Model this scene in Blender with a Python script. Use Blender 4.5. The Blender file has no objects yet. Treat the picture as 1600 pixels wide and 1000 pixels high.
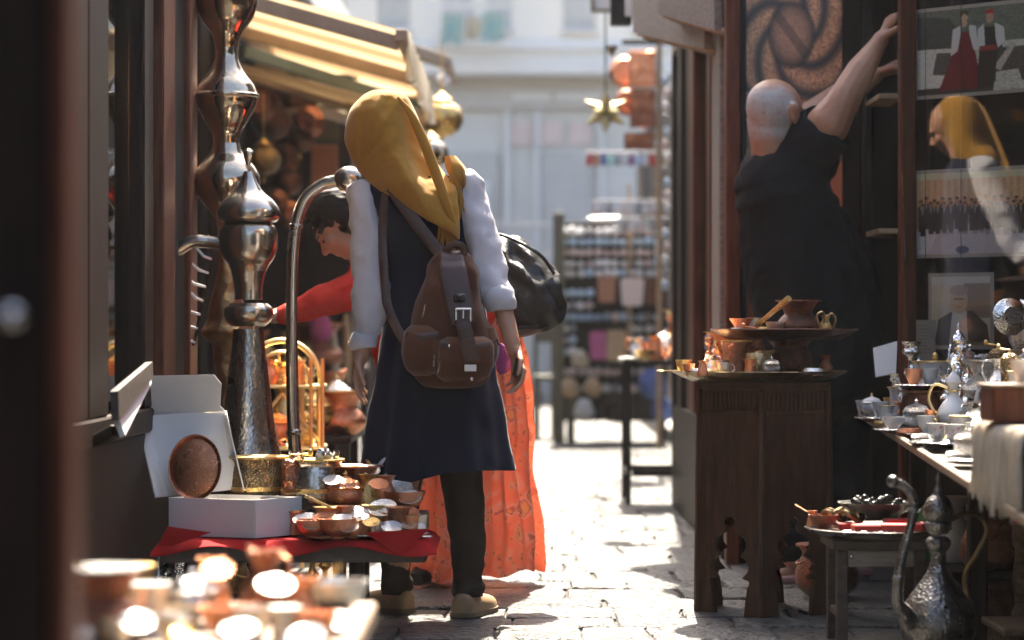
import bpy, bmesh, math, random
import numpy as np
from mathutils import Vector, Matrix, noise as mnoise
random.seed(11)
S = bpy.context.scene
C = S.collection
# ------------------------------------------------------------------ camera, light, exposure
FPX, CH, HY = 85.0 / 36.0 * 1600.0, 0.85, 520.0
cam_d = bpy.data.cameras.new('camera')
cam = bpy.data.objects.new('camera', cam_d)
C.objects.link(cam)
cam.location = (0, 0, CH)
cam.rotation_euler = (math.radians(90), 0, 0)
cam_d.lens, cam_d.sensor_width, cam_d.shift_y = 85, 36, 20 / 1600
cam_d.clip_start, cam_d.clip_end = 0.05, 500
cam_d.dof.use_dof = True
cam_d.dof.focus_distance = 7.15
cam_d.dof.aperture_fstop = 2.3
cam_d.dof.aperture_blades = 0
S.camera = cam
SUN_EL, SUN_AZ = math.radians(54), math.radians(3)
world = bpy.data.worlds.new('World')
S.world = world
world.use_nodes = True
wn = world.node_tree
wn.nodes.clear()
sky = wn.nodes.new('ShaderNodeTexSky')
sky.sky_type = 'NISHITA'
sky.sun_disc = False
sky.dust_density, sky.ozone_density, sky.air_density = 5.0, .6, 1.0
sky.sun_elevation, sky.sun_rotation = SUN_EL, SUN_AZ
bg = wn.nodes.new('ShaderNodeBackground')
bg.inputs[1].default_value = 0.085
wo = wn.nodes.new('ShaderNodeOutputWorld')
wn.links.new(sky.outputs[0], bg.inputs[0])
wn.links.new(bg.outputs[0], wo.inputs[0])
sd = bpy.data.lights.new('sun', 'SUN')
sd.energy, sd.angle, sd.color = 5.0, math.radians(0.53), (1.0, 0.90, 0.75)
sun = bpy.data.objects.new('sun', sd)
C.objects.link(sun)
sdir = Vector((math.sin(SUN_AZ) * math.cos(SUN_EL), math.cos(SUN_AZ) * math.cos(SUN_EL), math.sin(SUN_EL)))
sun.rotation_euler = sdir.to_track_quat('Z', 'Y').to_euler()
sun.location = (0, 20, 20)
S.view_settings.view_transform = 'Standard'
S.view_settings.look = 'None'
S.view_settings.exposure = 2.55
S.view_settings.gamma = 1
S.view_settings.use_curve_mapping = False
S.render.engine = 'CYCLES'
S.cycles.use_denoising = True
S.cycles.max_bounces = 8
S.cycles.diffuse_bounces = 4
S.cycles.glossy_bounces = 4
S.cycles.transparent_max_bounces = 8
S.cycles.caustics_reflective = False
S.cycles.caustics_refractive = False
S.cycles.sample_clamp_indirect = 6


def W(px, py, D):
    return Vector(((px - 800) * D / FPX, D, CH - (py - HY) * D / FPX))


# ------------------------------------------------------------------ materials
def M(name, base, rough=.5, metal=0.0, base2=None, ns=8, bump=0.0, bs=40, kind='noise', spec=.5, stretch=None,
      transl=0.0, coat=0.0, lo=.35, hi=.65, alpha=1.0, emit=None, es=0.0, sheen=0.0, rvar=0.0, sss=0.0, bd=.01):
    m = bpy.data.materials.new(name)
    m.use_nodes = True
    nt = m.node_tree
    n, l = nt.nodes, nt.links
    n.clear()
    out = n.new('ShaderNodeOutputMaterial')
    p = n.new('ShaderNodeBsdfPrincipled')
    p.inputs['Base Color'].default_value = (*base, 1)
    p.inputs['Roughness'].default_value = rough
    p.inputs['Metallic'].default_value = metal
    p.inputs['Specular IOR Level'].default_value = spec
    p.inputs['Coat Weight'].default_value = coat
    p.inputs['Coat Roughness'].default_value = .15
    p.inputs['Sheen Weight'].default_value = sheen
    if sss:
        p.inputs['Subsurface Weight'].default_value = sss
        p.inputs['Subsurface Radius'].default_value = (.012, .005, .003)
    if emit:
        p.inputs['Emission Color'].default_value = (*emit, 1)
        p.inputs['Emission Strength'].default_value = es
    tc = n.new('ShaderNodeTexCoord')
    vec = tc.outputs['Object']
    if stretch:
        mp = n.new('ShaderNodeMapping')
        mp.inputs['Scale'].default_value = stretch
        l.new(vec, mp.inputs['Vector'])
        vec = mp.outputs[0]
    if base2 is not None:
        t = n.new('ShaderNodeTexNoise')
        t.inputs['Scale'].default_value = ns
        t.inputs['Detail'].default_value = 6
        t.inputs['Roughness'].default_value = .65
        l.new(vec, t.inputs['Vector'])
        r = n.new('ShaderNodeValToRGB')
        r.color_ramp.elements[0].position, r.color_ramp.elements[1].position = lo, hi
        r.color_ramp.elements[0].color = (*base, 1)
        r.color_ramp.elements[1].color = (*base2, 1)
        l.new(t.outputs['Fac'], r.inputs[0])
        l.new(r.outputs[0], p.inputs['Base Color'])
        if rvar:
            mr = n.new('ShaderNodeMapRange')
            mr.inputs['From Min'].default_value, mr.inputs['From Max'].default_value = .3, .7
            mr.inputs['To Min'].default_value, mr.inputs['To Max'].default_value = max(0.03, rough - rvar), rough + rvar
            l.new(t.outputs['Fac'], mr.inputs['Value'])
            l.new(mr.outputs[0], p.inputs['Roughness'])
    if bump:
        b = n.new('ShaderNodeBump')
        b.inputs['Strength'].default_value = bump
        b.inputs['Distance'].default_value = bd
        if kind == 'voronoi':
            t2 = n.new('ShaderNodeTexVoronoi')
            t2.inputs['Scale'].default_value = bs
            o2 = t2.outputs['Distance']
        elif kind == 'wave':
            t2 = n.new('ShaderNodeTexWave')
            t2.inputs['Scale'].default_value = bs
            t2.inputs['Distortion'].default_value = 3
            o2 = t2.outputs['Fac']
        else:
            t2 = n.new('ShaderNodeTexNoise')
            t2.inputs['Scale'].default_value = bs
            t2.inputs['Detail'].default_value = 5
            o2 = t2.outputs['Fac']
        l.new(vec, t2.inputs['Vector'])
        l.new(o2, b.inputs['Height'])
        l.new(b.outputs[0], p.inputs['Normal'])
    sh = p.outputs[0]
    if transl:
        tr = n.new('ShaderNodeBsdfTranslucent')
        if base2 is not None:
            l.new(r.outputs[0], tr.inputs[0])
        else:
            tr.inputs[0].default_value = (*base, 1)
        mx = n.new('ShaderNodeMixShader')
        mx.inputs[0].default_value = transl
        l.new(sh, mx.inputs[1])
        l.new(tr.outputs[0], mx.inputs[2])
        sh = mx.outputs[0]
    if alpha < 1:
        tp = n.new('ShaderNodeBsdfTransparent')
        mx = n.new('ShaderNodeMixShader')
        mx.inputs[0].default_value = alpha
        l.new(tp.outputs[0], mx.inputs[1])
        l.new(sh, mx.inputs[2])
        sh = mx.outputs[0]
    l.new(sh, out.inputs[0])
    return m


def glass(name, tint=(.9, .95, .93), refl=.12, rough=.02, thru=1.0):
    m = bpy.data.materials.new(name)
    m.use_nodes = True
    n, l = m.node_tree.nodes, m.node_tree.links
    n.clear()
    out = n.new('ShaderNodeOutputMaterial')
    g = n.new('ShaderNodeBsdfGlossy')
    g.inputs['Roughness'].default_value = rough
    t = n.new('ShaderNodeBsdfTransparent')
    t.inputs[0].default_value = (*tint, 1)
    lw = n.new('ShaderNodeLayerWeight')
    lw.inputs[0].default_value = .25 if refl != .055 else .14
    ad = n.new('ShaderNodeMath')
    ad.operation = 'ADD'
    ad.use_clamp = True
    ad.inputs[1].default_value = refl
    mx = n.new('ShaderNodeMixShader')
    l.new(lw.outputs['Fresnel'], ad.inputs[0])
    l.new(ad.outputs[0], mx.inputs[0])
    l.new(t.outputs[0], mx.inputs[1])
    l.new(g.outputs[0], mx.inputs[2])
    l.new(mx.outputs[0], out.inputs[0])
    return m


m_wood_dark = M('dark_wood', (.012, .007, .005), .55, spec=.16, base2=(.032, .018, .012), ns=6, stretch=(14, 14, 1.2), bump=.25, bs=10, bd=.004)
m_wood_red = M('red_brown_wood', (.070, .021, .011), .5, spec=.2, base2=(.15, .05, .024), ns=5, stretch=(14, 14, 1.2), bump=.2, bs=10, bd=.004)
m_wood_carved = M('carved_walnut', (.032, .013, .007), .48, spec=.22, base2=(.10, .042, .019), ns=5, stretch=(9, 9, 1.5), bump=.35, bs=14, bd=.005, lo=.3, hi=.75)
m_wood_grey = M('weathered_grey_wood', (.16, .135, .115), .7, base2=(.30, .26, .22), ns=5, stretch=(2, 14, 14), bump=.4, bs=8, bd=.005)
m_wood_light = M('pale_wood', (.38, .25, .14), .6, base2=(.52, .37, .22), ns=5, stretch=(3, 3, 14), bump=.2, bs=8, bd=.003)
m_wood_worn = M('worn_wood', (.12, .075, .045), .6, base2=(.26, .18, .11), ns=7, stretch=(3, 8, 8), bump=.4, bs=12, bd=.004)
m_olive = M('olive_paint', (.09, .085, .05), .6, base2=(.13, .12, .075), ns=9)
m_black = M('black_paint', (.008, .008, .008), .5, spec=.16, base2=(.02, .02, .02), ns=12, bump=.1, bs=60, bd=.002)
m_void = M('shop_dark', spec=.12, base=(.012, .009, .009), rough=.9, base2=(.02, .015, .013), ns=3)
m_maroon = M('maroon_wall', spec=.12, base=(.07, .03, .026), rough=.8, base2=(.10, .045, .04), ns=4)
m_copper = M('copper', (.80, .36, .19), .33, 1, base2=(.62, .25, .13), ns=7, bump=.3, bs=26, kind='voronoi', rvar=.1, bd=.02)
m_copper_old = M('aged_copper', (.36, .15, .085), .33, 1, base2=(.20, .085, .055), ns=5, bump=.35, bs=22, kind='voronoi', rvar=.12, bd=.02)
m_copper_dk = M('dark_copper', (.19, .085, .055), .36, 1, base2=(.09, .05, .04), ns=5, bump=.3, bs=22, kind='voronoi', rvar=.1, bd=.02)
m_brass = M('brass', (.75, .52, .20), .3, 1, base2=(.55, .36, .13), ns=7, bump=.25, bs=24, rvar=.08, bd=.02)
m_brass_old = M('aged_brass', (.30, .21, .10), .35, 1, base2=(.16, .11, .06), ns=6, bump=.4, bs=24, kind='voronoi', rvar=.1, bd=.02)
m_silver = M('silver', (.84, .82, .78), .2, 1, base2=(.68, .66, .62), ns=6, bump=.25, bs=22, kind='voronoi', rvar=.06, bd=.02)
m_silver_eng = M('engraved_silver', (.78, .76, .72), .2, 1, base2=(.42, .40, .37), ns=16, bump=.6, bs=30, kind='voronoi', rvar=.1, bd=.03)
m_tin = M('tinned_metal', (.56, .50, .42), .22, 1, base2=(.34, .295, .24), ns=5, bump=.15, bs=9, rvar=.08, bd=.03)
m_tin_polish = M('polished_tin', (.62, .52, .38), .13, 1, base2=(.36, .30, .23), ns=14, bump=.16, bs=16, rvar=.08, bd=.02)
m_pewter = M('engraved_pewter', (.22, .21, .20), .3, 1, base2=(.085, .082, .08), ns=14, bump=.8, bs=17, kind='voronoi', rvar=.12, bd=.035)
m_pewter_big = M('worn_pewter', (.24, .23, .215), .34, 1, base2=(.09, .086, .082), ns=34, bump=.4, bs=110, kind='voronoi', rvar=.12, bd=.006)
m_tin_big = M('worn_tin', (.50, .45, .38), .24, 1, base2=(.19, .165, .14), ns=26, stretch=(1, 1, .5), bump=.22, bs=130, kind='voronoi', rvar=.1, bd=.004)
m_copper_dish = M('engraved_copper', (.42, .17, .085), .3, 1, base2=(.27, .105, .055), ns=30, bump=.25, bs=150, kind='voronoi', rvar=.08, bd=.003)
m_silver_dish = M('engraved_silver_plate', (.78, .76, .72), .22, 1, base2=(.45, .43, .40), ns=60, bump=.35, bs=160, kind='voronoi', rvar=.1, bd=.003)
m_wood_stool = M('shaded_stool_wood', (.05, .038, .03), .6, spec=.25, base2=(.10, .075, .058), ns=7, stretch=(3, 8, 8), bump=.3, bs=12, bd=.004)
m_iron = M('black_iron', spec=.12, base=(.02, .018, .017), rough=.45, metal=.6, base2=(.035, .03, .028), ns=20)
m_steel = M('steel', (.6, .6, .6), .25, 1)
m_gold = M('gold_wire', (.88, .70, .34), .38, 1)
m_card = M('white_card', (.78, .74, .69), .6, base2=(.72, .68, .63), ns=4)
m_red_cloth = M('red_cloth', spec=.12, base=(.45, .012, .014), rough=.85, base2=(.36, .008, .010), ns=30, bump=.3, bs=300, bd=.001)
m_apron = M('table_apron_grey', spec=.12, base=(.10, .085, .075), rough=.75, base2=(.16, .135, .115), ns=12, bump=.3, bs=60, bd=.002)
m_white_porc = M('porcelain', (.80, .79, .76), .15, base2=(.78, .76, .72), ns=3, coat=.4)
m_painted_cup = M('painted_porcelain', (.80, .78, .74), .18, base2=(.45, .12, .10), ns=5, lo=.58, hi=.64, coat=.3)
m_blue_cup = M('blue_porcelain', (.72, .76, .80), .18, base2=(.06, .14, .42), ns=6, lo=.50, hi=.58, coat=.3)
m_stone = M('paving_limestone', (.028, .028, .027), .42, base2=(.118, .116, .113), ns=32, bump=1.0, bs=38, bd=.045, lo=.38, hi=.62, rvar=.18)
m_stone2 = M('paving_limestone_dark', (.023, .023, .022), .38, base2=(.096, .095, .092), ns=40, bump=1.0, bs=38, bd=.045, lo=.38, hi=.62, rvar=.18)
m_stone3 = M('paving_limestone_warm', (.034, .032, .029), .45, base2=(.130, .125, .117), ns=26, bump=1.0, bs=38, bd=.045, lo=.38, hi=.62, rvar=.18)
m_joint = M('joint_dirt', (.030, .027, .024), .9, base2=(.06, .054, .048), ns=12, bump=.5, bs=60)
m_kerb = M('kerb_stone', (.26, .25, .24), .7, base2=(.40, .39, .37), ns=6, bump=.5, bs=20)
m_plaster = M('cream_plaster', (.84, .78, .67), .85, base2=(.86, .80, .70), ns=.7, bump=.2, bs=12)
m_greywall = M('haze_paled_grey_paint', (.64, .62, .58), .7, base2=(.70, .68, .64), ns=.9)  # shopfront grey raised to stand in for distance haze
m_grey_hazed = M('haze_paled_grey_metal', (.50, .48, .45), .6, base2=(.56, .54, .51), ns=2)  # dark metal lightened so the far doors carry haze in their colour
m_ledge = M('pale_ledge', (.74, .73, .71), .8, base2=(.68, .67, .65), ns=2)
m_pink = M('pink_poster_paper', (.74, .60, .57), .7, base2=(.70, .55, .52), ns=6)  # pink paled towards the hazy distance
m_whitesign = M('white_sign_board', (.7, .7, .68), .6)
m_teal = M('turquoise_cloth', (.22, .55, .62), .8, base2=(.6, .62, .5), ns=6, transl=.3)
m_teal_beam = M('teal_painted_beam', (.09, .14, .15), .7, base2=(.13, .19, .20), ns=5)
m_awning = M('awning_canvas', (.72, .62, .48), .8, base2=(.77, .67, .53), ns=3, transl=.6, stretch=(1, 10, 1))
m_awning2 = M('awning_canvas_dark', (.58, .46, .33), .8, base2=(.64, .52, .38), ns=3, transl=.55, stretch=(1, 10, 1))
m_awn_white = M('awning_canvas_white', (.78, .72, .60), .8, transl=.5)
m_awn_wood = M('awning_pole_wood', (.30, .22, .14), .6, base2=(.4, .3, .2), ns=8)
m_pane = glass('window_pane', refl=.05)
m_pane_left = glass('shop_pane', (.55, .52, .42), refl=.07, rough=.03)
m_pane_photo = glass('photo_pane', (.86, .86, .84), refl=.055, rough=.0)
m_winfar = M('haze_paled_window_glass', (.60, .60, .58), .3, base2=(.68, .67, .65), ns=1)  # panes coloured pale in place of haze
m_scarf = M('mustard_scarf', spec=.12, base=(.37, .18, .024), rough=.85, base2=(.42, .215, .032), ns=5, bump=.25, bs=420, bd=.001, sheen=.25, transl=.12)
m_navy = M('navy_cloth', spec=.12, base=(.008, .010, .026), rough=.85, base2=(.012, .014, .034), ns=7, bump=.35, bs=500, bd=.0015, sheen=.15)
m_shirt = M('white_cotton', spec=.12, base=(.70, .68, .71), rough=.8, base2=(.64, .62, .66), ns=8, bump=.2, bs=350, bd=.001, transl=.22)
m_trouser = M('dark_brown_trousers', spec=.12, base=(.036, .026, .02), rough=.85, base2=(.05, .037, .028), ns=9, bump=.3, bs=400, bd=.001)
m_shoe = M('beige_leather', (.40, .26, .13), .55, base2=(.32, .20, .10), ns=10, bump=.2, bs=80, bd=.002)
m_sole = M('shoe_sole', (.18, .12, .07), .7)
m_pack = M('brown_canvas', spec=.12, base=(.075, .030, .017), rough=.8, base2=(.105, .043, .024), ns=7, bump=.45, bs=300, bd=.0015, sheen=.15)
m_packleather = M('brown_leather', (.042, .018, .013), .42, base2=(.07, .03, .02), ns=9, bump=.4, bs=90, bd=.002)
m_suede = M('brown_suede', spec=.12, base=(.115, .045, .022), rough=.9, base2=(.085, .033, .017), ns=12, bump=.4, bs=200, bd=.0015, sheen=.3)
m_blackleather = M('black_leather', (.012, .012, .012), .42, base2=(.022, .021, .020), ns=9, bump=.6, bs=30, bd=.012, rvar=.1)
m_redtop = M('red_knit', spec=.12, base=(.80, .06, .035), rough=.8, base2=(.70, .04, .028), ns=20, bump=.4, bs=260, bd=.0015, transl=.15)
m_skin = M('skin', (.50, .27, .17), .5, base2=(.44, .22, .135), ns=9, bump=.15, bs=90, bd=.002, sss=.12)
m_skin_man = M('skin_older', (.42, .22, .13), .5, base2=(.33, .16, .095), ns=10, bump=.25, bs=70, bd=.003, sss=.12)
m_stubble = M('grey_stubble', (.44, .41, .40), .7, base2=(.40, .27, .21), ns=26, bump=.3, bs=400, bd=.001, lo=.3, hi=.72)
m_hair = M('black_hair', (.010, .007, .006), .6, spec=.15, base2=(.028, .018, .013), ns=30, bump=.5, bs=90, bd=.003, stretch=(1, 1, 4))
m_tee = M('black_cotton', spec=.12, base=(.008, .008, .010), rough=.85, base2=(.012, .012, .014), ns=7, bump=.3, bs=450, bd=.001)
m_trouser_blk = M('black_trousers', spec=.12, base=(.010, .009, .010), rough=.85, base2=(.016, .014, .014), ns=7)
m_purple = M('purple_plastic', (.22, .03, .20), .4)
m_blackplastic = M('black_plastic', (.01, .01, .01), .3)
m_label = M('white_label', (.75, .73, .68), .6)
m_redbox = M('red_card', (.62, .035, .02), .5, base2=(.55, .03, .02), ns=8)
m_redbox_dk = M('dark_red_card', (.28, .02, .02), .5, base2=(.35, .03, .03), ns=8)
m_blackbead = M('black_jewellery', (.02, .019, .018), .18, .7, base2=(.05, .045, .04), ns=30, bump=.5, bs=60)
m_fringe = M('cream_wool_fringe', (.55, .48, .38), .9, base2=(.42, .35, .26), ns=20)
m_green = M('green_glass', (.05, .16, .03), .12, base2=(.10, .24, .06), ns=12)
m_paper = M('paper', (.62, .58, .52), .7, base2=(.56, .52, .46), ns=5)
m_pinkthing = M('pink_cloth', (.55, .12, .28), .8, base2=(.42, .08, .24), ns=8)
m_pinkshoe = M('pink_sandal', (.62, .33, .30), .6, base2=(.55, .26, .24), ns=8)
m_terra = M('leather_plaque', (.42, .19, .11), .7, base2=(.34, .15, .09), ns=5)
m_greygreen = M('grey_green_panel', (.16, .17, .14), .7)
m_bulb = M('lamp_bulb', (1, .8, .5), .4, emit=(1, .62, .25), es=14)
m_glint_bulb = M('white_glint_bulb', (1, 1, 1), .4, emit=(1, .9, .75), es=6)  # glow imitating sunlit reflections in the right shop glass
m_orange = M('orange_stall_cloth', (.55, .2, .05), .7)
m_blue = M('blue_cloth', (.05, .09, .30), .8, base2=(.12, .18, .42), ns=9)
m_star = M('star_lantern_glass', (.62, .52, .24), .35, .5, base2=(.42, .36, .2), ns=9, transl=.2)
m_yellow = M('yellow_print', (.75, .47, .04), .5)
m_mag = [M('magnet_blue', (.16, .44, .74), .3, base2=(.86, .87, .88), ns=60), M('magnet_white', (.86, .86, .86), .3, base2=(.5, .62, .78), ns=60, lo=.5, hi=.7),
         M('magnet_pink', (.70, .50, .48), .3, base2=(.75, .72, .7), ns=60), M('magnet_dark', (.12, .12, .16), .3, base2=(.5, .5, .52), ns=60)]
m_floral = M('orange_floral_cloth', spec=.12, base=(.85, .10, .035), rough=.8, base2=(.80, .13, .05), ns=5, transl=.62)
# floral print: irregular blooms and sprigs on coral cloth
nt = m_floral.node_tree
n_, l_ = nt.nodes, nt.links
tcn = n_.new('ShaderNodeTexCoord')
nz = n_.new('ShaderNodeTexNoise')
nz.inputs['Scale'].default_value = 9
nz.inputs['Detail'].default_value = 5
l_.new(tcn.outputs['Object'], nz.inputs['Vector'])
mxv = n_.new('ShaderNodeMix')
mxv.data_type = 'VECTOR'
mxv.inputs[0].default_value = .16
l_.new(tcn.outputs['Object'], mxv.inputs[4])
l_.new(nz.outputs['Color'], mxv.inputs[5])
prev = None
for sc_, stops in ((15, ((0, (.70, .50, .18, 1)), (.22, (.70, .48, .22, 1)), (.27, (.10, .05, .12, 1)), (.33, (.82, .60, .50, 1)), (.48, (.82, .33, .22, 1)), (1, (.84, .26, .15, 1)))),
                   (34, ((0, (.16, .08, .18, 1)), (.16, (.18, .10, .16, 1)), (.24, (.68, .48, .22, 1)), (.36, (.82, .40, .26, 1)), (1, (.84, .25, .14, 1))))):
    vo = n_.new('ShaderNodeTexVoronoi')
    vo.inputs['Scale'].default_value = sc_
    l_.new(mxv.outputs[1], vo.inputs['Vector'])
    rr = n_.new('ShaderNodeValToRGB')
    e = rr.color_ramp.elements
    e[0].position, e[0].color = stops[0]
    e[1].position, e[1].color = stops[-1]
    for pos, col in stops[1:-1]:
        q = e.new(pos)
        q.color = col
    l_.new(vo.outputs['Distance'], rr.inputs[0])
    if prev is None:
        prev = rr.outputs[0]
    else:
        mc = n_.new('ShaderNodeMix')
        mc.data_type = 'RGBA'
        l_.new(nz.outputs['Fac'], mc.inputs[0])
        l_.new(prev, mc.inputs[6])
        l_.new(rr.outputs[0], mc.inputs[7])
        prev = mc.outputs[2]
for nd in n_:
    if nd.type in ('BSDF_PRINCIPLED', 'BSDF_TRANSLUCENT'):
        l_.new(prev, nd.inputs[0])
# cropped grey hair mixed into the man's skin where the attribute says so
nt = m_skin_man.node_tree
n_, l_ = nt.nodes, nt.links
pb_n = [k for k in n_ if k.type == 'BSDF_PRINCIPLED'][0]
src = pb_n.inputs[0].links[0].from_socket
at = n_.new('ShaderNodeAttribute')
at.attribute_name = 'cropped_hair'
nz = n_.new('ShaderNodeTexNoise')
nz.inputs['Scale'].default_value = 55
nz.inputs['Detail'].default_value = 6
tcn = n_.new('ShaderNodeTexCoord')
l_.new(tcn.outputs['Object'], nz.inputs['Vector'])
mr = n_.new('ShaderNodeMapRange')
mr.inputs['From Min'].default_value, mr.inputs['From Max'].default_value = .22, .50
l_.new(nz.outputs['Fac'], mr.inputs['Value'])
mu = n_.new('ShaderNodeMath')
mu.operation = 'MULTIPLY'
l_.new(at.outputs['Fac'], mu.inputs[0])
l_.new(mr.outputs[0], mu.inputs[1])
mc = n_.new('ShaderNodeMix')
mc.data_type = 'RGBA'
l_.new(mu.outputs[0], mc.inputs[0])
l_.new(src, mc.inputs[6])
mc.inputs[7].default_value = (.43, .385, .36, 1)
l_.new(mc.outputs[2], pb_n.inputs[0])


def picmat(name, arr, rough=.35):
    h, w = arr.shape[:2]
    im = bpy.data.images.new(name, w, h)
    a = np.ones((h, w, 4), np.float32)
    a[..., :3] = np.clip(arr, 0, 1)
    im.colorspace_settings.name = 'Non-Color'
    im.pixels.foreach_set(a[::-1].ravel())
    im.update()
    m = bpy.data.materials.new(name)
    m.use_nodes = True
    n, l = m.node_tree.nodes, m.node_tree.links
    p = n['Principled BSDF']
    p.inputs['Roughness'].default_value = rough
    t = n.new('ShaderNodeTexImage')
    t.image = im
    l.new(t.outputs[0], p.inputs['Base Color'])
    return m


class Pic:      # a small painter for flat prints
    def __init__(s, w, h, col):
        s.w, s.h = w, h
        s.a = np.zeros((h, w, 3), np.float32)
        s.a[:] = col
        s.y, s.x = np.mgrid[0:h, 0:w].astype(np.float32)
        s.x /= w
        s.y /= h

    def put(s, mask, col, k=1.0):
        s.a[mask] = s.a[mask] * (1 - k) + np.array(col, np.float32) * k

    def rect(s, x0, y0, x1, y1, col, k=1.0):
        s.put((s.x >= x0) & (s.x < x1) & (s.y >= y0) & (s.y < y1), col, k)

    def ell(s, cx, cy, rx, ry, col, k=1.0):
        s.put(((s.x - cx) / rx) ** 2 + ((s.y - cy) / ry) ** 2 < 1, col, k)

    def poly(s, pts, col, k=1.0):
        ins = np.zeros(s.x.shape, bool)
        n = len(pts)
        for i in range(n):
            (x0, y0), (x1, y1) = pts[i], pts[(i + 1) % n]
            if y0 == y1:
                continue
            c = ((y0 > s.y) != (y1 > s.y)) & (s.x < (x1 - x0) * (s.y - y0) / (y1 - y0) + x0)
            ins ^= c
        s.put(ins, col, k)

    def grain(s, amp, cell=1):
        rs = np.random.RandomState(3)
        g = rs.rand(s.h // cell + 1, s.w // cell + 1)
        g = np.kron(g, np.ones((cell, cell)))[:s.h, :s.w, None]
        s.a *= (1 + amp * (g - .5)).astype(np.float32)

    def blur(s, n=1):
        for _ in range(n):
            a = s.a
            s.a = (a + np.roll(a, 1, 0) + np.roll(a, -1, 0) + np.roll(a, 1, 1) + np.roll(a, -1, 1)) / 5
# ------------------------------------------------------------------ mesh helpers
def catmull(rows, n):
    rows = [np.array(r, float) for r in rows]
    k = len(rows)
    out = []
    for i in range(n):
        t = i / (n - 1) * (k - 1)
        j = min(int(t), k - 2)
        u = t - j
        p1, p2 = rows[j], rows[j + 1]
        p0 = rows[j - 1] if j > 0 else 2 * p1 - p2
        p3 = rows[j + 2] if j + 2 < k else 2 * p2 - p1
        out.append(.5 * (2 * p1 + (p2 - p0) * u + (2 * p0 - 5 * p1 + 4 * p2 - p3) * u * u + (3 * p1 - p0 - 3 * p2 + p3) * u ** 3))
    return out


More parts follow.
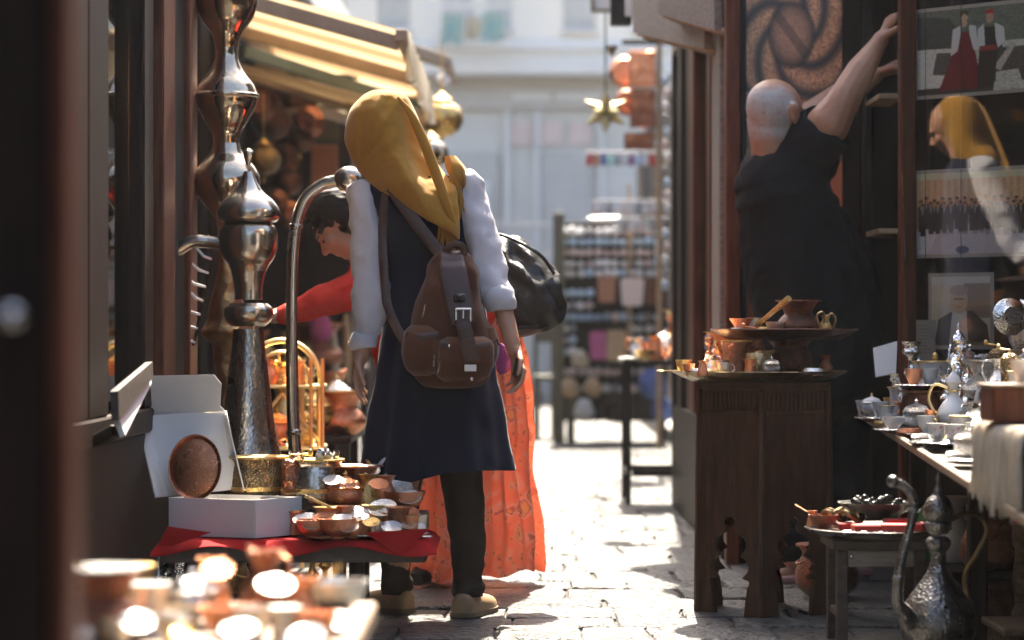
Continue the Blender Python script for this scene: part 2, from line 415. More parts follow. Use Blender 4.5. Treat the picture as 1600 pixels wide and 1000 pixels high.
class MB:
    def __init__(s):
        s.v, s.f, s.sm, s.uv = [], [], [], None

    def add(s, vs, fs, smooth=True):
        n = len(s.v)
        s.v += [Vector(v) for v in vs]
        s.f += [[i + n for i in f] for f in fs]
        s.sm += [smooth] * len(fs)
        return s

    def box(s, c, size, bev=.003, rot=None):
        hx, hy, hz = [q / 2 for q in size]
        b = min(bev, hx * .45, hy * .45, hz * .45)
        vs, ix = [], {}
        for sx in (-1, 1):
            for sy in (-1, 1):
                for sz in (-1, 1):
                    ix[sx, sy, sz] = len(vs)
                    vs += [(sx * hx, sy * (hy - b), sz * (hz - b)), (sx * (hx - b), sy * hy, sz * (hz - b)), (sx * (hx - b), sy * (hy - b), sz * hz)]
        fs = []
        P = [(-1, -1), (1, -1), (1, 1), (-1, 1)]
        for k in (-1, 1):
            fs.append([ix[k, a, d] for a, d in P])
            fs.append([ix[a, k, d] + 1 for a, d in P])
            fs.append([ix[a, d, k] + 2 for a, d in P])
        for a in (-1, 1):
            for d in (-1, 1):
                fs.append([ix[a, d, -1], ix[a, d, 1], ix[a, d, 1] + 1, ix[a, d, -1] + 1])
                fs.append([ix[a, -1, d], ix[a, 1, d], ix[a, 1, d] + 2, ix[a, -1, d] + 2])
                fs.append([ix[-1, a, d] + 1, ix[1, a, d] + 1, ix[1, a, d] + 2, ix[-1, a, d] + 2])
        for q in ix.values():
            fs.append([q, q + 1, q + 2])
        c = Vector(c)
        vs = [((rot @ Vector(v)) if rot else Vector(v)) + c for v in vs]
        return s.add(vs, fs, False)

    def beam(s, a, b, w, h, up=(0, 0, 1), bev=.003):
        a, b = Vector(a), Vector(b)
        t = (b - a).normalized()
        up = Vector(up)
        u = (up - t * up.dot(t))
        if u.length < 1e-4:
            u = Vector((0, 1, 0)) - t * t.y
        u.normalize()
        r = Matrix((t, u.cross(t), u)).transposed()
        return s.box((a + b) / 2, ((b - a).length, w, h), bev, r)

    def loft(s, rings, cap=True, closed=True, smooth=True):
        n, k = len(rings[0]), len(rings)
        vs = [p for r in rings for p in r]
        fs = []
        for i in range(k - 1):
            for j in range(n if closed else n - 1):
                j2 = (j + 1) % n
                fs.append([i * n + j, i * n + j2, (i + 1) * n + j2, (i + 1) * n + j])
        if cap and closed:
            fs.append(list(range(n - 1, -1, -1)))
            fs.append([(k - 1) * n + j for j in range(n)])
        return s.add(vs, fs, smooth)

    def tube(s, path, r, seg=10, rb=None, ref=None, flat=False, cap=True, disp=None, power=2.0):
        path = [Vector(p) for p in path]
        k = len(path)
        if not hasattr(r, '__len__'):
            r = [r] * k
        rb = r if rb is None else (rb if hasattr(rb, '__len__') else [rb] * k)
        rings = []
        a = None
        for i in range(k):
            if flat:
                a, b = Vector((1, 0, 0)), Vector((0, 1, 0))
            else:
                t = (path[min(i + 1, k - 1)] - path[max(i - 1, 0)]).normalized()
                if ref is not None:
                    a = Vector(ref)
                elif a is None:
                    a = Vector((0, 0, 1)) if abs(t.z) < .8 else Vector((1, 0, 0))
                a = a - t * a.dot(t)
                if a.length < 1e-5:
                    a = Vector((1, 0, .01)) - t * t.x
                a = a.normalized()
                b = t.cross(a)
            ring = []
            for j in range(seg):
                th = 2 * math.pi * j / seg
                c, sn = math.cos(th), math.sin(th)
                if power != 2.0:
                    c = math.copysign(abs(c) ** (2 / power), c)
                    sn = math.copysign(abs(sn) ** (2 / power), sn)
                d = disp(i / max(1, k - 1), th) if disp else 0
                ring.append(path[i] + a * (c * (r[i] + d)) + b * (sn * (rb[i] + d)))
            rings.append(ring)
        return s.loft(rings, cap)

    def lathe(s, prof, seg=24, c=(0, 0, 0), rot=None, lobes=0, lamp=0):
        c = Vector(c)
        rings = []
        for r, z in prof:
            r = max(r, 1e-4)
            ring = []
            for j in range(seg):
                th = 2 * math.pi * j / seg
                q = r * (1 + (lamp * math.cos(lobes * th) if lobes else 0))
                v = Vector((q * math.cos(th), q * math.sin(th), z))
                ring.append((rot @ v if rot else v) + c)
            rings.append(ring)
        return s.loft(rings, True)

    def ell(s, c, rad, seg=16, rings=10, rot=None):
        c = Vector(c)
        if not hasattr(rad, '__len__'):
            rad = (rad,) * 3
        rr = []
        for i in range(rings + 1):
            ph = math.pi * i / rings
            rr.append([c + (rot @ Vector(q) if rot else Vector(q)) for q in
                       [(rad[0] * max(math.sin(ph), .002) * math.cos(2 * math.pi * j / seg), rad[1] * max(math.sin(ph), .002) * math.sin(2 * math.pi * j / seg), -rad[2] * math.cos(ph)) for j in range(seg)]])
        return s.loft(rr, True)

    def cap(s, p0, p1, r0, r1, seg=12):
        p0, p1 = Vector(p0), Vector(p1)
        t = (p1 - p0).normalized()
        pts, rs = [], []
        for i in range(4):
            ph = math.pi / 2 * i / 4
            pts.append(p0 - t * r0 * math.cos(ph)); rs.append(max(r0 * math.sin(ph), 1e-4))
        pts.append(p0); rs.append(r0)
        pts.append(p1); rs.append(r1)
        for i in range(3, -1, -1):
            ph = math.pi / 2 * i / 4
            pts.append(p1 + t * r1 * math.cos(ph)); rs.append(max(r1 * math.sin(ph), 1e-4))
        return s.tube(pts, rs, seg)

    def chain(s, pts, rs, seg=12):
        for i in range(len(pts) - 1):
            s.cap(pts[i], pts[i + 1], rs[i], rs[i + 1], seg)
        return s

    def prism(s, poly, fn, depth, smooth=False):
        """poly: 2D outline; fn(u, v, w) -> point, w is 0 or depth"""
        from mathutils.geometry import tessellate_polygon
        tris = tessellate_polygon([[Vector((u, v, 0)) for u, v in poly]])
        n = len(poly)
        vs = [fn(u, v, 0) for u, v in poly] + [fn(u, v, depth) for u, v in poly]
        fs = [list(t) for t in tris] + [[q + n for q in reversed(t)] for t in tris]
        fs += [[i, (i + 1) % n, (i + 1) % n + n, i + n] for i in range(n)]
        return s.add(vs, fs, smooth)

    def quad(s, a, b, c, d, t=.004):
        """a thin sheet with thickness, corners a b c d"""
        a, b, c, d = map(Vector, (a, b, c, d))
        nn = (b - a).cross(d - a).normalized() * t
        vs = [a, b, c, d, a + nn, b + nn, c + nn, d + nn]
        return s.add(vs, [[3, 2, 1, 0], [4, 5, 6, 7], [0, 1, 5, 4], [1, 2, 6, 5], [2, 3, 7, 6], [3, 0, 4, 7]], False)

    def map(s, fn):
        s.v = [fn(v) for v in s.v]
        return s


WL = {}


def mesh_from(mb, name, off, recalc=True, sharp=42):
    me = bpy.data.meshes.new(name)
    me.from_pydata([v - off for v in mb.v], [], mb.f)
    if recalc:
        bm = bmesh.new()
        bm.from_mesh(me)
        bmesh.ops.recalc_face_normals(bm, faces=bm.faces[:])
        bm.to_mesh(me)
        bm.free()
    me.polygons.foreach_set('use_smooth', mb.sm)
    if any(mb.sm):
        me.set_sharp_from_angle(angle=math.radians(sharp))
    return me


def tag(o, label=None, cat=None, group=None, kind=None):
    if label: o['label'] = label
    if cat: o['category'] = cat
    if group: o['group'] = group
    if kind: o['kind'] = kind
    return o


def thing(name, label, cat, loc=(0, 0, 0), group=None):
    o = bpy.data.objects.new(name, None)
    C.objects.link(o)
    o.location = loc
    o.empty_display_size = .1
    WL[o.name] = Vector(loc)
    return tag(o, label, cat, group)


def part(name, mb, mat, parent, label=None, recalc=True, sharp=42, kind=None):
    off = WL[parent.name] if parent else Vector((0, 0, 0))
    o = bpy.data.objects.new(name, mesh_from(mb, name, off, recalc, sharp))
    o.data.materials.append(mat)
    C.objects.link(o)
    o.parent = parent
    WL[o.name] = off
    return tag(o, label, kind=kind)


def solo(name, mb, mat, label, cat, group=None, kind=None, recalc=True):
    lo = [min(v[i] for v in mb.v) for i in range(3)]
    hi = [max(v[i] for v in mb.v) for i in range(3)]
    off = Vector(((lo[0] + hi[0]) / 2, (lo[1] + hi[1]) / 2, lo[2]))
    o = bpy.data.objects.new(name, mesh_from(mb, name, off, recalc))
    o.location = off
    o.data.materials.append(mat)
    C.objects.link(o)
    WL[o.name] = off
    return tag(o, label, cat, group, kind)


def copy_tree(o, parent=None):
    c = o.copy()
    C.objects.link(c)
    if parent is not None:
        c.parent = parent
    for ch in list(o.children):
        copy_tree(ch, c)
    return c


def blob(mb, voxel=.006, smooth=4, disp=None):
    """join overlapping closed shapes into one continuous skin"""
    me = mesh_from(mb, 'tmp', Vector((0, 0, 0)))
    o = bpy.data.objects.new('tmp', me)
    C.objects.link(o)
    r = o.modifiers.new('r', 'REMESH')
    r.mode = 'VOXEL'
    r.voxel_size = voxel
    r.adaptivity = 0
    if smooth:
        q = o.modifiers.new('s', 'SMOOTH')
        q.factor, q.iterations = .5, smooth
    dg = bpy.context.evaluated_depsgraph_get()
    ev = bpy.data.meshes.new_from_object(o.evaluated_get(dg))
    bpy.data.objects.remove(o)
    bpy.data.meshes.remove(me)
    out = MB()
    n = len(ev.vertices)
    co = np.empty(n * 3, np.float32)
    ev.vertices.foreach_get('co', co)
    co = co.reshape(-1, 3)
    if disp:
        no = np.empty(n * 3, np.float32)
        ev.vertices.foreach_get('normal', no)
        no = no.reshape(-1, 3)
        co = co + no * np.array([disp(Vector(p)) for p in co], np.float32)[:, None]
    out.v = [Vector(p) for p in co]
    out.f = [list(p.vertices) for p in ev.polygons]
    out.sm = [True] * len(out.f)
    bpy.data.meshes.remove(ev)
    return out


def wr(scale, amp, st=(1, 1, 1), seed=0):
    def f(p):
        q = Vector((p.x * st[0] + seed, p.y * st[1], p.z * st[2])) * scale
        return amp * mnoise.fractal(q, 1.0, 2.0, 3)
    return f


def hand(mb, wrist, fdir, normal, thumb, size=.18, curl=.5, spread=1.0):
    """palm, four unequal fingers and a thumb; fdir points along the fingers, normal out of the palm, thumb to the thumb side"""
    f, nn, t = Vector(fdir).normalized(), Vector(normal).normalized(), Vector(thumb).normalized()
    t = (t - f * t.dot(f)).normalized()
    nn = (nn - f * nn.dot(f) - t * nn.dot(t)).normalized()
    w = Vector(wrist)
    L = size
    for k in range(4):
        u = (k - 1.5) * .115 * L
        mb.cap(w + t * u * .5 + f * .05 * L, w + f * (.5 if k in (1, 2) else .47) * L - t * u, .105 * L, .085 * L, 10)
    lens = (.30, .44, .47, .42)            # little, ring, middle, index
    for k in range(4):
        u = (k - 1.5) * .135 * L * spread
        p = w + f * (.49 if k in (1, 2) else .45) * L + t * u
        ang = 0
        seglen = [lens[k] * L * q for q in (.45, .32, .23)]
        d = f + t * (k - 1.5) * .07 * spread
        for q, sl in enumerate(seglen):
            ang += curl * (.55, .75, .5)[q] * (1 - .07 * k)
            dd = (d.normalized() * math.cos(ang) + nn * math.sin(ang)).normalized()
            p2 = p + dd * sl
            mb.cap(p, p2, (.058 - .006 * q) * L, (.053 - .007 * q) * L, 8)
            p = p2
    p = w + f * .12 * L + t * .16 * L
    d1 = (f * .62 + t * .72 + nn * .3).normalized()
    p2 = p + d1 * .25 * L
    mb.cap(p - d1 * .05 * L, p2, .078 * L, .062 * L, 8)
    d2 = (f * .85 + t * .35 + nn * .45).normalized()
    p3 = p2 + d2 * .17 * L
    mb.cap(p2, p3, .06 * L, .052 * L, 8)
    mb.cap(p3, p3 + (f * .9 + nn * .5).normalized() * .13 * L, .052 * L, .044 * L, 8)


def head(mb, c, fwd, up, h=.23, ears=True):
    """skull, jaw, nose, brow, lips and ears; face looks along fwd"""
    f, u = Vector(fwd).normalized(), Vector(up).normalized()
    u = (u - f * u.dot(f)).normalized()
    r = f.cross(u)
    R = Matrix((r, f, u)).transposed()
    c = Vector(c)
    P = lambda x, y, z: c + R @ Vector((x * h, y * h, z * h))
    mb.ell(P(0, -.06, .10), (.335 * h, .42 * h, .38 * h), 18, 12, R)
    mb.ell(P(0, .10, -.12), (.27 * h, .31 * h, .36 * h), 16, 10, R)
    mb.ell(P(0, .20, -.34), (.15 * h, .16 * h, .13 * h), 12, 8, R)      # chin
    mb.ell(P(0, .31, .12), (.22 * h, .09 * h, .07 * h), 12, 8, R)       # brow
    mb.cap(P(0, .37, .06), P(0, .46, -.09), .028 * h, .052 * h, 8)      # nose
    mb.cap(P(-.05, .405, -.105), P(.05, .405, -.105), .035 * h, .035 * h, 8)
    mb.cap(P(-.07, .365, -.205), P(.07, .365, -.205), .028 * h, .028 * h, 8)  # lips
    mb.cap(P(-.06, .36, -.25), P(.06, .36, -.25), .03 * h, .03 * h, 8)
    for s in (-1, 1):
        mb.ell(P(s * .17, .27, -.07), (.10 * h, .10 * h, .10 * h), 10, 8, R)  # cheeks
        if ears:
            mb.ell(P(s * .345, -.04, -.02), (.035 * h, .10 * h, .15 * h), 10, 8, R)
            mb.ell(P(s * .365, -.07, .03), (.03 * h, .09 * h, .09 * h), 10, 8, R)
    return P, R


# ------------------------------------------------------------------ vessels, unit height, standing on z = 0
def arc(cx, cz, rx, rz, a0, a1, n=10, y=0):
    return [(cx + rx * math.cos(math.radians(a0 + (a1 - a0) * i / (n - 1))), y, cz + rz * math.sin(math.radians(a0 + (a1 - a0) * i / (n - 1)))) for i in range(n)]


def sm(prof, n=26):
    return [(max(0, p[0]), p[1]) for p in catmull(prof, n)]


def finial(z0, h, r):
    return [(.001, z0 - .02), (r * .6, z0 - .01), (r * .45, z0 + h * .15), (r, z0 + h * .42), (r * .35, z0 + h * .72), (r * .3, z0 + h * .85), (.001, z0 + h)]


def vessel_parts(kind):
    """list of (name, MB, parent index or None, material slot)"""
    L = []
    B = MB()
    if kind == 'dzezva':        # Turkish coffee pot with a long handle
        B.lathe([(0, 0)] + sm([(.36, .0), (.39, .06), (.36, .28), (.27, .62), (.225, .8), (.25, .88), (.33, 1.0)], 16) + [(.315, 1.0), (.2, .8), (.25, .6), (0, .5)])
        L.append(('body', B, None, 0))
        L.append(('handle', MB().tube([(.24, 0, .86), (.5, 0, .96), (.95, 0, 1.16), (1.35, 0, 1.34)], [.035, .04, .048, .06], 8), None, 1))
    elif kind == 'cup':
        B.lathe([(0, 0), (.3, 0), (.3, .06)] + sm([(.27, .08), (.42, .4), (.5, .75), (.56, 1.0)], 12) + [(.53, 1.0), (.46, .7), (.36, .35), (0, .2)], 20)
        L.append(('body', B, None, 0))
    elif kind == 'handled_cup':
        B.lathe([(0, 0), (.3, 0), (.3, .06)] + sm([(.27, .08), (.46, .4), (.5, .7), (.54, 1.0)], 12) + [(.51, 1.0), (.46, .7), (.36, .35), (0, .2)], 20)
        L.append(('body', B, None, 0))
        L.append(('handle', MB().tube(arc(.5, .55, .28, .28, 100, -100, 9), .045, 8), None, 1))
    elif kind == 'beaker':
        B.lathe([(0, 0), (.36, 0), (.38, .03), (.34, .12), (.33, .5), (.36, .85), (.42, 1.0), (.40, 1.0), (.31, .8), (.30, .2), (0, .15)], 24)
        L.append(('body', B, None, 0))
        L.append(('rim', MB().lathe([(.40, .985), (.435, .985), (.435, 1.015), (.40, 1.015)], 24), None, 1))
    elif kind == 'bowl':
        B.lathe([(0, 0), (.4, 0), (.42, .08)] + sm([(.40, .1), (.75, .4), (.92, .75), (1.0, 1.0)], 10) + [(.96, 1.0), (.86, .7), (.65, .35), (0, .2)], 26)
        L.append(('body', B, None, 0))
    elif kind == 'pot':
        B.lathe([(0, 0), (.5, 0)] + sm([(.52, .02), (.60, .2), (.60, .45), (.53, .78), (.50, .9), (.56, 1.0)], 12) + [(.53, 1.0), (.47, .85), (.54, .4), (0, .15)], 26)
        L.append(('body', B, None, 0))
        L.append(('rim', MB().lathe([(.53, .98), (.585, .98), (.585, 1.02), (.53, 1.02)], 26), None, 1))
        L.append(('band', MB().lathe([(.59, .38), (.618, .38), (.618, .46), (.59, .46)], 26), None, 1))
    elif kind == 'vase':        # wide flared mouth over a low belly
        B.lathe([(0, 0), (.36, 0)] + sm([(.38, .01), (.58, .2), (.60, .34), (.48, .52), (.38, .62), (.40, .72), (.52, .93), (.60, 1.0)], 20) + [(.57, 1.0), (.48, .9), (.35, .66), (.42, .5), (0, .3)], 26)
        L.append(('body', B, None, 0))
        L.append(('rim', MB().lathe([(.57, .985), (.625, .985), (.625, 1.02), (.57, 1.02)], 26), None, 1))
    elif kind == 'sugar':       # lidded bowl on a foot
        B.lathe([(0, 0), (.26, 0), (.27, .03), (.12, .09)] + sm([(.12, .12), (.34, .22), (.42, .40), (.37, .55), (.40, .58)], 12) + [(0, .56)], 22)
        L.append(('body', B, None, 0))
        L.append(('lid', MB().lathe([(.41, .575), (.42, .60)] + sm([(.38, .62), (.30, .74), (.10, .82), (.05, .85)], 9) + [(0, .86)], 22), None, 0))
        L.append(('finial', MB().lathe(finial(.85, .15, .06), 12), 1, 1))
    elif kind == 'jar':         # domed lidded jar with onion lid
        B.lathe([(0, 0), (.30, 0), (.32, .04)] + sm([(.30, .06), (.40, .2), (.42, .36), (.33, .5), (.30, .54)], 12) + [(0, .54)], 22)
        L.append(('body', B, None, 0))
        L.append(('lid', MB().lathe([(.31, .54), (.345, .56)] + sm([(.33, .6), (.26, .72), (.10, .84), (.04, .88)], 9) + [(0, .88)], 22), None, 0))
        L.append(('finial', MB().lathe(finial(.87, .13, .05), 12), 1, 1))
    elif kind == 'ewer':        # slender ewer, S spout and loop handle
        B.lathe([(0, 0), (.17, 0), (.18, .02), (.09, .07)] + sm([(.08, .09), (.20, .18), (.235, .30), (.17, .43), (.075, .55), (.06, .66), (.09, .72)], 20) + [(0, .72)], 24)
        L.append(('body', B, None, 0))
        L.append(('collar', MB().lathe([(.06, .6), (.085, .61), (.085, .63), (.06, .64)], 18), None, 1))
        L.append(('lid', MB().lathe([(.09, .72), (.105, .735)] + sm([(.10, .75), (.075, .81), (.03, .87), (.015, .9)], 8) + [(0, .9)], 18), None, 0))
        L.append(('finial', MB().lathe(finial(.89, .11, .03), 10), 2, 1))
        sp = catmull([(-.18, 0, .24), (-.30, 0, .32), (-.31, 0, .48), (-.33, 0, .60), (-.42, 0, .68)], 14)
        L.append(('spout', MB().tube(sp, [.05 - .03 * i / 13 for i in range(14)], 8), None, 0))
        hd = catmull([(.08, 0, .66), (.26, 0, .70), (.34, 0, .52), (.27, 0, .34), (.19, 0, .22)], 14)
        L.append(('handle', MB().tube(hd, .02, 8), None, 1))
    elif kind == 'jug':         # stout jug with lip and handle
        B.lathe([(0, 0), (.28, 0)] + sm([(.29, .02), (.37, .22), (.35, .42), (.22, .66), (.19, .8), (.27, 1.0)], 18) + [(.25, 1.0), (.16, .8), (.2, .6), (0, .4)], 24)
        L.append(('body', B, None, 0))
        L.append(('handle', MB().tube(catmull([(.22, 0, .93), (.46, 0, .92), (.52, 0, .66), (.34, 0, .36)], 12), .03, 8), None, 1))
        L.append(('lip', MB().tube([(-.2, 0, .9), (-.3, 0, .98), (-.38, 0, 1.03)], [.08, .06, .03], 8), None, 0))
    elif kind == 'mill':        # cylindrical coffee mill with crank
        B.lathe([(0, 0), (.17, 0), (.18, .02), (.16, .04), (.16, .52), (.18, .54), (.165, .56), (.165, .78), (.17, .8)] + sm([(.16, .81), (.12, .87), (.04, .9)], 6) + [(0, .9)], 22)
        L.append(('body', B, None, 0))
        L.append(('crank', MB().tube([(0, 0, .88), (0, 0, .95), (.3, 0, .97), (.33, 0, .97)], .02, 6).ell((.34, 0, 1.0), (.045, .045, .06), 10, 6), None, 1))
        L.append(('band', MB().lathe([(.16, .3), (.172, .3), (.172, .34), (.16, .34)], 22), None, 1))
    elif kind == 'candlestick':
        B.lathe([(0, 0), (.26, 0), (.27, .03)] + sm([(.2, .06), (.06, .14), (.10, .24), (.05, .34), (.05, .5), (.11, .58), (.05, .66), (.05, .78), (.12, .86), (.09, .92), (.13, 1.0)], 34) + [(0, .98)], 20)
        L.append(('body', B, None, 0))
    elif kind == 'lobed_dish':
        B.lathe([(0, 0), (.45, 0), (.5, .2), (.8, .6), (1.0, 1.0), (.97, 1.0), (.75, .6), (.4, .25), (0, .2)], 48, lobes=10, lamp=.05)
        L.append(('body', B, None, 0))
    elif kind == 'tray':        # unit radius .5, height .06
        B.lathe([(0, 0), (.36, 0), (.40, .008), (.47, .035), (.50, .06), (.495, .064), (.46, .042), (.39, .016), (0, .010)], 48)
        L.append(('body', B, None, 0))
    elif kind == 'saucer':
        B.lathe([(0, 0), (.26, 0), (.5, .09), (.49, .10), (.26, .025), (0, .02)], 30)
        L.append(('body', B, None, 0))
    elif kind == 'cauldron':
        B.lathe([(0, 0), (.3, .0)] + sm([(.32, .01), (.56, .22), (.60, .46), (.50, .74), (.46, .86), (.56, 1.0)], 16) + [(.52, 1.0), (.43, .84), (.5, .4), (0, .15)], 30)
        L.append(('body', B, None, 0))
        L.append(('rim', MB().lathe([(.52, .98), (.585, .98), (.585, 1.02), (.52, 1.02)], 30), None, 0))
        for s in (-1, 1):
            L.append(('handle', MB().tube([(s * (.5 + .13 * math.sin(math.radians(a))), .13 * math.cos(math.radians(a)), .72 - .05 * math.sin(math.radians(a))) for a in range(0, 181, 20)], .018, 6), None, 1))
    elif kind == 'spoon':       # lies along x, unit length
        B.tube([(0, 0, .02), (.4, 0, .04), (.7, 0, .03)], [.018, .014, .02], 6, rb=[.01, .008, .01])
        L.append(('handle', B, None, 0))
        L.append(('spoon_bowl', MB().ell((.85, 0, .03), (.16, .10, .03), 12, 8), None, 0))
    elif kind == 'ring':        # small ring dish / ashtray
        B.lathe([(0, 0), (.5, 0), (.6, .2), (.5, .38), (.42, .3), (0, .12)], 22)
        L.append(('body', B, None, 0))
    elif kind == 'lamp':        # pierced hanging lantern
        B.lathe([(0, .12)] + sm([(.05, .12), (.26, .22), (.36, .42), (.3, .62), (.14, .74)], 14) + [(0, .75)], 20, lobes=10, lamp=.03)
        L.append(('body', B, None, 0))
        L.append(('cap', MB().lathe([(.15, .74), (.2, .76)] + sm([(.16, .78), (.07, .86), (.03, .9)], 6) + [(0, .92)], 16), None, 1))
        L.append(('drop', MB().lathe(finial(0, .13, .05), 10), None, 1))
        L.append(('chain', MB().tube([(0, 0, .9), (0, 0, 1.8)], .012, 6), None, 1))
    return L


CAT = dict(dzezva='coffee pot', cup='cup', handled_cup='cup', beaker='beaker', bowl='bowl', pot='pot', vase='vase', sugar='sugar bowl', jar='jar', ewer='ewer', jug='jug',
           mill='coffee mill', candlestick='candlestick', lobed_dish='dish', tray='tray', saucer='saucer', cauldron='cauldron', spoon='spoon', ring='dish', lamp='lantern')
NAME = dict(dzezva='coffee_pot', sugar='sugar_bowl', mill='coffee_mill', ring='ring_dish', lamp='hanging_lantern', handled_cup='coffee_cup')
PROTO = {}


def V(kind, loc, h, mats, label, group=None, rz=None, rot=None, name=None, cat=None):
    key = (kind, mats[0].name, mats[-1].name)
    if key not in PROTO:
        root = bpy.data.objects.new('proto', None)
        WL[root.name] = Vector((0, 0, 0))
        C.objects.link(root)
        made = []
        for nm, mb, par, slot in vessel_parts(kind):
            made.append(part(nm, mb, mats[min(slot, len(mats) - 1)], root if par is None else made[par]))
        PROTO[key] = root
        r = root
    else:
        r = copy_tree(PROTO[key])
    r.name = name or NAME.get(kind, kind)
    r.location = loc
    r.scale = (h, h, h)
    if rot is not None:
        r.rotation_euler = rot
    else:
        r.rotation_euler = (0, 0, random.uniform(0, 6.28) if rz is None else rz)
    for k in ('group',):
        if k in r:
            del r[k]
    return tag(r, label, cat or CAT[kind], group)
# ------------------------------------------------------------------ the ground
g = MB()
g.quad((-150, -60, -.036), (150, -60, -.036), (150, 240, -.036), (-150, 240, -.036), .024)
street = solo('street', g, m_joint, None, None, kind='structure', recalc=True)
street['label'] = 'flagstone street of worn grey limestone between the shops'
rs = random.Random(5)
rest = [MB(), MB(), MB()]
cands = []
y = 2.4
row = 0
while y < 33:
    h = rs.uniform(.20, .36) * (1 if y < 18 else 1.5)
    x = -2.0 + rs.uniform(0, .3)
    while x < 2.4:
        w = rs.uniform(.17, .38) * (1 if y < 18 else 1.5)
        j = .008
        pts = []
        base = [(x, y), (x + w * .5, y), (x + w, y), (x + w, y + h * .5), (x + w, y + h), (x + w * .5, y + h), (x, y + h), (x, y + h * .5)]
        cx, cy = x + w / 2, y + h / 2
        for k, (a, b) in enumerate(base):
            dx, dy = rs.uniform(-j, j), rs.uniform(-j, j)
            a2, b2 = a + dx, b + dy
            corner = k % 2 == 0
            q = .995 if corner else 1.0
            ux, uy = a2 - cx, b2 - cy
            a2, b2 = cx + ux * q, cy + uy * q
            s_ = 1 - .0035 / max(.1, math.hypot(ux, uy))
            pts.append((cx + (a2 - cx) * s_, cy + (b2 - cy) * s_))
        tx, ty, tz = rs.uniform(-.012, .012), rs.uniform(-.012, .012), rs.uniform(-.004, .003)
        cands.append((pts, cx, cy, tx, ty, tz))
        x += w
    y += h


def stone(mb, pts, cx, cy, tx, ty, tz):
    ring = lambda s, z: [(cx + (a - cx) * s, cy + (b - cy) * s, z + tz + tx * (a - cx) + ty * (b - cy)) for a, b in pts]
    rings = [ring(1, -.03), ring(1, -.007), ring(.975, -.001), ring(.90, .001)]
    n = 8
    vs = [p for r in rings for p in r] + [(cx, cy, tz + .003)]
    fs = [[i * n + k, i * n + (k + 1) % n, (i + 1) * n + (k + 1) % n, (i + 1) * n + k] for i in range(3) for k in range(n)]
    fs += [[3 * n + k, 3 * n + (k + 1) % n, 4 * n] for k in range(n)]
    mb.add(vs, fs, True)


def seen(cx, cy):
    return cy > 5.9 and abs(cx) < cy * .22 and -.75 < cx < 1.35


vis = sorted([c for c in cands if seen(c[1], c[2])], key=lambda c: c[2])
near = vis[:285]
ids = set(id(c) for c in near)
for c in cands:
    k = rs.choice((0, 0, 1, 2))
    if id(c) in ids:
        mb = MB()
        stone(mb, *c)
        part('paving_stone', mb, (m_stone, m_stone2, m_stone3)[k], street, sharp=60)
    else:
        stone(rest[k], *c)
for k in range(3):
    part('paving_stones', rest[k], (m_stone, m_stone2, m_stone3)[k], street, kind='stuff', recalc=False, sharp=60)
# kerb and pavement on the right, from 14.5 m on
kb = MB()
yy = 13.2
while yy < 33:
    l = rs.uniform(.7, 1.1)
    kb.box((1.28, yy + l / 2, .055), (.14, l - .012, .13), .012)
    yy += l
pv = MB().box((2.9, 23, .05), (3.09, 20, .11), .01)
pv = solo('pavement', pv, m_kerb, 'raised grey pavement beyond the metal table', None, kind='structure')
part('kerbstones', kb, m_kerb, pv, kind='stuff')

# ------------------------------------------------------------------ far building across the square
D0 = 34
fb = thing('far_building', 'pale two storey building with grey shopfront closing the street', 'building', (0, D0, 0))  # facade colours lightened to give the glow of distant haze


def fpart(name, x0, y0, x1, y1, mat, depth=.1, out=0.0, parent=None):
    a, b = W(x0, y0, D0), W(x1, y1, D0)
    mb = MB().box(((a.x + b.x) / 2, D0 - out + depth / 2, (a.z + b.z) / 2), (abs(b.x - a.x), depth, abs(a.z - b.z)), .01)
    return part(name, mb, mat, parent or fb)


# upper wall as strips that leave real window openings
wins = [(470, 540), (590, 640), (690, 740), (760, 800), (880, 930), (990, 1040), (1110, 1160)]
xs = -300
for a, b in wins + [(1900, 1900)]:
    fpart('wall', xs, -330, a, 62, m_plaster, .4)
    xs = b
for a, b in wins:
    fpart('wall', a + .5, 46, b - .5, 62, m_plaster, .36)
    fpart('wall', a + .5, -330, b - .5, -120, m_plaster, .36)
    w = fpart('window', a, -120, b, 46, m_winfar, .05, -.22)
    fpart('window_frame', (a + b) / 2 - 2, -119, (a + b) / 2 + 2, 45, m_ledge, .05, -.15, w)
    fpart('window_frame', a + 1, -20, b - 1, -14, m_ledge, .05, -.14, w)
    fpart('sill', a - 4, 46, b + 4, 52, m_ledge, .3, .12)
fpart('cornice', -300, 62, 1900, 78, m_ledge, .5, .10)
fpart('wall', -300, 78, 1900, 100, m_plaster, .4)
fpart('canopy', -300, 100, 1900, 122, m_ledge, .9, .5)
fpart('shopfront', -300, 122, 1900, 640, m_greywall, .4, -.15)
fpart('fascia', -300, 136, 1900, 170, m_grey_hazed, .1, -.02)
for a, b in ((800, 860), (868, 938), (560, 640)):
    fpart('sign_lettering', a, 146, b, 157, m_whitesign, .04, .03)
fpart('door', 690, 236, 780, 620, m_grey_hazed, .1, -.06)
fpart('door', 845, 236, 925, 620, m_grey_hazed, .1, -.06)
for a in (640, 788, 835, 935, 1040):
    fpart('pilaster', a, 172, a + 9, 640, m_ledge, .2, .02)
fpart('notice_panel', 742, 285, 766, 335, m_whitesign, .04, .02)
for i, a in enumerate((797, 843, 888)):
    p = W(a, 190, D0)
    q = W(a + 36, 226, D0)
    lab = ('leftmost of three pink posters on the far grey shopfront', 'middle one of three pink posters on the far grey shopfront', 'rightmost of three pink posters on the far grey shopfront')[i]
    solo('poster', MB().box(((p.x + q.x) / 2, D0 + .11, (p.z + q.z) / 2), (q.x - p.x, .03, p.z - q.z), .003), m_pink, lab, 'poster', 'pink posters on the far shopfront')
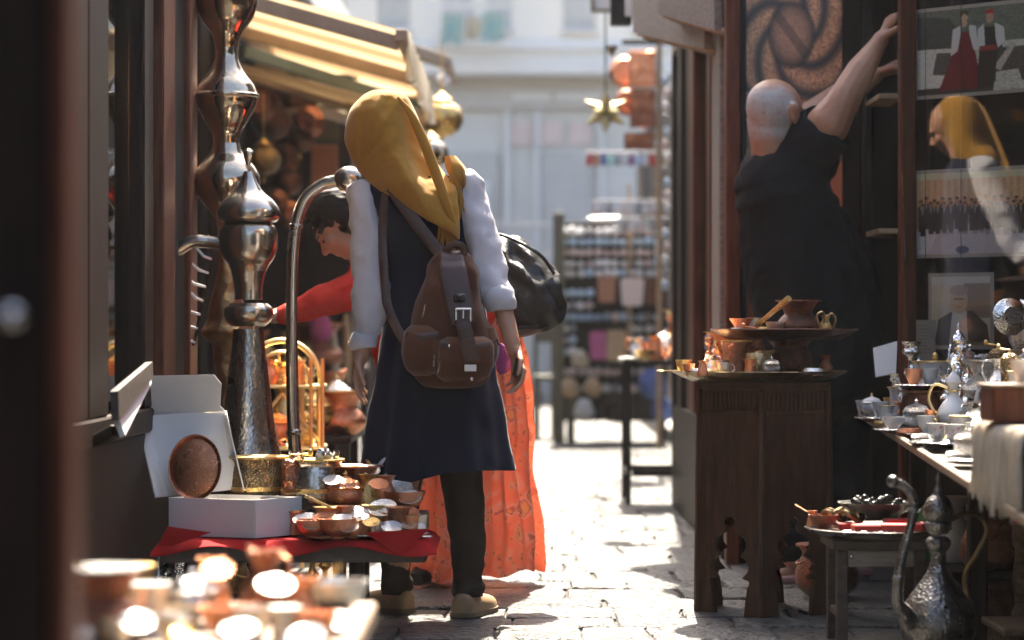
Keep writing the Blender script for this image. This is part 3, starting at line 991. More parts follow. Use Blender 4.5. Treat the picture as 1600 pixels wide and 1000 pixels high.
# balcony with washing
bal = thing('balcony_railing', 'thin pale balcony railing high on the far building', 'railing', W(740, 70, D0 - .9))
mb = MB()
a, b = W(660, 8, D0 - .9), W(800, 8, D0 - .9)
part('top_rail', MB().beam(a, b, .05, .05), m_ledge, bal)
part('bottom_rail', MB().beam(W(660, 72, D0 - .9), W(800, 72, D0 - .9), .06, .06), m_ledge, bal)
for i in range(15):
    x = 662 + i * 9.8
    part('baluster', MB().beam(W(x, 9, D0 - .9), W(x, 71, D0 - .9), .02, .02), m_ledge, bal)
for s in (664, 796):
    part('bracket', MB().beam(W(s, 72, D0 - .9), W(s, 72, D0 + .1), .06, .06), m_ledge, bal)
for i, (x0, x1, y0, y1, mt, lb) in enumerate(((690, 722, 22, 66, m_teal, 'turquoise cloth hung at the left of the far balcony'), (726, 748, 26, 60, m_awn_white, 'cream cloth hung in the middle of the far balcony'), (752, 788, 20, 64, m_teal, 'turquoise cloth hung at the right of the far balcony'))):
    r = []
    for k in range(9):
        x = x0 + (x1 - x0) * k / 8
        r.append([W(x, y0, D0 - 1.0 - .04 * math.sin(k * 1.7)), W(x + 2 * math.sin(k), y1 + 5 * math.sin(k * 1.3 + i), D0 - 1.03 - .05 * math.sin(k * 1.7 + 1))])
    mb = MB()
    f0 = [q[0] for q in r] + [q[0] + Vector((0, .02, 0)) for q in r[::-1]]
    f1 = [q[1] for q in r] + [q[1] + Vector((0, .02, 0)) for q in r[::-1]]
    mb.loft([f0, f1])
    solo('hanging_cloth', mb, mt, lb, 'cloth', 'washing on the far balcony')
# pale street railing in front of the far building
fr = thing('street_railing', 'low pale street railing before the far grey shopfront', 'railing', W(810, 600, 29))
for yy in (352, 400, 470):
    part('rail', MB().beam(W(640, yy, 29), W(1010, yy, 29), .05, .05), m_ledge, fr)
for i in range(13):
    x = 642 + i * 30.5
    a = W(x, 348, 29)
    part('post', MB().beam(a, (a.x, a.y, 0), .045, .045), m_ledge, fr)

# ------------------------------------------------------------------ left near shop: wooden display window along the street
LX = -1.06
ls = thing('wooden_shopfront', 'dark timber shopfront with tall display windows on the left', 'shop', (LX, 5.5, 0))


def lbox(name, mat, y0, y1, z0, z1, x0=LX - .07, x1=LX, parent=ls, label=None, bev=.006):
    return part(name, MB().box(((x0 + x1) / 2, (y0 + y1) / 2, (z0 + z1) / 2), (x1 - x0, y1 - y0, z1 - z0), bev), mat, parent, label)


lD = lambda px: LX * FPX / (px - 800)
lbox('base_panel', m_wood_dark, -4, 8.0, 0, .56, LX - .12, LX - .01)
lbox('base_moulding', m_wood_dark, -4, 7.98, .56, .63, LX - .13, LX + .006)
lbox('head_beam', m_wood_dark, -4, 8.0, 2.35, 2.9, LX - .13, LX)
lbox('upper_wall', m_plaster, -8, 8.0, 2.9, 3.6, LX - .35, LX - .02)
for k, y0 in enumerate([-3.5 + 1.25 * i for i in range(9)]):
    if y0 < 5:
        lbox('panel', m_wood_dark, y0, y0 + 1.15, .08, .5, LX - .01, LX + .006)
for (a, b, mt) in ((105, 138, m_black), (140, 170, m_wood_dark), (226, 240, m_wood_dark), (250, 268, m_wood_red), (271, 288, m_black), (291, 303, m_wood_red)):
    lbox('window_post', mt, lD(a), lD(b), .63, 2.35, LX - .08, LX + (.012 if mt is m_wood_red else .0))
for a, b in ((-3.9, 1.0), (1.1, 3.4), (3.5, lD(104))):
    w = lbox('window_pane', m_pane_left, a, b, .68, 2.35, LX - .05, LX - .044)
    lbox('window_frame', m_wood_dark, a, a + .06, .68, 2.35, LX - .07, LX + .005, w)
lbox('window_pane', m_pane_left, lD(171), lD(225), .66, 2.35, LX - .05, LX - .044)
lbox('window_pane', m_pane_left, lD(241), lD(249), .66, 2.35, LX - .05, LX - .044)
lbox('transom', m_wood_dark, lD(171), lD(225), 1.95, 2.0, LX - .06, LX - .03)
lbox('back_wall', m_maroon, -4, 8.2, 0, 3.2, LX - 1.3, LX - 1.2)
lbox('end_wall', m_maroon, 8.0, 8.1, 0, 3.0, LX - 1.2, LX - .05)
lbox('shop_floor', m_wood_dark, -4, 8.0, .60, .64, LX - 1.2, LX - .08)
lbox('ceiling_board', m_wood_dark, -4, 8.0, 2.5, 2.55, LX - 1.2, LX - .1)
# sloping sunlit sill board
sb = thing('sill_board', 'sunlit sloping sill board below the glass of the left shop window', 'sill board', W(200, 660, 6.2))
part('board', MB().quad(W(174, 648, 6.0), W(188, 684, 5.98), W(230, 602, 6.5), W(227, 574, 6.55), .014), m_white_porc, sb)
part('frame_rail', MB().quad(W(172, 612, 5.96), W(174, 658, 5.94), W(228, 590, 6.48), W(227, 566, 6.50), .02), m_wood_stool, sb)
part('bracket', MB().beam(W(182, 672, 6.05), W(150, 690, 6.1), .03, .03), m_wood_dark, sb)
# warm lamp inside the window with wares behind the glass
lampt = thing('window_lamp_or_glint', 'small lit warm lamp hanging inside the left shop window', 'lamp', W(71, 38, 6.8))
pl = W(71, 38, 6.6)
part('bulb', MB().ell(pl, (.018, .018, .024)), m_bulb, lampt)
part('lamp_shade', MB().lathe([(.025, .03), (.06, .02), (.03, .075), (.01, .08)], 16, pl), m_brass_old, lampt)
part('cord', MB().tube([pl + Vector((0, 0, .08)), (pl.x, pl.y, 2.5)], .004, 6), m_black, lampt)
ll = bpy.data.lights.new('lamp_glow', 'POINT')
ll.energy, ll.color, ll.shadow_soft_size = 6, (1, .6, .28), .03
lo = bpy.data.objects.new('lamp_glow', ll)
C.objects.link(lo)
lo.parent = lampt
lo.location = pl - WL[lampt.name] + Vector((.02, 0, -.06))
shelf = thing('window_shelf', 'dark shelf unit inside the left shop window', 'shelf', (LX - .6, 7.0, .64))
for z in (.95, 1.3, 1.65):
    part('shelf_board', MB().box((LX - .45, 6.9, z), (.6, 1.9, .02), .003), m_wood_dark, shelf)
for yy in (5.96, 7.84):
    part('shelf_side', MB().box((LX - .45, yy, 1.25), (.6, .02, 1.2), .003), m_wood_dark, shelf)
kinds = ['jug', 'sugar', 'vase', 'ewer', 'cup', 'candlestick', 'bowl', 'jar', 'mill']
desc = ['copper jug', 'lidded copper bowl', 'flared copper vase', 'slim brass ewer', 'brass cup', 'brass candlestick', 'wide copper bowl', 'domed brass jar', 'brass mill']
k = 0
for z, zn in ((.64, 'floor'), (.96, 'lowest shelf'), (1.31, 'middle shelf'), (1.66, 'top shelf')):
    for i in range(6):
        kk = kinds[(k * 4 + i) % 9]
        mt = [m_copper_old, m_brass_old, m_copper][(k + i) % 3]
        V(kk, (LX - .22 - .08 * (i % 2), 6.15 + .29 * i, z), .2 if kk not in ('bowl', 'cup') else .09, (mt, m_brass_old), '%s, %s along the %s inside the left window' % (desc[(k * 4 + i) % 9], ('nearest', 'second', 'third', 'fourth', 'fifth', 'farthest')[i], zn), 'wares inside the left window')
    k += 1
# open door leaf right beside the lens
dl = thing('door_leaf', 'dark brown door edge at the far left, out of focus', 'door', W(40, 1300, 2.2))
part('leaf', MB().box((-.58, 2.25, 1.0), (.32, .05, 2.2), .008), m_wood_dark, dl)
part('edge_strip', MB().box((-.412, 2.24, 1.0), (.016, .075, 2.2), .004), m_wood_red, dl)
part('knob', MB().tube([(-.452, 2.225, .865), (-.452, 2.19, .865)], .006, 8).ell((-.452, 2.178, .865), (.012, .012, .012)), m_steel, dl)

# ------------------------------------------------------------------ left row of shops farther up
lm = thing('arcade_shop', 'dark timber shop behind the tan awning on the left', 'shop', (-1.6, 14, 0))
part('back_wall', MB().box((-1.75, 19, 1.5), (.1, 21.8, 3.0), .01), m_maroon, lm)
part('roof_slab', MB().box((-2.1, 19, 2.95), (1.6, 21.8, .12), .01), m_wood_dark, lm)
part('upper_wall', MB().box((-2.0, 19, 3.4), (1.0, 21.8, .76), .01), m_plaster, lm)
for i, yy in enumerate((9.2, 11.7, 14.4, 17.4, 20.6, 24.2, 28)):
    part('post', MB().box((-1.42 + .02 * i, yy, 1.45), (.12, .14, 2.9), .01), m_wood_dark if i % 2 else m_awn_wood, lm)
part('dark_panel', MB().box((-1.52, 9.9, 2.0), (.06, 1.1, 1.7), .01), m_grey_hazed, lm)
part('shutter', MB().box((-1.56, 12.9, 1.5), (.05, 2.0, 2.4), .01), m_void, lm)
part('shutter', MB().box((-1.54, 16, 1.5), (.05, 2.2, 2.4), .01), m_wood_dark, lm)
# awning: sloping canvas strips over a wooden frame
aw = thing('awning', 'tan striped canvas awning sloping out over the left shops', 'awning', (-1.0, 11.5, 2.2))


def apt(t, d):      # t: 0 wall .. 1 street edge ; d depth
    return Vector((-1.45 + t * .97, d, 2.40 - .27 * t + (d - 10) * .012))


n = 9
for i in range(n):
    d0, d1 = 10.3 + 3.5 * i / n, 10.3 + 3.5 * (i + 1) / n
    a, b, c_, d_ = apt(0, d0), apt(1, d0), apt(1, d1), apt(0, d1)
    part('canvas_strip', MB().quad(a + Vector((0, .004, 0)), b + Vector((0, .004, 0)), c_, d_, .006), m_awning if i % 2 == 0 else m_awning2, aw)
for d in (10.32, 12.0, 13.7):
    part('rafter', MB().beam(apt(0, d) - Vector((0, 0, .05)), apt(1, d) - Vector((0, 0, .05)), .05, .06), m_awn_wood, aw)
part('beam', MB().beam(apt(.1, 12.1) - Vector((0, 0, .14)), apt(1, 13.0) - Vector((0, 0, .11)), .05, .06), m_teal_beam, aw)
part('front_bar', MB().beam(apt(1, 10.25) - Vector((-.01, 0, .02)), apt(1, 13.85) - Vector((-.01, 0, .02)), .05, .05), m_awn_wood, aw)
r = [[], []]
for i in range(33):
    d = 10.28 + 3.5 * i / 32
    p = apt(1, d) + Vector((.03 + .012 * math.sin(i * 2.2), 0, .0))
    r[0].append(p)
    r[1].append(p + Vector((.01 + .015 * math.sin(i * 2.2 + 1), 0, -.16 - .03 * abs(math.sin(i * .8)))))
mb = MB().loft([r[0] + [p + Vector((.006, 0, 0)) for p in r[0][::-1]], r[1] + [p + Vector((.006, 0, 0)) for p in r[1][::-1]]])
part('valance', mb, m_awn_white, aw)
part('lower_canvas', MB().quad(apt(0, 12.3) - Vector((0, 0, .2)), apt(1, 12.3) - Vector((0, 0, .17)), apt(1, 14.2) - Vector((0, 0, .19)), apt(0, 14.2) - Vector((0, 0, .22)), .006), m_awn_white, aw)
part('strut', MB().tube([apt(.25, 12.9) - Vector((0, 0, .34)), apt(.98, 13.1) - Vector((0, 0, .05))], .018, 8), m_awn_wood, aw)
part('batten_or_lit_gap', MB().beam(apt(.45, 12.6) - Vector((0, 0, .30)), apt(.8, 12.9) - Vector((0, 0, .30)), .04, .05), m_white_porc, aw)  # white strip put in for a sunlit gap in the awning
part('batten_or_lit_gap', MB().beam(apt(.0, 12.2) - Vector((0, 0, .25)), apt(1, 12.9) - Vector((0, 0, .24)), .05, .03), m_awn_wood, aw)
a2 = thing('awning_support', 'folding awning arm with drop bracket beyond the tan awning', 'awning support', W(690, 120, 15))
part('arm', MB().beam(W(640, 78, 14.5), W(697, 98, 15), .06, .07), m_awn_wood, a2)
part('drop_bracket', MB().beam(W(697, 92, 15), W(708, 132, 15), .05, .06), m_awn_wood, a2)
part('wall_bar', MB().beam(W(640, 78, 14.5), (-1.5, 14.4, 2.6), .05, .05), m_awn_wood, a2)
part('end_cap', MB().ell(W(694, 128, 15), (.05, .05, .05)), m_white_porc, a2)

# ------------------------------------------------------------------ right block of shops
RX = .785
rb = thing('corner_shop', 'timber shop block on the right with glazed side and poster wall', 'shop', (RX, 10.3, 0))


def rbox(name, mat, x0, x1, y0, y1, z0, z1, parent=rb, label=None, bev=.006):
    return part(name, MB().box(((x0 + x1) / 2, (y0 + y1) / 2, (z0 + z1) / 2), (x1 - x0, y1 - y0, z1 - z0), bev), mat, parent, label)


rbox('front_wall', m_black, RX + .06, 4, 8.96, 9.06, 0, 3.3)
rbox('side_plinth', m_wood_dark, RX, RX + .12, 9.05, 11.8, 0, .5)
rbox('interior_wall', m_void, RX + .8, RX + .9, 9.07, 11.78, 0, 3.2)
rbox('end_wall', m_wood_dark, RX, 4, 11.8, 11.9, 0, 3.3)
rbox('roof', m_grey_hazed, RX - .05, 4, 8.9, 12, 3.31, 3.42)
rbox('head_beam', m_wood_grey, RX - .005, RX + .1, 9.07, 11.79, 2.2, 3.3)
rD = lambda px: RX * FPX / (px - 800)
rbox('corner_post', m_wood_red, RX, RX + .052, 8.86, 8.955, 0, 3.3)
rbox('corner_trim', m_black, RX + .054, RX + .075, 8.87, 8.955, 0, 3.3)
for a, b, mt in ((1124, 1112, m_wood_grey), (1109, 1104, m_wood_red), (1083, 1076, m_wood_red), (1064, 1058, m_wood_dark)):
    rbox('window_post', mt, RX, RX + .07, rD(a), rD(b), .5, 2.2)
rbox('window_pane', m_pane, RX + .03, RX + .036, rD(1104), rD(1083), .5, 2.2)
rbox('door_panel', m_wood_dark, RX + .02, RX + .05, rD(1076), rD(1064), .5, 2.2)
rbox('door_panel', m_void, RX + .02, RX + .05, rD(1058), 11.79, .5, 2.2)
rbox('letter_rail', m_wood_grey, RX - .008, RX + .03, rD(1111), rD(1104), .78, .84)
for i, (yy, lb) in enumerate(((122, 'upper of two added glowing bulbs imitating sunlit reflections in the right side window'), (152, 'lower of two added glowing bulbs imitating sunlit reflections in the right side window'))):  # glowing bulbs added in place of sunlit reflections on the pane
    lt = thing('window_lamp_or_glint', lb, 'lamp', W(1093, yy, 10.6), 'added glint bulbs in the right window')
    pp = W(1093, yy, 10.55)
    part('bulb', MB().ell(pp, (.022, .022, .030 + .012 * i)), m_glint_bulb, lt)
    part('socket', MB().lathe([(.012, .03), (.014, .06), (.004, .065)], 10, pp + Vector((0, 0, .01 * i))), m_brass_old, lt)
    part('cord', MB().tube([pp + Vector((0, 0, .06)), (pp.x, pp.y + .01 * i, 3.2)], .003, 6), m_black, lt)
# lifted grey shutter flaps above the window
for i, (pts, lb) in enumerate((((W(996, -40, 10.4), W(1000, 52, 10.3), W(1112, 78, 9.35), W(1112, -10, 9.35)), 'lower lifted grey wooden shutter flap above the right window'),
                               ((W(1040, -40, 9.6), W(1040, 22, 9.6), W(1128, 48, 8.98), W(1128, -20, 8.98)), 'upper lifted grey wooden shutter flap beside the red post'))):
    sh = thing('shutter_flap', lb, 'shutter', pts[1], 'lifted wooden shutters')
    a, b, c_, d_ = pts
    part('front_board', MB().quad(a, b, c_, d_, .03), m_wood_grey, sh)
    o = Vector((.25, .12, .0))
    part('under_board', MB().quad(b + Vector((.01, .03, .0)), b + o + Vector((.1, .3, .10)), c_ + o * .3 + Vector((.0, .3, .10)), c_ + Vector((.01, .03, 0)), .02), m_wood_grey, sh)
    part('bottom_lip', MB().beam(b + Vector((0, 0, -.005)), c_ + Vector((0, 0, -.005)), .03, .014), m_wood_light, sh)
bx = thing('black_lamp_box', 'black box lantern hung beyond the grey shutter flaps', 'lantern', W(970, 38, 11.5))
part('box', MB().box(W(970, 8, 11.5), (.10, .12, .19), .006), m_black, bx)
part('white_face', MB().box(W(985, 4, 11.4), (.05, .02, .13), .003), m_whitesign, bx)
part('bracket', MB().beam(W(970, -22, 11.5), W(1068, -40, 11.6), .03, .03), m_iron, bx)
sgn = thing('hanging_sign', 'small pale framed sign hung at the top near the far building', 'sign', W(940, 20, 13.5))
part('board', MB().box(W(942, -2, 13.5), (.11, .02, .13), .003), m_whitesign, sgn)
for dx, dz, w_, h_ in ((0, .07, .135, .016), (0, -.07, .135, .016), (-.06, 0, .016, .13), (.06, 0, .016, .13)):
    part('frame', MB().box(W(942, -2, 13.49) + Vector((dx, -.012, dz)), (w_, .03, h_), .003), m_brass_old, sgn)
part('bracket', MB().beam(W(942, -24, 13.5), (1.5, 13.6, 2.75), .02, .02), m_iron, sgn)

# right row farther up, behind the kerb
rr_ = thing('row_of_shops', 'dark shop row on the right beyond the metal table', 'shop', (1.6, 20, 0))
part('wall', MB().box((1.65, 22, 1.7), (.1, 18, 3.2), .01), m_wood_dark, rr_)
part('wall', MB().box((2.4, 13.0, 1.7), (1.5, .1, 3.2), .01), m_wood_dark, rr_)
part('roof', MB().box((2.6, 22, 3.35), (2.0, 18, .1), .01), m_grey_hazed, rr_)
part('dark_door', MB().box((1.585, 16.4, 1.3), (.03, 2.4, 2.5), .01), m_void, rr_)
part('dark_curtain', MB().box((1.32, 16.1, 1.42), (.5, .06, 2.62), .01), m_black, rr_)
for i in range(6):
    part('post', MB().box((1.58, 14.0 + i * 3.2, 1.6), (.05, .12, 2.9), .006), m_awn_wood, rr_)

# ------------------------------------------------------------------ right near shop around the wares
rn = thing('copper_shop', 'dark shop interior and angled glass on the right behind the wares', 'shop', (1.6, 7, 0))
part('side_wall', MB().box((2.0, 1.6, 1.4), (.1, 11.6, 2.8), .01), m_wood_dark, rn)
part('cabinet_back', MB().box((1.42, 8.93, 1.4), (.40, .03, 2.8), .004), m_void, rn)
part('cabinet_post', MB().box((1.30, 8.86, 1.4), (.03, .1, 2.8), .004), m_black, rn)
A, B_ = Vector((1.318, 8.0, 0)), Vector((1.90, 7.48, 0))
u = (B_ - A).normalized()
nrm = Vector((-u.y, u.x, 0))        # towards the shop interior
if nrm.y < 0: nrm = -nrm
part('post', MB().box((W(1418, 0, 8.02).x, 8.03, 1.05), (.052, .07, 2.1), .005), m_wood_red, rn)
part('window_pane', MB().quad(A + Vector((0, 0, .66)), B_ + Vector((0, 0, .66)), B_ + Vector((0, 0, 2.04)) - nrm * .094, A + Vector((0, 0, 2.04)) - nrm * .094, .005), m_pane_photo, rn)
part('window_head', MB().beam(A + Vector((0, 0, 2.075)) - nrm * .094, B_ + Vector((0, 0, 2.075)) - nrm * .094, .06, .068), m_wood_dark, rn)
part('window_base', MB().beam(A + Vector((0, 0, .33)), B_ + Vector((0, 0, .33)), .06, .655), m_wood_dark, rn)
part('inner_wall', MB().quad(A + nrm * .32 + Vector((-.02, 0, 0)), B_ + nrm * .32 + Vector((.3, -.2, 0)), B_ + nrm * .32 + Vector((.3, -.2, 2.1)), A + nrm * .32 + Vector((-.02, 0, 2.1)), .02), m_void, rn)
part('ceiling_board', MB().prism([(1.26, 8.95), (1.26, 8.09), (1.36, 8.09), (1.45, 8.95)], lambda a, b, w: Vector((a, b, 2.112 + w)), .04), m_wood_dark, rn)
for yy, lb in ((152, 'upper'), (362, 'lower')):
    a = W(1389, yy, 8.35)
    sh = solo('shelf_board', MB().box((1.302, 8.45, a.z), (.085, .3, .018), .002), m_wood_light, '%s pale shelf board in the dark gap left of the photographs' % lb, 'shelf', 'shelves in the dark gap')
# photographs behind the glass
PH = []


def gpoint(px, z, off):     # the point on the glass plane (moved inwards by off) seen at column px
    k = (px - 800) / FPX
    P0 = A + nrm * off
    t = (k * P0.y - P0.x) / (u.x - k * u.y)
    q = P0 + u * t
    q.z = z
    return q


def photo(name, px0, px1, py0, py1, mat, label, off=.03, border=True):
    D_ = gpoint((px0 + px1) / 2, 0, off).y
    z0, z1 = W(0, py1, D_).z, W(0, py0, D_).z
    a, b = gpoint(px0, z0, off), gpoint(px1, z0, off)
    c_, d_ = b.copy(), a.copy()
    c_.z = d_.z = z1
    root = thing(name, label, 'photograph', (a + b) / 2, 'photographs behind the angled glass')
    me = bpy.data.meshes.new('print')
    f = -nrm * .003
    off0 = WL[root.name]
    me.from_pydata([a + f - off0, b + f - off0, c_ + f - off0, d_ + f - off0], [], [[0, 1, 2, 3]])
    uv = me.uv_layers.new()
    for i, q in enumerate(((0, 0), (1, 0), (1, 1), (0, 1))):
        uv.data[i].uv = q
    o = bpy.data.objects.new('print', me)
    me.materials.append(mat)
    C.objects.link(o)
    o.parent = root
    WL[o.name] = off0
    e_ = u * .012
    z_ = Vector((0, 0, .012))
    if not border: e_ *= 0; z_ *= 0
    part('mount', MB().quad(a - e_ - z_, b + e_ - z_, c_ + e_ + z_, d_ - e_ + z_, .002), m_paper, root)
    part('hanger', MB().beam((c_ + d_) / 2 + Vector((0, 0, 0)), Vector(((c_ + d_).x / 2, (c_ + d_)  .y / 2, 2.11)), .002, .002, up=(1, 0, 0)), m_iron, root)
    return root


P1 = Pic(320, 260, (.10, .105, .085))
P1.rect(0, .42, 1, 1, (.42, .38, .33))
P1.poly([(0, .05), (.3, .1), (.4, .3), (.4, .48), (0, .45)], (.045, .05, .045))
P1.poly([(0, .45), (.35, .46), (.25, .9), (0, .92)], (.50, .45, .40))
P1.poly([(.18, .5), (.45, .52), (.35, .78), (.14, .76)], (.06, .055, .05))
P1.poly([(.6, .5), (1, .5), (1, .9), (.55, .9)], (.05, .045, .045))
P1.poly([(.72, .78), (.92, .76), (.95, .9), (.72, .95)], (.42, .38, .34))
P1.rect(0, .92, .7, 1, (.035, .03, .03))
P1.poly([(.70, .72), (.86, .44), (.90, .47), (.76, .77)], (.40, .33, .28))
P1.grain(.5, 4)
P1.poly([(.38, .28), (.50, .28), (.60, .96), (.20, .96), (.30, .62)], (.13, .010, .018))
P1.poly([(.40, .5), (.44, .3), (.46, .96), (.30, .96)], (.12, .008, .015))
P1.poly([(.33, .24), (.40, .2), (.40, .3), (.37, .5), (.31, .55)], (.62, .58, .60))
P1.poly([(.48, .2), (.54, .22), (.56, .5), (.52, .5), (.48, .3)], (.62, .58, .60))
P1.ell(.435, .1, .032, .06, (.40, .24, .17))
P1.ell(.435, .17, .025, .05, (.40, .24, .17))
P1.ell(.435, .065, .036, .045, (.05, .03, .02))
P1.ell(.435, .11, .025, .045, (.42, .26, .18))
P1.poly([(.58, .24), (.76, .24), (.78, .5), (.74, .5), (.70, .96), (.55, .96)], (.018, .015, .015))
P1.poly([(.56, .26), (.61, .2), (.62, .46), (.55, .5)], (.62, .60, .57))
P1.poly([(.71, .2), (.79, .26), (.80, .42), (.74, .5), (.72, .4)], (.62, .60, .57))
P1.rect(.57, .46, .73, .52, (.20, .03, .03))
P1.ell(.665, .13, .034, .07, (.36, .20, .14))
P1.rect(.63, .04, .70, .085, (.30, .02, .02))
P1.grain(.5, 3)
P1.grain(.3, 1)
P1.blur(3)
part('skylight_blocker', MB().beam(A + nrm * .1 + Vector((.02, 0, 1.05)), Vector((1.48, 8.9, 1.05)), .02, 2.1), m_void, rn)  # unseen panel added to keep skylight out of the dark gap
photo('photograph', 1434, 1606, 12, 144, picmat('print_couple', P1.a * np.array([2.0, 2.2, 2.2], np.float32)), 'topmost photograph showing a couple, woman in long dark red dress')
P2 = Pic(320, 250, (.40, .22, .13))
for i in range(16):
    P2.rect(i / 16, .02, i / 16 + .03, .34, (.55, .36, .22), .6)
P2.rect(0, .0, 1, .08, (.60, .42, .28))
P2.poly([(0, .7), (.2, .6), (.8, .6), (1, .75), (1, 1), (0, 1)], (.42, .40, .46))
P2.grain(.4, 3)
rp = random.Random(6)
for r_ in (0, 1):
    for i in range(15):
        x = .03 + i * .067 + rp.uniform(-.018, .018) + r_ * .03
        y_ = .35 + r_ * .06 + rp.uniform(-.025, .02)
        k = rp.uniform(.006, .03)
        P2.ell(x, y_, .017, .034, (.26 + k, .15, .10))
        P2.ell(x, y_ - .024, .017, .018, (.03, .02, .015))
        P2.poly([(x - .030, y_ + .06), (x - .012, y_ + .035), (x + .012, y_ + .035), (x + .032, y_ + .06), (x + .024, y_ + .36), (x - .022, y_ + .36)], (k, k, k * 1.25))
        P2.poly([(x - .006, y_ + .04), (x + .006, y_ + .04), (x, y_ + .12)], (.4, .38, .36))
P2.poly([(.2, .74), (.8, .7), (1, .85), (.9, 1), (.1, 1)], (.30, .27, .30), .6)
P2.grain(.5, 2)
P2.ell(.42, .95, .06, .05, (.04, .06, .14))
P2.blur(3)
photo('photograph', 1433, 1606, 268, 396, picmat('print_group', P2.a * 2.4), 'middle photograph showing a long row of people in dark suits')
P3 = Pic(200, 240, (.36, .30, .24))
P3.rect(0, 0, 1, .12, (.5, .42, .34))
P3.rect(.55, .1, 1, .6, (.16, .12, .10))
P3.grain(.3, 3)
P3.poly([(.05, 1), (.12, .62), (.35, .5), (.7, .5), (.95, .7), (1, 1)], (.02, .018, .02))
P3.poly([(.36, .5), (.6, .5), (.62, 1), (.30, 1)], (.62, .58, .54))
P3.ell(.47, .34, .15, .2, (.42, .24, .16))
P3.ell(.47, .2, .16, .08, (.22, .18, .16))
P3.rect(.38, .31, .56, .335, (.08, .05, .04))
P3.rect(.42, .43, .52, .45, (.25, .1, .08))
P3.blur(1)
photo('photograph', 1456, 1548, 432, 540, picmat('print_portrait', P3.a * 3.0), 'lower photograph showing an elderly man in a dark jacket', .02)
P4 = Pic(120, 160, (.58, .54, .50))
for i in range(9):
    P4.rect(.12, .12 + i * .08, .12 + .7 * ((i * 37 % 10) / 10 * .4 + .6), .14 + i * .08, (.35, .33, .32))
photo('photograph', 1430, 1462, 500, 566, picmat('print_sheet', P4.a), 'small pale printed sheet at the lower left of the angled glass', .015, False)

# ------------------------------------------------------------------ bun poster on the corner shop
bw, bh = 300, 620
PB = Pic(bw, bh, (.022, .022, .024))
PB.rect(0, .30, 1, 1, (.10, .085, .075))
PB.poly([(.0, .30), (.3, .26), (1, .34), (1, .40), (.3, .34), (0, .36)], (.22, .16, .12))
PB.rect(.0, .5, 1, 1, (.34, .12, .055))
PB.rect(.0, .38, .42, .62, (.14, .11, .095))
asp = bh / bw
cx, cy, R = .46, .115, .50
dx, dy = (PB.x - cx), (PB.y - cy) * asp
r_ = np.sqrt(dx * dx + dy * dy)
th = np.arctan2(dy, dx)
lob = np.mod((th + 2.4 * r_ / R) * 6 / (2 * np.pi), 1.0)
prof = np.sin(np.pi * lob) ** .55
rsn = np.random.RandomState(2)
g1 = np.kron(rsn.rand(bh // 3 + 1, bw // 3 + 1), np.ones((3, 3)))[:bh, :bw]
g2 = rsn.rand(bh, bw)
crust = np.clip(prof, 0, 1) ** 2.2
seed_ = (g1 > .45) * (np.sin(np.pi * lob) > .55)
col = np.stack([.012 + .20 * crust + .22 * seed_ * crust, .010 + .10 * crust + .13 * seed_ * crust, .010 + .05 * crust + .06 * seed_ * crust], -1)
edge = np.clip((R - r_) / .05, 0, 1)[..., None]
m_ = r_ < R
PB.a[m_] = (PB.a * (1 - edge) + col * edge * (.8 + .4 * g2[..., None]))[m_]
kx, ky = dx / .19, dy / .20
kr = np.sqrt(kx * kx + ky * ky)
kn = kr < 1
kc = np.clip(1 - kr ** 3, .12, 1)[..., None] * np.array([.27, .15, .085]) * (.7 + .5 * g1[..., None])
kc = kc * np.where(np.abs(kx * .7 - ky * .75) < .18, .45, 1)[..., None]
PB.a[kn] = kc[kn]
PB.a[(kr > 1) & (kr < 1.09)] *= .35
PB.blur(1)
pr = thing('bakery_poster', 'tall poster with a round seeded twisted bun above yellow letters', 'poster', W(1240, 500, 8.94))
pa, pb = W(1152, -6, 8.94), W(1335, 512, 8.94)
off0 = WL[pr.name]
me = bpy.data.meshes.new('print')
me.from_pydata([Vector(q) - off0 for q in ((pa.x, 8.938, pb.z), (pb.x, 8.938, pb.z), (pb.x, 8.938, pa.z), (pa.x, 8.938, pa.z))], [], [[0, 1, 2, 3]])
uv = me.uv_layers.new()
for i, q in enumerate(((0, 0), (1, 0), (1, 1), (0, 1))):
    uv.data[i].uv = q
o = bpy.data.objects.new('print', me)
me.materials.append(picmat('print_bun', PB.a * np.array([1.75, 1.45, 1.3], np.float32), .3))
C.objects.link(o)
o.parent = pr
part('board', MB().box(((pa.x + pb.x) / 2, 8.951, (pa.z + pb.z) / 2), (pb.x - pa.x + .004, .02, pa.z - pb.z + .004), .002), m_black, pr)


def letter(txt, px, py, hpx, D_, parent, mat):
    cu = bpy.data.curves.new('t', 'FONT')
    cu.body = txt
    cu.size = hpx * D_ / FPX * 1.4
    cu.extrude = .001
    to = bpy.data.objects.new('t', cu)
    C.objects.link(to)
    dg = bpy.context.evaluated_depsgraph_get()
    me = bpy.data.meshes.new_from_object(to.evaluated_get(dg))
    bpy.data.objects.remove(to)
    q = W(px, py, D_)
    me.transform(Matrix.Translation(q - WL[parent.name]) @ Matrix.Rotation(math.radians(90), 4, 'X'))
    o = bpy.data.objects.new('lettering', me)
    me.materials.clear()
    me.materials.append(mat)
    C.objects.link(o)
    o.parent = parent


letter('M', 1159, 205, 25, 8.936, pr, m_yellow)
letter('OL', 1160, 256, 24, 8.936, pr, m_yellow)
letter('V', 1302, 238, 24, 8.936, pr, m_yellow)
# ------------------------------------------------------------------ people
def px_rows(rows, n):
    """rows (px, py, D, a_px, b_px) -> path, radii a, radii b, smoothly interpolated"""
    q = catmull(rows, n)
    return [W(r[0], r[1], r[2]) for r in q], [max(.002, r[3] * r[2] / FPX) for r in q], [max(.002, r[4] * r[2] / FPX) for r in q]


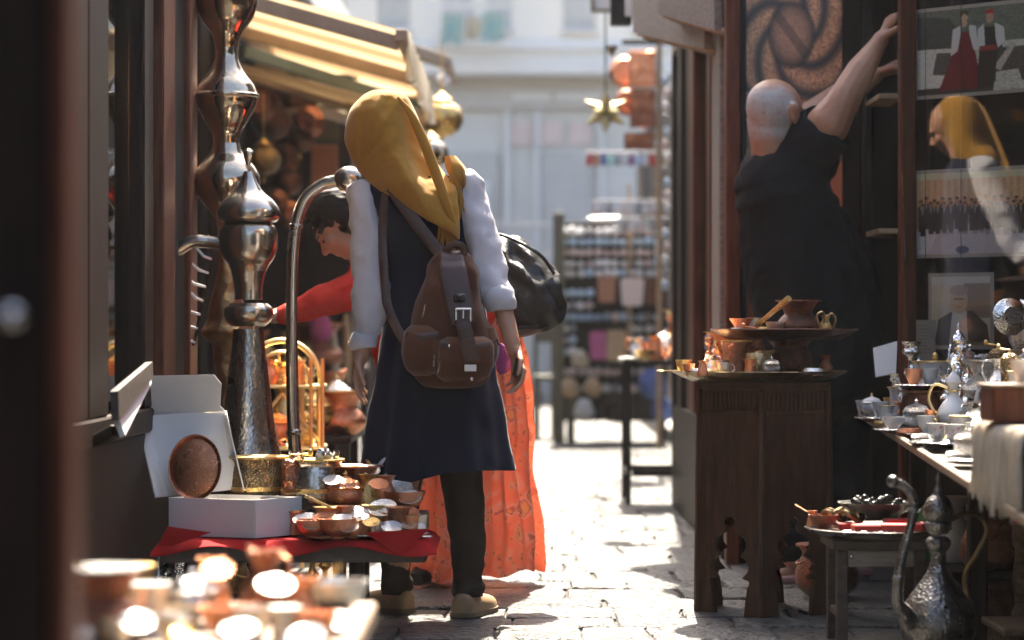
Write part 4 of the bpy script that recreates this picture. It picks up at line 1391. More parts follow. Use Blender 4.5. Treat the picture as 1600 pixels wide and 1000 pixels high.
def limb(mb, pts, seg=12):
    """pts (px, py, D, r_px)"""
    P = [W(*p[:3]) for p in pts]
    R = [p[3] * p[2] / FPX for p in pts]
    return mb.chain(P, R, seg)


# ---- woman with the mustard scarf
wm = thing('person', 'woman seen from behind in mustard headscarf and navy dress with brown backpack', 'person', W(675, 960, 7.3))
b = MB()
hp, hR = head(b, W(592, 208, 7.27), (-.45, .80, -.42), (-.1, .35, .93), .225, ears=False)
limb(b, [(608, 225, 7.26, 30), (640, 285, 7.24, 30)])
limb(b, [(600, 304, 7.26, 18), (650, 300, 7.25, 32), (708, 302, 7.26, 18)])
limb(b, [(640, 320, 7.26, 40), (655, 420, 7.28, 36), (662, 520, 7.28, 42), (660, 580, 7.28, 46)])
limb(b, [(685, 320, 7.26, 40), (688, 420, 7.28, 36), (696, 520, 7.28, 42), (700, 580, 7.28, 46)])
limb(b, [(655, 590, 7.27, 40), (625, 760, 7.3, 30), (618, 915, 7.36, 18), (614, 940, 7.36, 17)])
limb(b, [(700, 590, 7.27, 40), (722, 760, 7.27, 30), (733, 915, 7.27, 19), (735, 940, 7.27, 17)])
limb(b, [(612, 945, 7.36, 15), (590, 950, 7.38, 11)])
limb(b, [(735, 945, 7.27, 15), (742, 950, 7.38, 11)])
limb(b, [(578, 310, 7.24, 17), (578, 425, 7.22, 17), (568, 535, 7.2, 15), (563, 560, 7.2, 12)])
limb(b, [(732, 312, 7.24, 16), (755, 400, 7.2, 17), (783, 470, 7.14, 16), (800, 535, 7.1, 13), (804, 548, 7.1, 12)])
hand(b, W(563, 556, 7.2), (-.08, -.02, -1), (.75, -.4, 0), (-.15, -1, .1), .155, .42)
hand(b, W(803, 545, 7.1), (.2, -.12, -1), (-.75, -.55, 0), (.5, -1, 0), .155, .75)
part('body', blob(b, .0048, 3), m_skin, wm)
# trousers
for nm, rows in (('trouser_leg', [(706, 600, 7.27, 52, 50), (716, 700, 7.27, 38, 40), (726, 790, 7.27, 31, 34), (731, 860, 7.27, 27, 29), (731, 905, 7.27, 24, 26), (732, 918, 7.27, 27, 27), (732, 931, 7.27, 24, 25)]),
                 ('trouser_leg', [(652, 600, 7.27, 50, 50), (634, 700, 7.3, 38, 40), (624, 790, 7.33, 31, 34), (620, 860, 7.36, 27, 29), (619, 900, 7.36, 23, 26), (619, 918, 7.36, 26, 26), (618, 928, 7.36, 22, 24)])):
    P, ra, rb_ = px_rows(rows, 40)
    t = MB().tube(P, ra, 28, rb_, flat=True)
    f = wr(9, .006, (1, 1, 2.4), 3)
    t.map(lambda v: v + Vector((f(v), -f(v + Vector((3, 0, 0))), 0)) * (1 + 1.5 * max(0, .22 - v.z) / .2))
    part(nm, t, m_trouser, wm)
for (cx, cy, D_, ang) in ((735, 958, 7.285, -.35), (606, 956, 7.375, 1.05)):
    c = W(cx, cy, D_)
    c.z = 0
    R3 = Matrix.Rotation(ang, 3, 'Z')
    rows = [(-.082, .012, .030), (-.075, .034, .052), (-.04, .037, .062), (0, .038, .055), (.05, .042, .044), (.10, .043, .036), (.14, .034, .028), (.16, .012, .018)]
    q = catmull(rows, 22)
    mb = MB()
    rings = []
    for y0, hw, hz in q:
        rings.append([c + R3 @ Vector((hw * math.copysign(abs(math.cos(th)) ** .8, math.cos(th)), y0, .018 + max(0, hz * math.sin(th)) if math.sin(th) > 0 else .012)) for th in [2 * math.pi * j / 18 for j in range(18)]])
    mb.loft(rings)
    sh = part('shoe', mb, m_shoe, wm)
    mb = MB()
    rings = [[c + R3 @ Vector(((hw + .003) * math.cos(th), y0 * 1.02, z)) for y0, hw, hz in q for th in (0,)] for z in (0, .014)]
    out = [(hw + .003, y0 * 1.02) for y0, hw, hz in q] + [(-(hw + .003), y0 * 1.02) for y0, hw, hz in q[::-1]]
    mb.loft([[c + R3 @ Vector((a_, b_, z)) for a_, b_ in out] for z in (.0005, .014)])
    part('sole', mb, m_sole, sh)
# navy dress
rows = [(640, 268, 7.24, 36, 34), (648, 280, 7.24, 66, 44), (655, 293, 7.24, 88, 52), (660, 330, 7.25, 84, 58), (666, 380, 7.26, 73, 58), (673, 430, 7.27, 70, 55), (678, 480, 7.27, 75, 56),
        (680, 540, 7.27, 86, 63), (680, 610, 7.27, 98, 72), (679, 680, 7.27, 109, 82), (679, 738, 7.27, 117, 92), (679, 745, 7.27, 117, 92)]
P, ra, rb_ = px_rows(rows, 70)
dress = MB().tube(P, ra, 72, rb_, flat=True, cap=False,
                  disp=lambda t, th: (.013 * math.sin(7 * th + 1 + 2 * t) + .008 * math.sin(12.0 * th + 3 * t)) * max(0, t - .35) ** 1.3 * 2)
fw = wr(8, .015, (1, 1, 1.1), 9)


def dfn(v):
    hem = max(0, (.62 - v.z) / .2)
    k = fw(v) * (1 if v.z > .62 else .6)
    x = (v.x + .235)
    return v + Vector((k * .6, -k, (.030 * math.sin((v.x + .3) * 11) - .25 * abs(x) ** 2 * 0 + (.10 * (x / .23) ** 2 - .03) * .35) * max(0, min(1, hem)) if v.z < .62 else 0))


dress.map(dfn)
dr = part('dress', dress, m_navy, wm, recalc=False)
part('back_pleat', MB().tube([W(662, 470, 7.155), W(655, 560, 7.13), W(650, 650, 7.105), (W(648, 725, 7.085))], [.006, .007, .008, .008], 8, rb=[.004] * 4), m_navy, dr)
# sleeves
SW = ((((566, 282, 7.24, 10, 24), (568, 292, 7.24, 24, 30), (572, 330, 7.235, 28, 32), (577, 390, 7.225, 29, 32), (580, 440, 7.215, 29, 32), (577, 485, 7.205, 27, 30), (571, 520, 7.2, 19, 21), (570, 528, 7.2, 17, 20)),
       ((571, 522, 7.2, 20, 22), (570, 528, 7.2, 21.5, 23), (567, 540, 7.2, 21, 22), (567, 545, 7.2, 15, 18))),
      (((722, 270, 7.24, 8, 22), (732, 284, 7.24, 21, 28), (742, 330, 7.225, 24, 30), (752, 380, 7.2, 25, 30), (764, 425, 7.17, 26, 29), (776, 462, 7.14, 25, 26), (781, 474, 7.13, 21, 22)),
       ((776, 462, 7.14, 25, 25), (780, 467, 7.13, 26, 26), (786, 480, 7.13, 24, 24), (787, 485, 7.13, 17, 20))))
for i, (slv, cf) in enumerate(SW):
    P, ra, rb_ = px_rows(slv, 46)
    t = MB().tube(P, ra, 30, rb_, ref=(1, 0, 0))
    f = wr(9, .013, (1.3, 1.3, .75), 4 + 7 * i)
    f_ = wr(22, .006, (.7, .7, 1.6), 14 + 7 * i)
    t.map(lambda v: v + Vector((f(v) + f_(v), -f(v + Vector((0, 5, 0))) - f_(v + Vector((v.z * .6, 3, v.x * .8))), 0)))
    sv = part('sleeve', t, m_shirt, wm)
    P, ra, rb_ = px_rows(cf, 14)
    t = MB().tube(P, ra, 28, rb_, ref=(1, 0, 0))
    f = wr(22, .005, (1, 1, 1.5), 2 + i)
    t.map(lambda v: v + Vector((f(v), -f(v), f(v))))
    part('cuff', t, m_shirt, sv)
# headscarf
rows = [(601, 140, 7.255, 5, 5), (601, 143, 7.25, 22, 22), (600, 153, 7.245, 37, 36), (598, 175, 7.24, 52, 46), (602, 215, 7.235, 64, 50), (614, 245, 7.225, 66, 47), (630, 268, 7.205, 65, 42), (650, 292, 7.165, 60, 32),
        (671, 318, 7.125, 45, 18), (692, 344, 7.105, 26, 9), (709, 366, 7.10, 9, 5), (715, 374, 7.10, 3, 3)]
P, ra, rb_ = px_rows(rows, 150)
sc = MB().tube(P, ra, 128, rb_, flat=True)
G0 = W(566, 262, 7.2)
tip, crown = W(716, 376, 7.1), W(628, 152, 7.2)
ax = (tip - crown).normalized()


def sfn(v):
    d = v - G0
    ang = math.atan2(d.z, d.x)
    dist = math.hypot(d.x, d.z)
    k = math.exp(-((ang - 1.25) / .75) ** 2) * min(1, dist / .05) * math.exp(-dist / .22)
    pleat = .016 * (.6 - abs(math.sin(ang * 8.5 + 5 * dist + .8 * math.sin(ang * 5)))) * k
    q = v - crown
    side = q.x * ax.z - q.z * ax.x
    along = q.dot(ax)
    drape = (.026 * (.6 - abs(math.sin(side * 19 + along * 3.2 + .9)) ** 1.4) + .009 * math.sin(side * 34 - along * 11 + 1)) * max(0, min(1, (along + .02) / .12))
    soft = .006 * mnoise.fractal(v * 14, 1, 2, 3) + .007 * mnoise.fractal(Vector((side * 16, along * 11, 4)), 1, 2, 2)
    o = pleat + drape + soft
    return v + Vector((o * .35, -o, o * .15))


sc.map(sfn)
scf = part('headscarf', sc, m_scarf, wm)
# raised fold running down from the crown, neck roll and fringe
fold = catmull([W(622, 152, 7.18), W(642, 178, 7.16), W(664, 226, 7.14), (W(686, 285, 7.115)), W(705, 338, 7.09), W(713, 364, 7.09)], 22)
part('fold', MB().tube([Vector(p) for p in fold], [.004 + .012 * math.sin(math.pi * i / 21) for i in range(22)], 12, rb=[.003 + .006 * math.sin(math.pi * i / 21) for i in range(22)], ref=(1, 0, 0)), m_scarf, scf)
fold = catmull([W(566, 262, 7.16), W(585, 284, 7.13), W(615, 312, 7.105), W(655, 343, 7.085), W(700, 368, 7.08)], 22)
fr_ = MB()
rsf = random.Random(4)
for i in range(26):
    t = i / 25
    p = W(706 + 16 * t, 262 + 40 * t, 7.16 + .02 * rsf.random())
    q = p + Vector((.008 * rsf.uniform(-1, 1.4), -.004, -.055 - .02 * rsf.random()))
    fr_.tube([p, (p + q) / 2 + Vector((.003 * rsf.uniform(-1, 1), -.003, 0)), q], [.0032, .0036, .0014], 5)
for i in range(16):
    t = i / 15
    p = W(686 + 26 * t, 352 + 18 * t, 7.112)
    q = p + Vector((.006 * rsf.uniform(-1, 1), -.002, -.045 - .02 * rsf.random()))
    fr_.tube([p, (p + q) / 2, q], [.0028, .003, .0014], 5)
part('fringe', fr_, m_scarf, scf, kind='stuff')
P, ra, rb_ = px_rows([(704, 244, 7.22, 8, 16), (712, 262, 7.21, 15, 22), (718, 280, 7.2, 12, 18), (722, 294, 7.2, 5, 8)], 16)
part('shoulder_end', MB().tube(P, ra, 20, rb_, flat=True, disp=lambda t, th: .003 * math.sin(6 * th)), m_scarf, scf)
# backpack (moves with its wearer but is a thing she carries)
bp = thing('backpack', 'brown canvas backpack with flap buckle and pockets on the back of the woman', 'backpack', W(705, 606, 7.05))
rows = [(707, 390, 7.1, 15, 10), (707, 402, 7.09, 30, 22), (706, 430, 7.08, 43, 34), (704, 470, 7.07, 53, 40), (703, 515, 7.06, 62, 43), (704, 560, 7.06, 67, 44), (705, 590, 7.065, 60, 40), (707, 603, 7.07, 46, 30), (708, 607, 7.075, 20, 14)]
P, ra, rb_ = px_rows(rows, 44)
t = MB().tube(P, ra, 52, rb_, flat=True, power=2.5)
f = wr(9, .022, (1, 1, 1.2), 21)
t.map(lambda v: v + Vector((f(v) * .5, -f(v), 0)))
part('pack_body', t, m_pack, bp)


def front(px, py, out=.006):      # point on the pack's rear face
    q = catmull(rows, 60)
    r = min(q, key=lambda w: abs(w[1] - py))
    k = min(.98, abs(px - r[0]) / max(1, r[3]))
    D_ = r[2] - r[4] * r[2] / FPX * (1 - k ** 2.5) ** (1 / 2.5) - out
    return W(px, py, D_)


def strap(name, pts, w, mat, parent, th=.0035, out=.008, n=24):
    q = catmull(pts, n)
    pa = [front(p[0], p[1], out) for p in q]
    ww = [w * 7.1 / FPX * (p[2] if len(p) > 2 else 1) for p in q]
    return part(name, MB().tube(pa, ww, 14, rb=[th] * n, ref=(1, 0, .0), power=3.2), mat, parent)


fl = strap('flap', [(706, 394, .8), (706, 415, 1), (711, 445, 1.05), (718, 478, 1), (722, 505, .9)], 21, m_packleather, bp, .005, .012)
strap('strap_tail', [(722, 498), (729, 530), (737, 556), (739, 566)], 12, m_packleather, bp, .004, .030)
bk = MB()
c0 = front(724, 492, .030)
for dx, dz, w_, h_ in ((0, .017, .046, .006), (0, -.017, .046, .006), (-.021, 0, .006, .036), (.021, 0, .006, .036), (0, 0, .005, .034)):
    bk.box(c0 + Vector((dx, 0, dz)), (w_, .006, h_), .0015)
part('buckle', bk, m_steel, bp)
c1 = front(718, 465, .024)
part('clasp', MB().box(c1, (.034, .012, .022), .004).ell(c1 + Vector((0, -.008, 0)), (.008, .004, .008), 10, 6), m_blackplastic, bp)
for (rw, out, nm) in (([(661, 508, 7.01, 20, 16), (660, 520, 7.0, 29, 24), (659, 548, 6.995, 31, 27), (662, 574, 7.0, 29, 24), (664, 587, 7.01, 18, 14)], 0, 'side_pocket'),
                      ([(728, 526, 6.985, 30, 10), (728, 536, 6.975, 42, 17), (728, 560, 6.97, 44, 20), (724, 585, 6.98, 42, 17), (722, 596, 6.99, 28, 10)], 0, 'front_pocket'),
                      ([(764, 512, 7.05, 9, 14), (767, 530, 7.045, 12, 22), (767, 555, 7.045, 12, 22), (763, 575, 7.05, 8, 14)], 0, 'side_pocket')):
    P, ra, rb_ = px_rows(rw, 22)
    t = MB().tube(P, ra, 34, rb_, flat=True, power=2.7)
    f = wr(16, .006, (1, 1, 1), 31)
    t.map(lambda v: v + Vector((f(v) * .5, -f(v), 0)))
    pk = part(nm, t, m_suede, bp)
    top = rw[1]
    part('pocket_flap', MB().tube([W(top[0] - top[3] * .9, top[1] + 4, top[2] - top[4] * top[2] / FPX * .75), W(top[0], top[1] + 9, top[2] - top[4] * top[2] / FPX - .004), W(top[0] + top[3] * .9, top[1] + 4, top[2] - top[4] * top[2] / FPX * .75)], [.012, .014, .012], 12, rb=[.004] * 3, ref=(0, 0, 1)), m_packleather, pk)
strap('strap_tail', [(729, 530), (733, 548), (738, 566)], 12, m_packleather, bp, .004, .052)
part('label', MB().box(W(735, 575, 6.928), (.034, .004, .019), .001), m_label, bp)
for (x0, y0, x1, y1, D_) in ((688, 557, 684, 582, 6.955), (678, 553, 678, 573, 6.955), (664, 476, 660, 496, 7.0), (757, 556, 752, 582, 6.99)):
    a, c = W(x0, y0, D_), W(x1, y1, D_)
    part('zip_pull', MB().tube([a, (a + c) / 2, c], [.0035, .0028, .0045], 8), m_steel, bp)
for (x0, y0, D_) in ((702, 541, 6.945), (737, 532, 6.935), (737, 592, 6.935)):
    part('stud', MB().ell(W(x0, y0, D_), (.006, .004, .006), 10, 6), m_steel, bp)
hl = catmull([W(697, 400, 7.06), W(699, 388, 7.05), W(712, 381, 7.045), W(724, 388, 7.05), W(724, 402, 7.06)], 16)
part('grab_handle', MB().tube([Vector(p) for p in hl], .011, 10, rb=[.006] * 16), m_packleather, bp)
for rw in ([(612, 292, 7.13), (628, 318, 7.115), (652, 350, 7.11), (675, 380, 7.105), (694, 402, 7.08)], [(604, 470, 7.15), (612, 495, 7.14), (624, 520, 7.11), (642, 546, 7.06)], [(604, 300, 7.16), (598, 360, 7.17), (600, 420, 7.16), (605, 475, 7.15)]):
    q = catmull(rw, 18)
    part('shoulder_strap', MB().tube([W(*p) for p in q], [.019 if rw[0][1] < 296 else .014] * 18, 12, rb=[.005] * 18, ref=(1, 0, .55), power=3), m_packleather, bp)
# things in her hand
ph = solo('phone', MB().box(W(809, 574, 7.07), (.022, .05, .058), .006, Matrix.Rotation(.2, 3, 'Y')), m_blackplastic, 'small black phone held in the right hand of the woman in navy', 'phone')
pu = MB()
P, ra, rb_ = px_rows([(779, 536, 7.14, 5, 4), (783, 545, 7.14, 11, 7), (787, 562, 7.14, 13, 8), (786, 578, 7.14, 10, 7), (784, 585, 7.14, 3, 3)], 18)
solo('purse', pu.tube(P, ra, 20, rb_, flat=True), m_purple, 'small purple purse held beside the black phone', 'purse')

# ---- woman in red, bending behind
D2 = 8.15
w2 = thing('person', 'bending dark haired woman in red top and orange floral skirt reaching left', 'person', W(720, 910, D2))
b = MB()
hp2, hR2 = head(b, W(532, 352, 8.05), (-.62, -.05, -.75), (-.75, .12, .62), .225)
limb(b, [(560, 380, 8.1, 24), (590, 420, 8.15, 30)])
limb(b, [(596, 432, 8.12, 50), (660, 458, 8.17, 58), (735, 500, 8.18, 66)])
limb(b, [(715, 520, 8.18, 50), (700, 740, 8.15, 34), (688, 900, 8.15, 18), (688, 915, 8.15, 16)])
limb(b, [(755, 520, 8.2, 50), (745, 740, 8.25, 34), (722, 890, 8.3, 18), (720, 905, 8.3, 16)])
limb(b, [(590, 430, 8.02, 30), (553, 454, 7.95, 24), (500, 470, 7.9, 19), (442, 491, 7.88, 13), (430, 494, 7.88, 12)])
limb(b, [(605, 425, 8.25, 28), (600, 520, 8.2, 22), (612, 600, 8.1, 16), (614, 615, 8.1, 12)])
hand(b, W(436, 493, 7.88), (-1, -.1, -.25), (-.15, -.1, -1), (-.2, -1, .1), .165, .35)
hand(b, W(614, 612, 8.1), (.1, 0, -1), (1, 0, 0), (0, -1, 0), .16, .4)
part('body', blob(b, .0055, 3), m_skin, w2)
hb = MB()
hb.ell(W(524, 328, 8.06), (.098, .105, .085), 18, 12)
hb.ell(W(514, 318, 8.10), (.075, .08, .062), 14, 10)
hb.ell(W(500, 332, 8.03), (.045, .05, .055), 12, 8)
hb.ell(W(545, 322, 8.02), (.055, .06, .055), 12, 8)
hb.ell(W(548, 345, 8.15), (.06, .07, .075), 12, 8)
hb.ell(W(545, 338, 8.0), (.05, .06, .06), 12, 8)
hb.ell(W(560, 352, 8.02), (.04, .05, .055), 12, 8)
rsh = random.Random(9)
for i in range(46):
    a = W(500 + 45 * rsh.random(), 312 + 18 * rsh.random(), 8.0 + .05 * rsh.random())
    c = a + Vector((-.035 - .035 * rsh.random(), -.02, -.05 - .06 * rsh.random())) if i % 2 else a + Vector((-.04 - .03 * rsh.random(), .02, .01 - .05 * rsh.random()))
    hb.tube([a, (a + c) / 2 + Vector((-.012, -.006, .012)), c], [.011, .008, .002], 6)
part('hair', blob(hb, .0055, 3, wr(30, .004, (1, 1, 2))), m_hair, w2)
for s in (-1, 1):
    part('eye', MB().ell(hp2(s * .15, .335, .0), (.011, .008, .006), 10, 8, hR2), m_hair, w2)
    part('eyebrow', MB().tube([hp2(s * .08, .39, .085), hp2(s * .16, .375, .105), hp2(s * .23, .32, .085)], [.0015, .0025, .001], 6), m_hair, w2)
t = MB()
limb(t, [(598, 432, 8.12, 55), (660, 458, 8.17, 63), (735, 492, 8.18, 70)])
limb(t, [(592, 430, 8.02, 36), (553, 455, 7.95, 30), (500, 471, 7.9, 25), (455, 487, 7.88, 18), (446, 490, 7.88, 17)])
limb(t, [(605, 425, 8.25, 32), (600, 520, 8.2, 27), (611, 590, 8.1, 21)])
limb(t, [(566, 392, 8.11, 27), (595, 425, 8.15, 36)])
part('top', blob(t, .007, 4, wr(13, .009, (1, 1, 1), 6)), m_redtop, w2)
# skirt
rows = [(738, 470, 8.18, 62, 56), (742, 520, 8.18, 72, 62), (742, 600, 8.18, 80, 68), (742, 700, 8.18, 86, 76), (740, 800, 8.18, 95, 84), (739, 880, 8.18, 99, 92), (738, 890, 8.18, 99, 92)]
P, ra, rb_ = px_rows(rows, 50)
sk = MB().tube(P, ra, 110, rb_, flat=True, cap=False, disp=lambda t, th: (.020 * math.sin(9 * th + 2 * t + 1.5 * math.sin(3 * th)) + .012 * math.sin(21 * th + 1 + 2 * math.sin(2 * th))) * min(1, t * 1.6))
f = wr(7, .020, (1, 1, .6), 12)
sk.map(lambda v: v + Vector((f(v), -f(v), (-.075 * max(0, min(1, (.05 - .6 * (v.x + .13)) * 3)) + .012 * math.sin(v.x * 38)) if v.z < .12 else 0)))
part('skirt', sk, m_floral, w2, recalc=False)
wb = catmull([(820, 560), (829, 640), (834, 740), (839, 860)], 16)
for (cx, D_) in ((683, 8.12), (726, 8.28)):
    c = W(cx, 930, D_)
    c.z = 0
    part('shoe', MB().tube([c + Vector((-.07, -.09, .03)), c + Vector((-.05, -.05, .04)), c + Vector((0, .03, .05)), c + Vector((.01, .07, .045))], [.03, .042, .042, .03], 14, rb=[.022, .034, .044, .035], ref=(1, 0, 0)), m_black, w2)
bg_ = thing('handbag', 'large slouchy black leather bag hung behind the woman in navy', 'bag', W(830, 524, 7.9))
rows = [(766, 364, 7.95, 4, 4), (772, 367, 7.94, 12, 16), (786, 374, 7.92, 26, 26), (806, 396, 7.9, 42, 36), (822, 425, 7.88, 52, 42), (830, 458, 7.87, 53, 44), (833, 488, 7.87, 50, 40), (832, 508, 7.88, 43, 30), (826, 520, 7.89, 28, 16), (818, 525, 7.9, 10, 6)]
P, ra, rb_ = px_rows(rows, 54)
t = MB().tube(P, ra, 56, rb_, flat=True)
f = wr(11, .026, (1, 1, .8), 41)
t.map(lambda v: v + Vector((f(v) * .7, -f(v) - .010 * math.sin((v.x * 1.2 + v.z) * 60), f(v) * .4)))
part('bag_body', t, m_blackleather, bg_)
hd = catmull([W(766, 366, 7.93), W(786, 368, 7.86), W(815, 380, 7.82), W(846, 400, 7.82), W(866, 428, 7.84)], 18)
part('bag_seam', MB().tube([Vector(p) for p in hd], .006, 8), m_blackleather, bg_)
hd = catmull([W(768, 366, 7.93), W(748, 356, 7.98), W(715, 380, 8.0), W(690, 430, 7.98)], 14)
part('bag_strap', MB().tube([Vector(p) for p in hd], .012, 8, rb=[.004] * 14), m_blackleather, bg_)
hd = catmull([W(798, 516, 7.85), W(815, 512, 7.82), W(840, 512, 7.82), W(856, 508, 7.84)], 12)
part('bag_piping', MB().tube([Vector(p) for p in hd], .007, 8), m_blackleather, bg_)

# ---- man in black reaching up
D3 = 8.3
mn = thing('person', 'bald grey haired man in black t-shirt reaching up to the dark cabinet', 'person', W(1262, 905, D3))
b = MB()
hp3, hR3 = head(b, W(1214, 182, 8.3), (.72, .66, -.16), (-.10, .02, .98), .262)
limb(b, [(1202, 190, 8.3, 35), (1205, 224, 8.3, 33), (1212, 262, 8.32, 38)])
limb(b, [(1188, 292, 8.32, 34), (1220, 286, 8.32, 44), (1266, 252, 8.32, 38)])
limb(b, [(1222, 300, 8.33, 56), (1256, 420, 8.35, 70), (1278, 520, 8.36, 70), (1285, 560, 8.36, 66)])
limb(b, [(1262, 560, 8.34, 48), (1250, 740, 8.3, 36), (1240, 880, 8.25, 22), (1238, 893, 8.25, 20)])
limb(b, [(1312, 560, 8.4, 48), (1310, 740, 8.42, 36), (1306, 860, 8.45, 22), (1305, 880, 8.45, 20)])
limb(b, [(1238, 895, 8.25, 17), (1216, 904, 8.2, 13)])
limb(b, [(1305, 884, 8.45, 17), (1330, 892, 8.5, 12)])
limb(b, [(1262, 238, 8.30, 40), (1296, 192, 8.22, 34), (1315, 162, 8.2, 27), (1322, 150, 8.2, 26), (1345, 110, 8.22, 23), (1370, 72, 8.26, 14.5), (1377, 60, 8.27, 13)])
limb(b, [(1198, 280, 8.42, 30), (1262, 190, 8.55, 28), (1330, 140, 8.58, 22), (1366, 118, 8.58, 14)])
hand(b, W(1374, 66, 8.27), (.55, .12, .95), (.75, .1, -.75), (.15, -.8, .0), .195, .85)
hand(b, W(1364, 119, 8.58), (1, .1, .4), (.3, -.2, -.8), (0, -1, .3), .185, .7)
body3 = part('body', blob(b, .0055, 3), m_skin_man, mn)
at_ = body3.data.attributes.new('cropped_hair', 'FLOAT', 'POINT')
hc_, off3 = W(1214, 182, 8.3), WL[mn.name]
vals = np.zeros(len(body3.data.vertices), np.float32)
for i, v in enumerate(body3.data.vertices):
    q = v.co + off3 - hc_
    if q.length < .21:
        l = hR3.transposed() @ q / .262
        n1_ = .10 * mnoise.noise(l * 5)
        up_ = max(0, min(1, (.34 + n1_ - l.z) / .14))
        dn_ = max(0, min(1, (l.z + .36 + n1_) / .14))
        fr3 = max(0, min(1, (.06 + n1_ - l.y) / .12))
        ear_ = 0 if (abs(l.x) > .30 and l.z < .08 and l.y > -.16) else 1
        vals[i] = up_ * dn_ * fr3 * ear_
at_.data.foreach_set('value', vals)
for s in (-1, 1):
    part('eye', MB().ell(hp3(s * .15, .335, .0), (.013, .012, .009), 10, 8, hR3), m_hair, mn)
t = MB()
limb(t, [(1190, 288, 8.32, 44), (1222, 282, 8.32, 56), (1266, 250, 8.32, 48)])
t.tube([W(1222, 310, 8.32), W(1214, 276, 8.32), W(1207, 244, 8.315)], [76 * .0022, 62 * .0022, 44 * .0022], 24)
limb(t, [(1224, 300, 8.33, 76), (1256, 420, 8.35, 92), (1272, 520, 8.36, 94), (1274, 570, 8.36, 92)])
t.tube([W(1240, 258, 8.31), W(1262, 232, 8.29), W(1294, 196, 8.23)], [50 * .0022, 49 * .0022, 45 * .0022], 24)
limb(t, [(1195, 280, 8.42, 44), (1236, 222, 8.5, 38)])
limb(t, [(1300, 350, 8.36, 34), (1330, 460, 8.38, 44), (1334, 560, 8.38, 46)])


def tdis(p):
    q = Vector((p.x * 1.0 - p.z * .55, p.y, p.z * .7 + p.x * .3))
    return .019 * mnoise.fractal(q * 7.5, 1, 2, 3)


part('t_shirt', blob(t, .006, 6, tdis), m_tee, mn)
t = MB()
limb(t, [(1285, 545, 8.36, 84), (1288, 590, 8.36, 78)])
limb(t, [(1262, 575, 8.34, 52), (1250, 740, 8.3, 42), (1242, 862, 8.26, 30)])
limb(t, [(1312, 575, 8.40, 52), (1312, 740, 8.42, 42), (1308, 868, 8.45, 29)])
part('trousers', blob(t, .008, 4, wr(9, .012, (1, 1, 2))), m_trouser_blk, mn)
for cx, D_, s in ((1226, 8.22, -1), (1316, 8.47, 1)):
    c = W(cx, 915, D_)
    c.z = .014
    part('sandal', MB().box(c, (.20, .09, .026), .011, Matrix.Rotation(.25, 3, 'Z')).tube([c + Vector((-.03, -.055, .0)), c + Vector((-.04, -.03, .055)), c + Vector((-.04, .03, .055)), c + Vector((-.03, .055, 0))], [.016] * 4, 8, rb=[.005] * 4, ref=(1, 0, 0)), m_pinkshoe, mn)
# ------------------------------------------------------------------ left: tall ewer and finial
def big_ewer(name, label, base, rows, D_, mat, spout, handle, sp_r, hd_r, matb, cols):
    """rows (py, r_px) from the top of the finial down to the base, axis at base.x"""
    root = thing(name, label, 'ewer', base)
    s = D_ / FPX
    prof = [(r * s, W(0, y, D_).z) for y, r in rows]

    def seg(nm, y0, y1, m, par=root):
        q = [(r * s, W(0, y, D_).z) for y, r in rows if y0 <= y <= y1]
        q = [(max(a, .001), z) for a, z in catmull([(a, z) for a, z in q], max(10, 5 * len(q)))]
        mb = MB().lathe([(.0008, q[0][1])] + q + [(.0008, q[-1][1])], 44, (base.x, base.y, 0))
        return part(nm, mb, m, par)
    lid = seg('lid', cols[0], cols[1], mat)
    seg('finial', rows[0][0], cols[0], mat, lid)
    seg('collar', cols[1], cols[2], mat)
    seg('neck', cols[2], cols[3], mat)
    seg('knop', cols[3], cols[4], mat)
    seg('vessel_body', cols[4], rows[-1][0], matb)
    if spout:
        q = catmull(spout, 60)
        sp = part('spout', MB().tube([W(*p[:3]) for p in q], [p[3] * s for p in q], 16), mat, root)
        e = spout[-1]
        mouth = MB().ell(W(e[0] + sp_r[0], e[1] + sp_r[1], e[2]), [k * s for k in sp_r[2:]], 22, 16)
        part('spout_mouth', mouth, mat, sp)
        for t in (.35, .68):
            p = q[int(t * 59)]
            part('spout_ring', MB().ell(W(*p[:3]), (p[3] * s * 1.25, p[3] * s * 1.25, p[3] * s * .8), 14, 8), mat, sp)
    if handle:
        q = catmull(handle, 44)
        part('handle', MB().tube([W(*p[:3]) for p in q], [p[3] * s for p in q], 12), hd_r, root)
    return root


DE = 7.7
base = W(388, 0, DE)
base.z = 0
big_ewer('ewer', 'huge tall silver grey ewer with onion lid and long conical body behind the red table', base,
         [(232, 1.5), (238, 8), (250, 6), (258, 3), (268, 7), (285, 14), (300, 24), (312, 38), (326, 48), (338, 49), (346, 44), (350, 34),
          (352, 40), (362, 45), (376, 46), (390, 45), (404, 40), (414, 33), (424, 28), (440, 24), (455, 22), (468, 22), (474, 30), (482, 38), (492, 39), (502, 35), (510, 26),
          (514, 24), (540, 26), (580, 31), (630, 37), (680, 44), (720, 56), (760, 82), (800, 96), (850, 92), (885, 60), (900, 40), (925, 56), (938, 58)], DE, m_tin,
         [(470, 845, 7.62, 20), (474, 800, 7.6, 15), (466, 750, 7.58, 11), (459, 680, 7.57, 10), (456, 560, 7.57, 9.5), (456, 440, 7.57, 9), (461, 360, 7.57, 9), (476, 312, 7.57, 9), (502, 289, 7.57, 9), (524, 283, 7.57, 10)],
         [(354, 382, 7.7, 10), (325, 378, 7.7, 10), (300, 378, 7.7, 11), (278, 390, 7.7, 11), (266, 392, 7.7, 11), (256, 430, 7.72, 9), (256, 560, 7.74, 9), (270, 680, 7.74, 9), (298, 790, 7.72, 10)],
         (21, -3, 24, 20, 20), m_tin, m_tin_big, (265, 350, 424, 470, 512), )
DF = 8.05
base = W(354, 0, DF)
base.z = 0
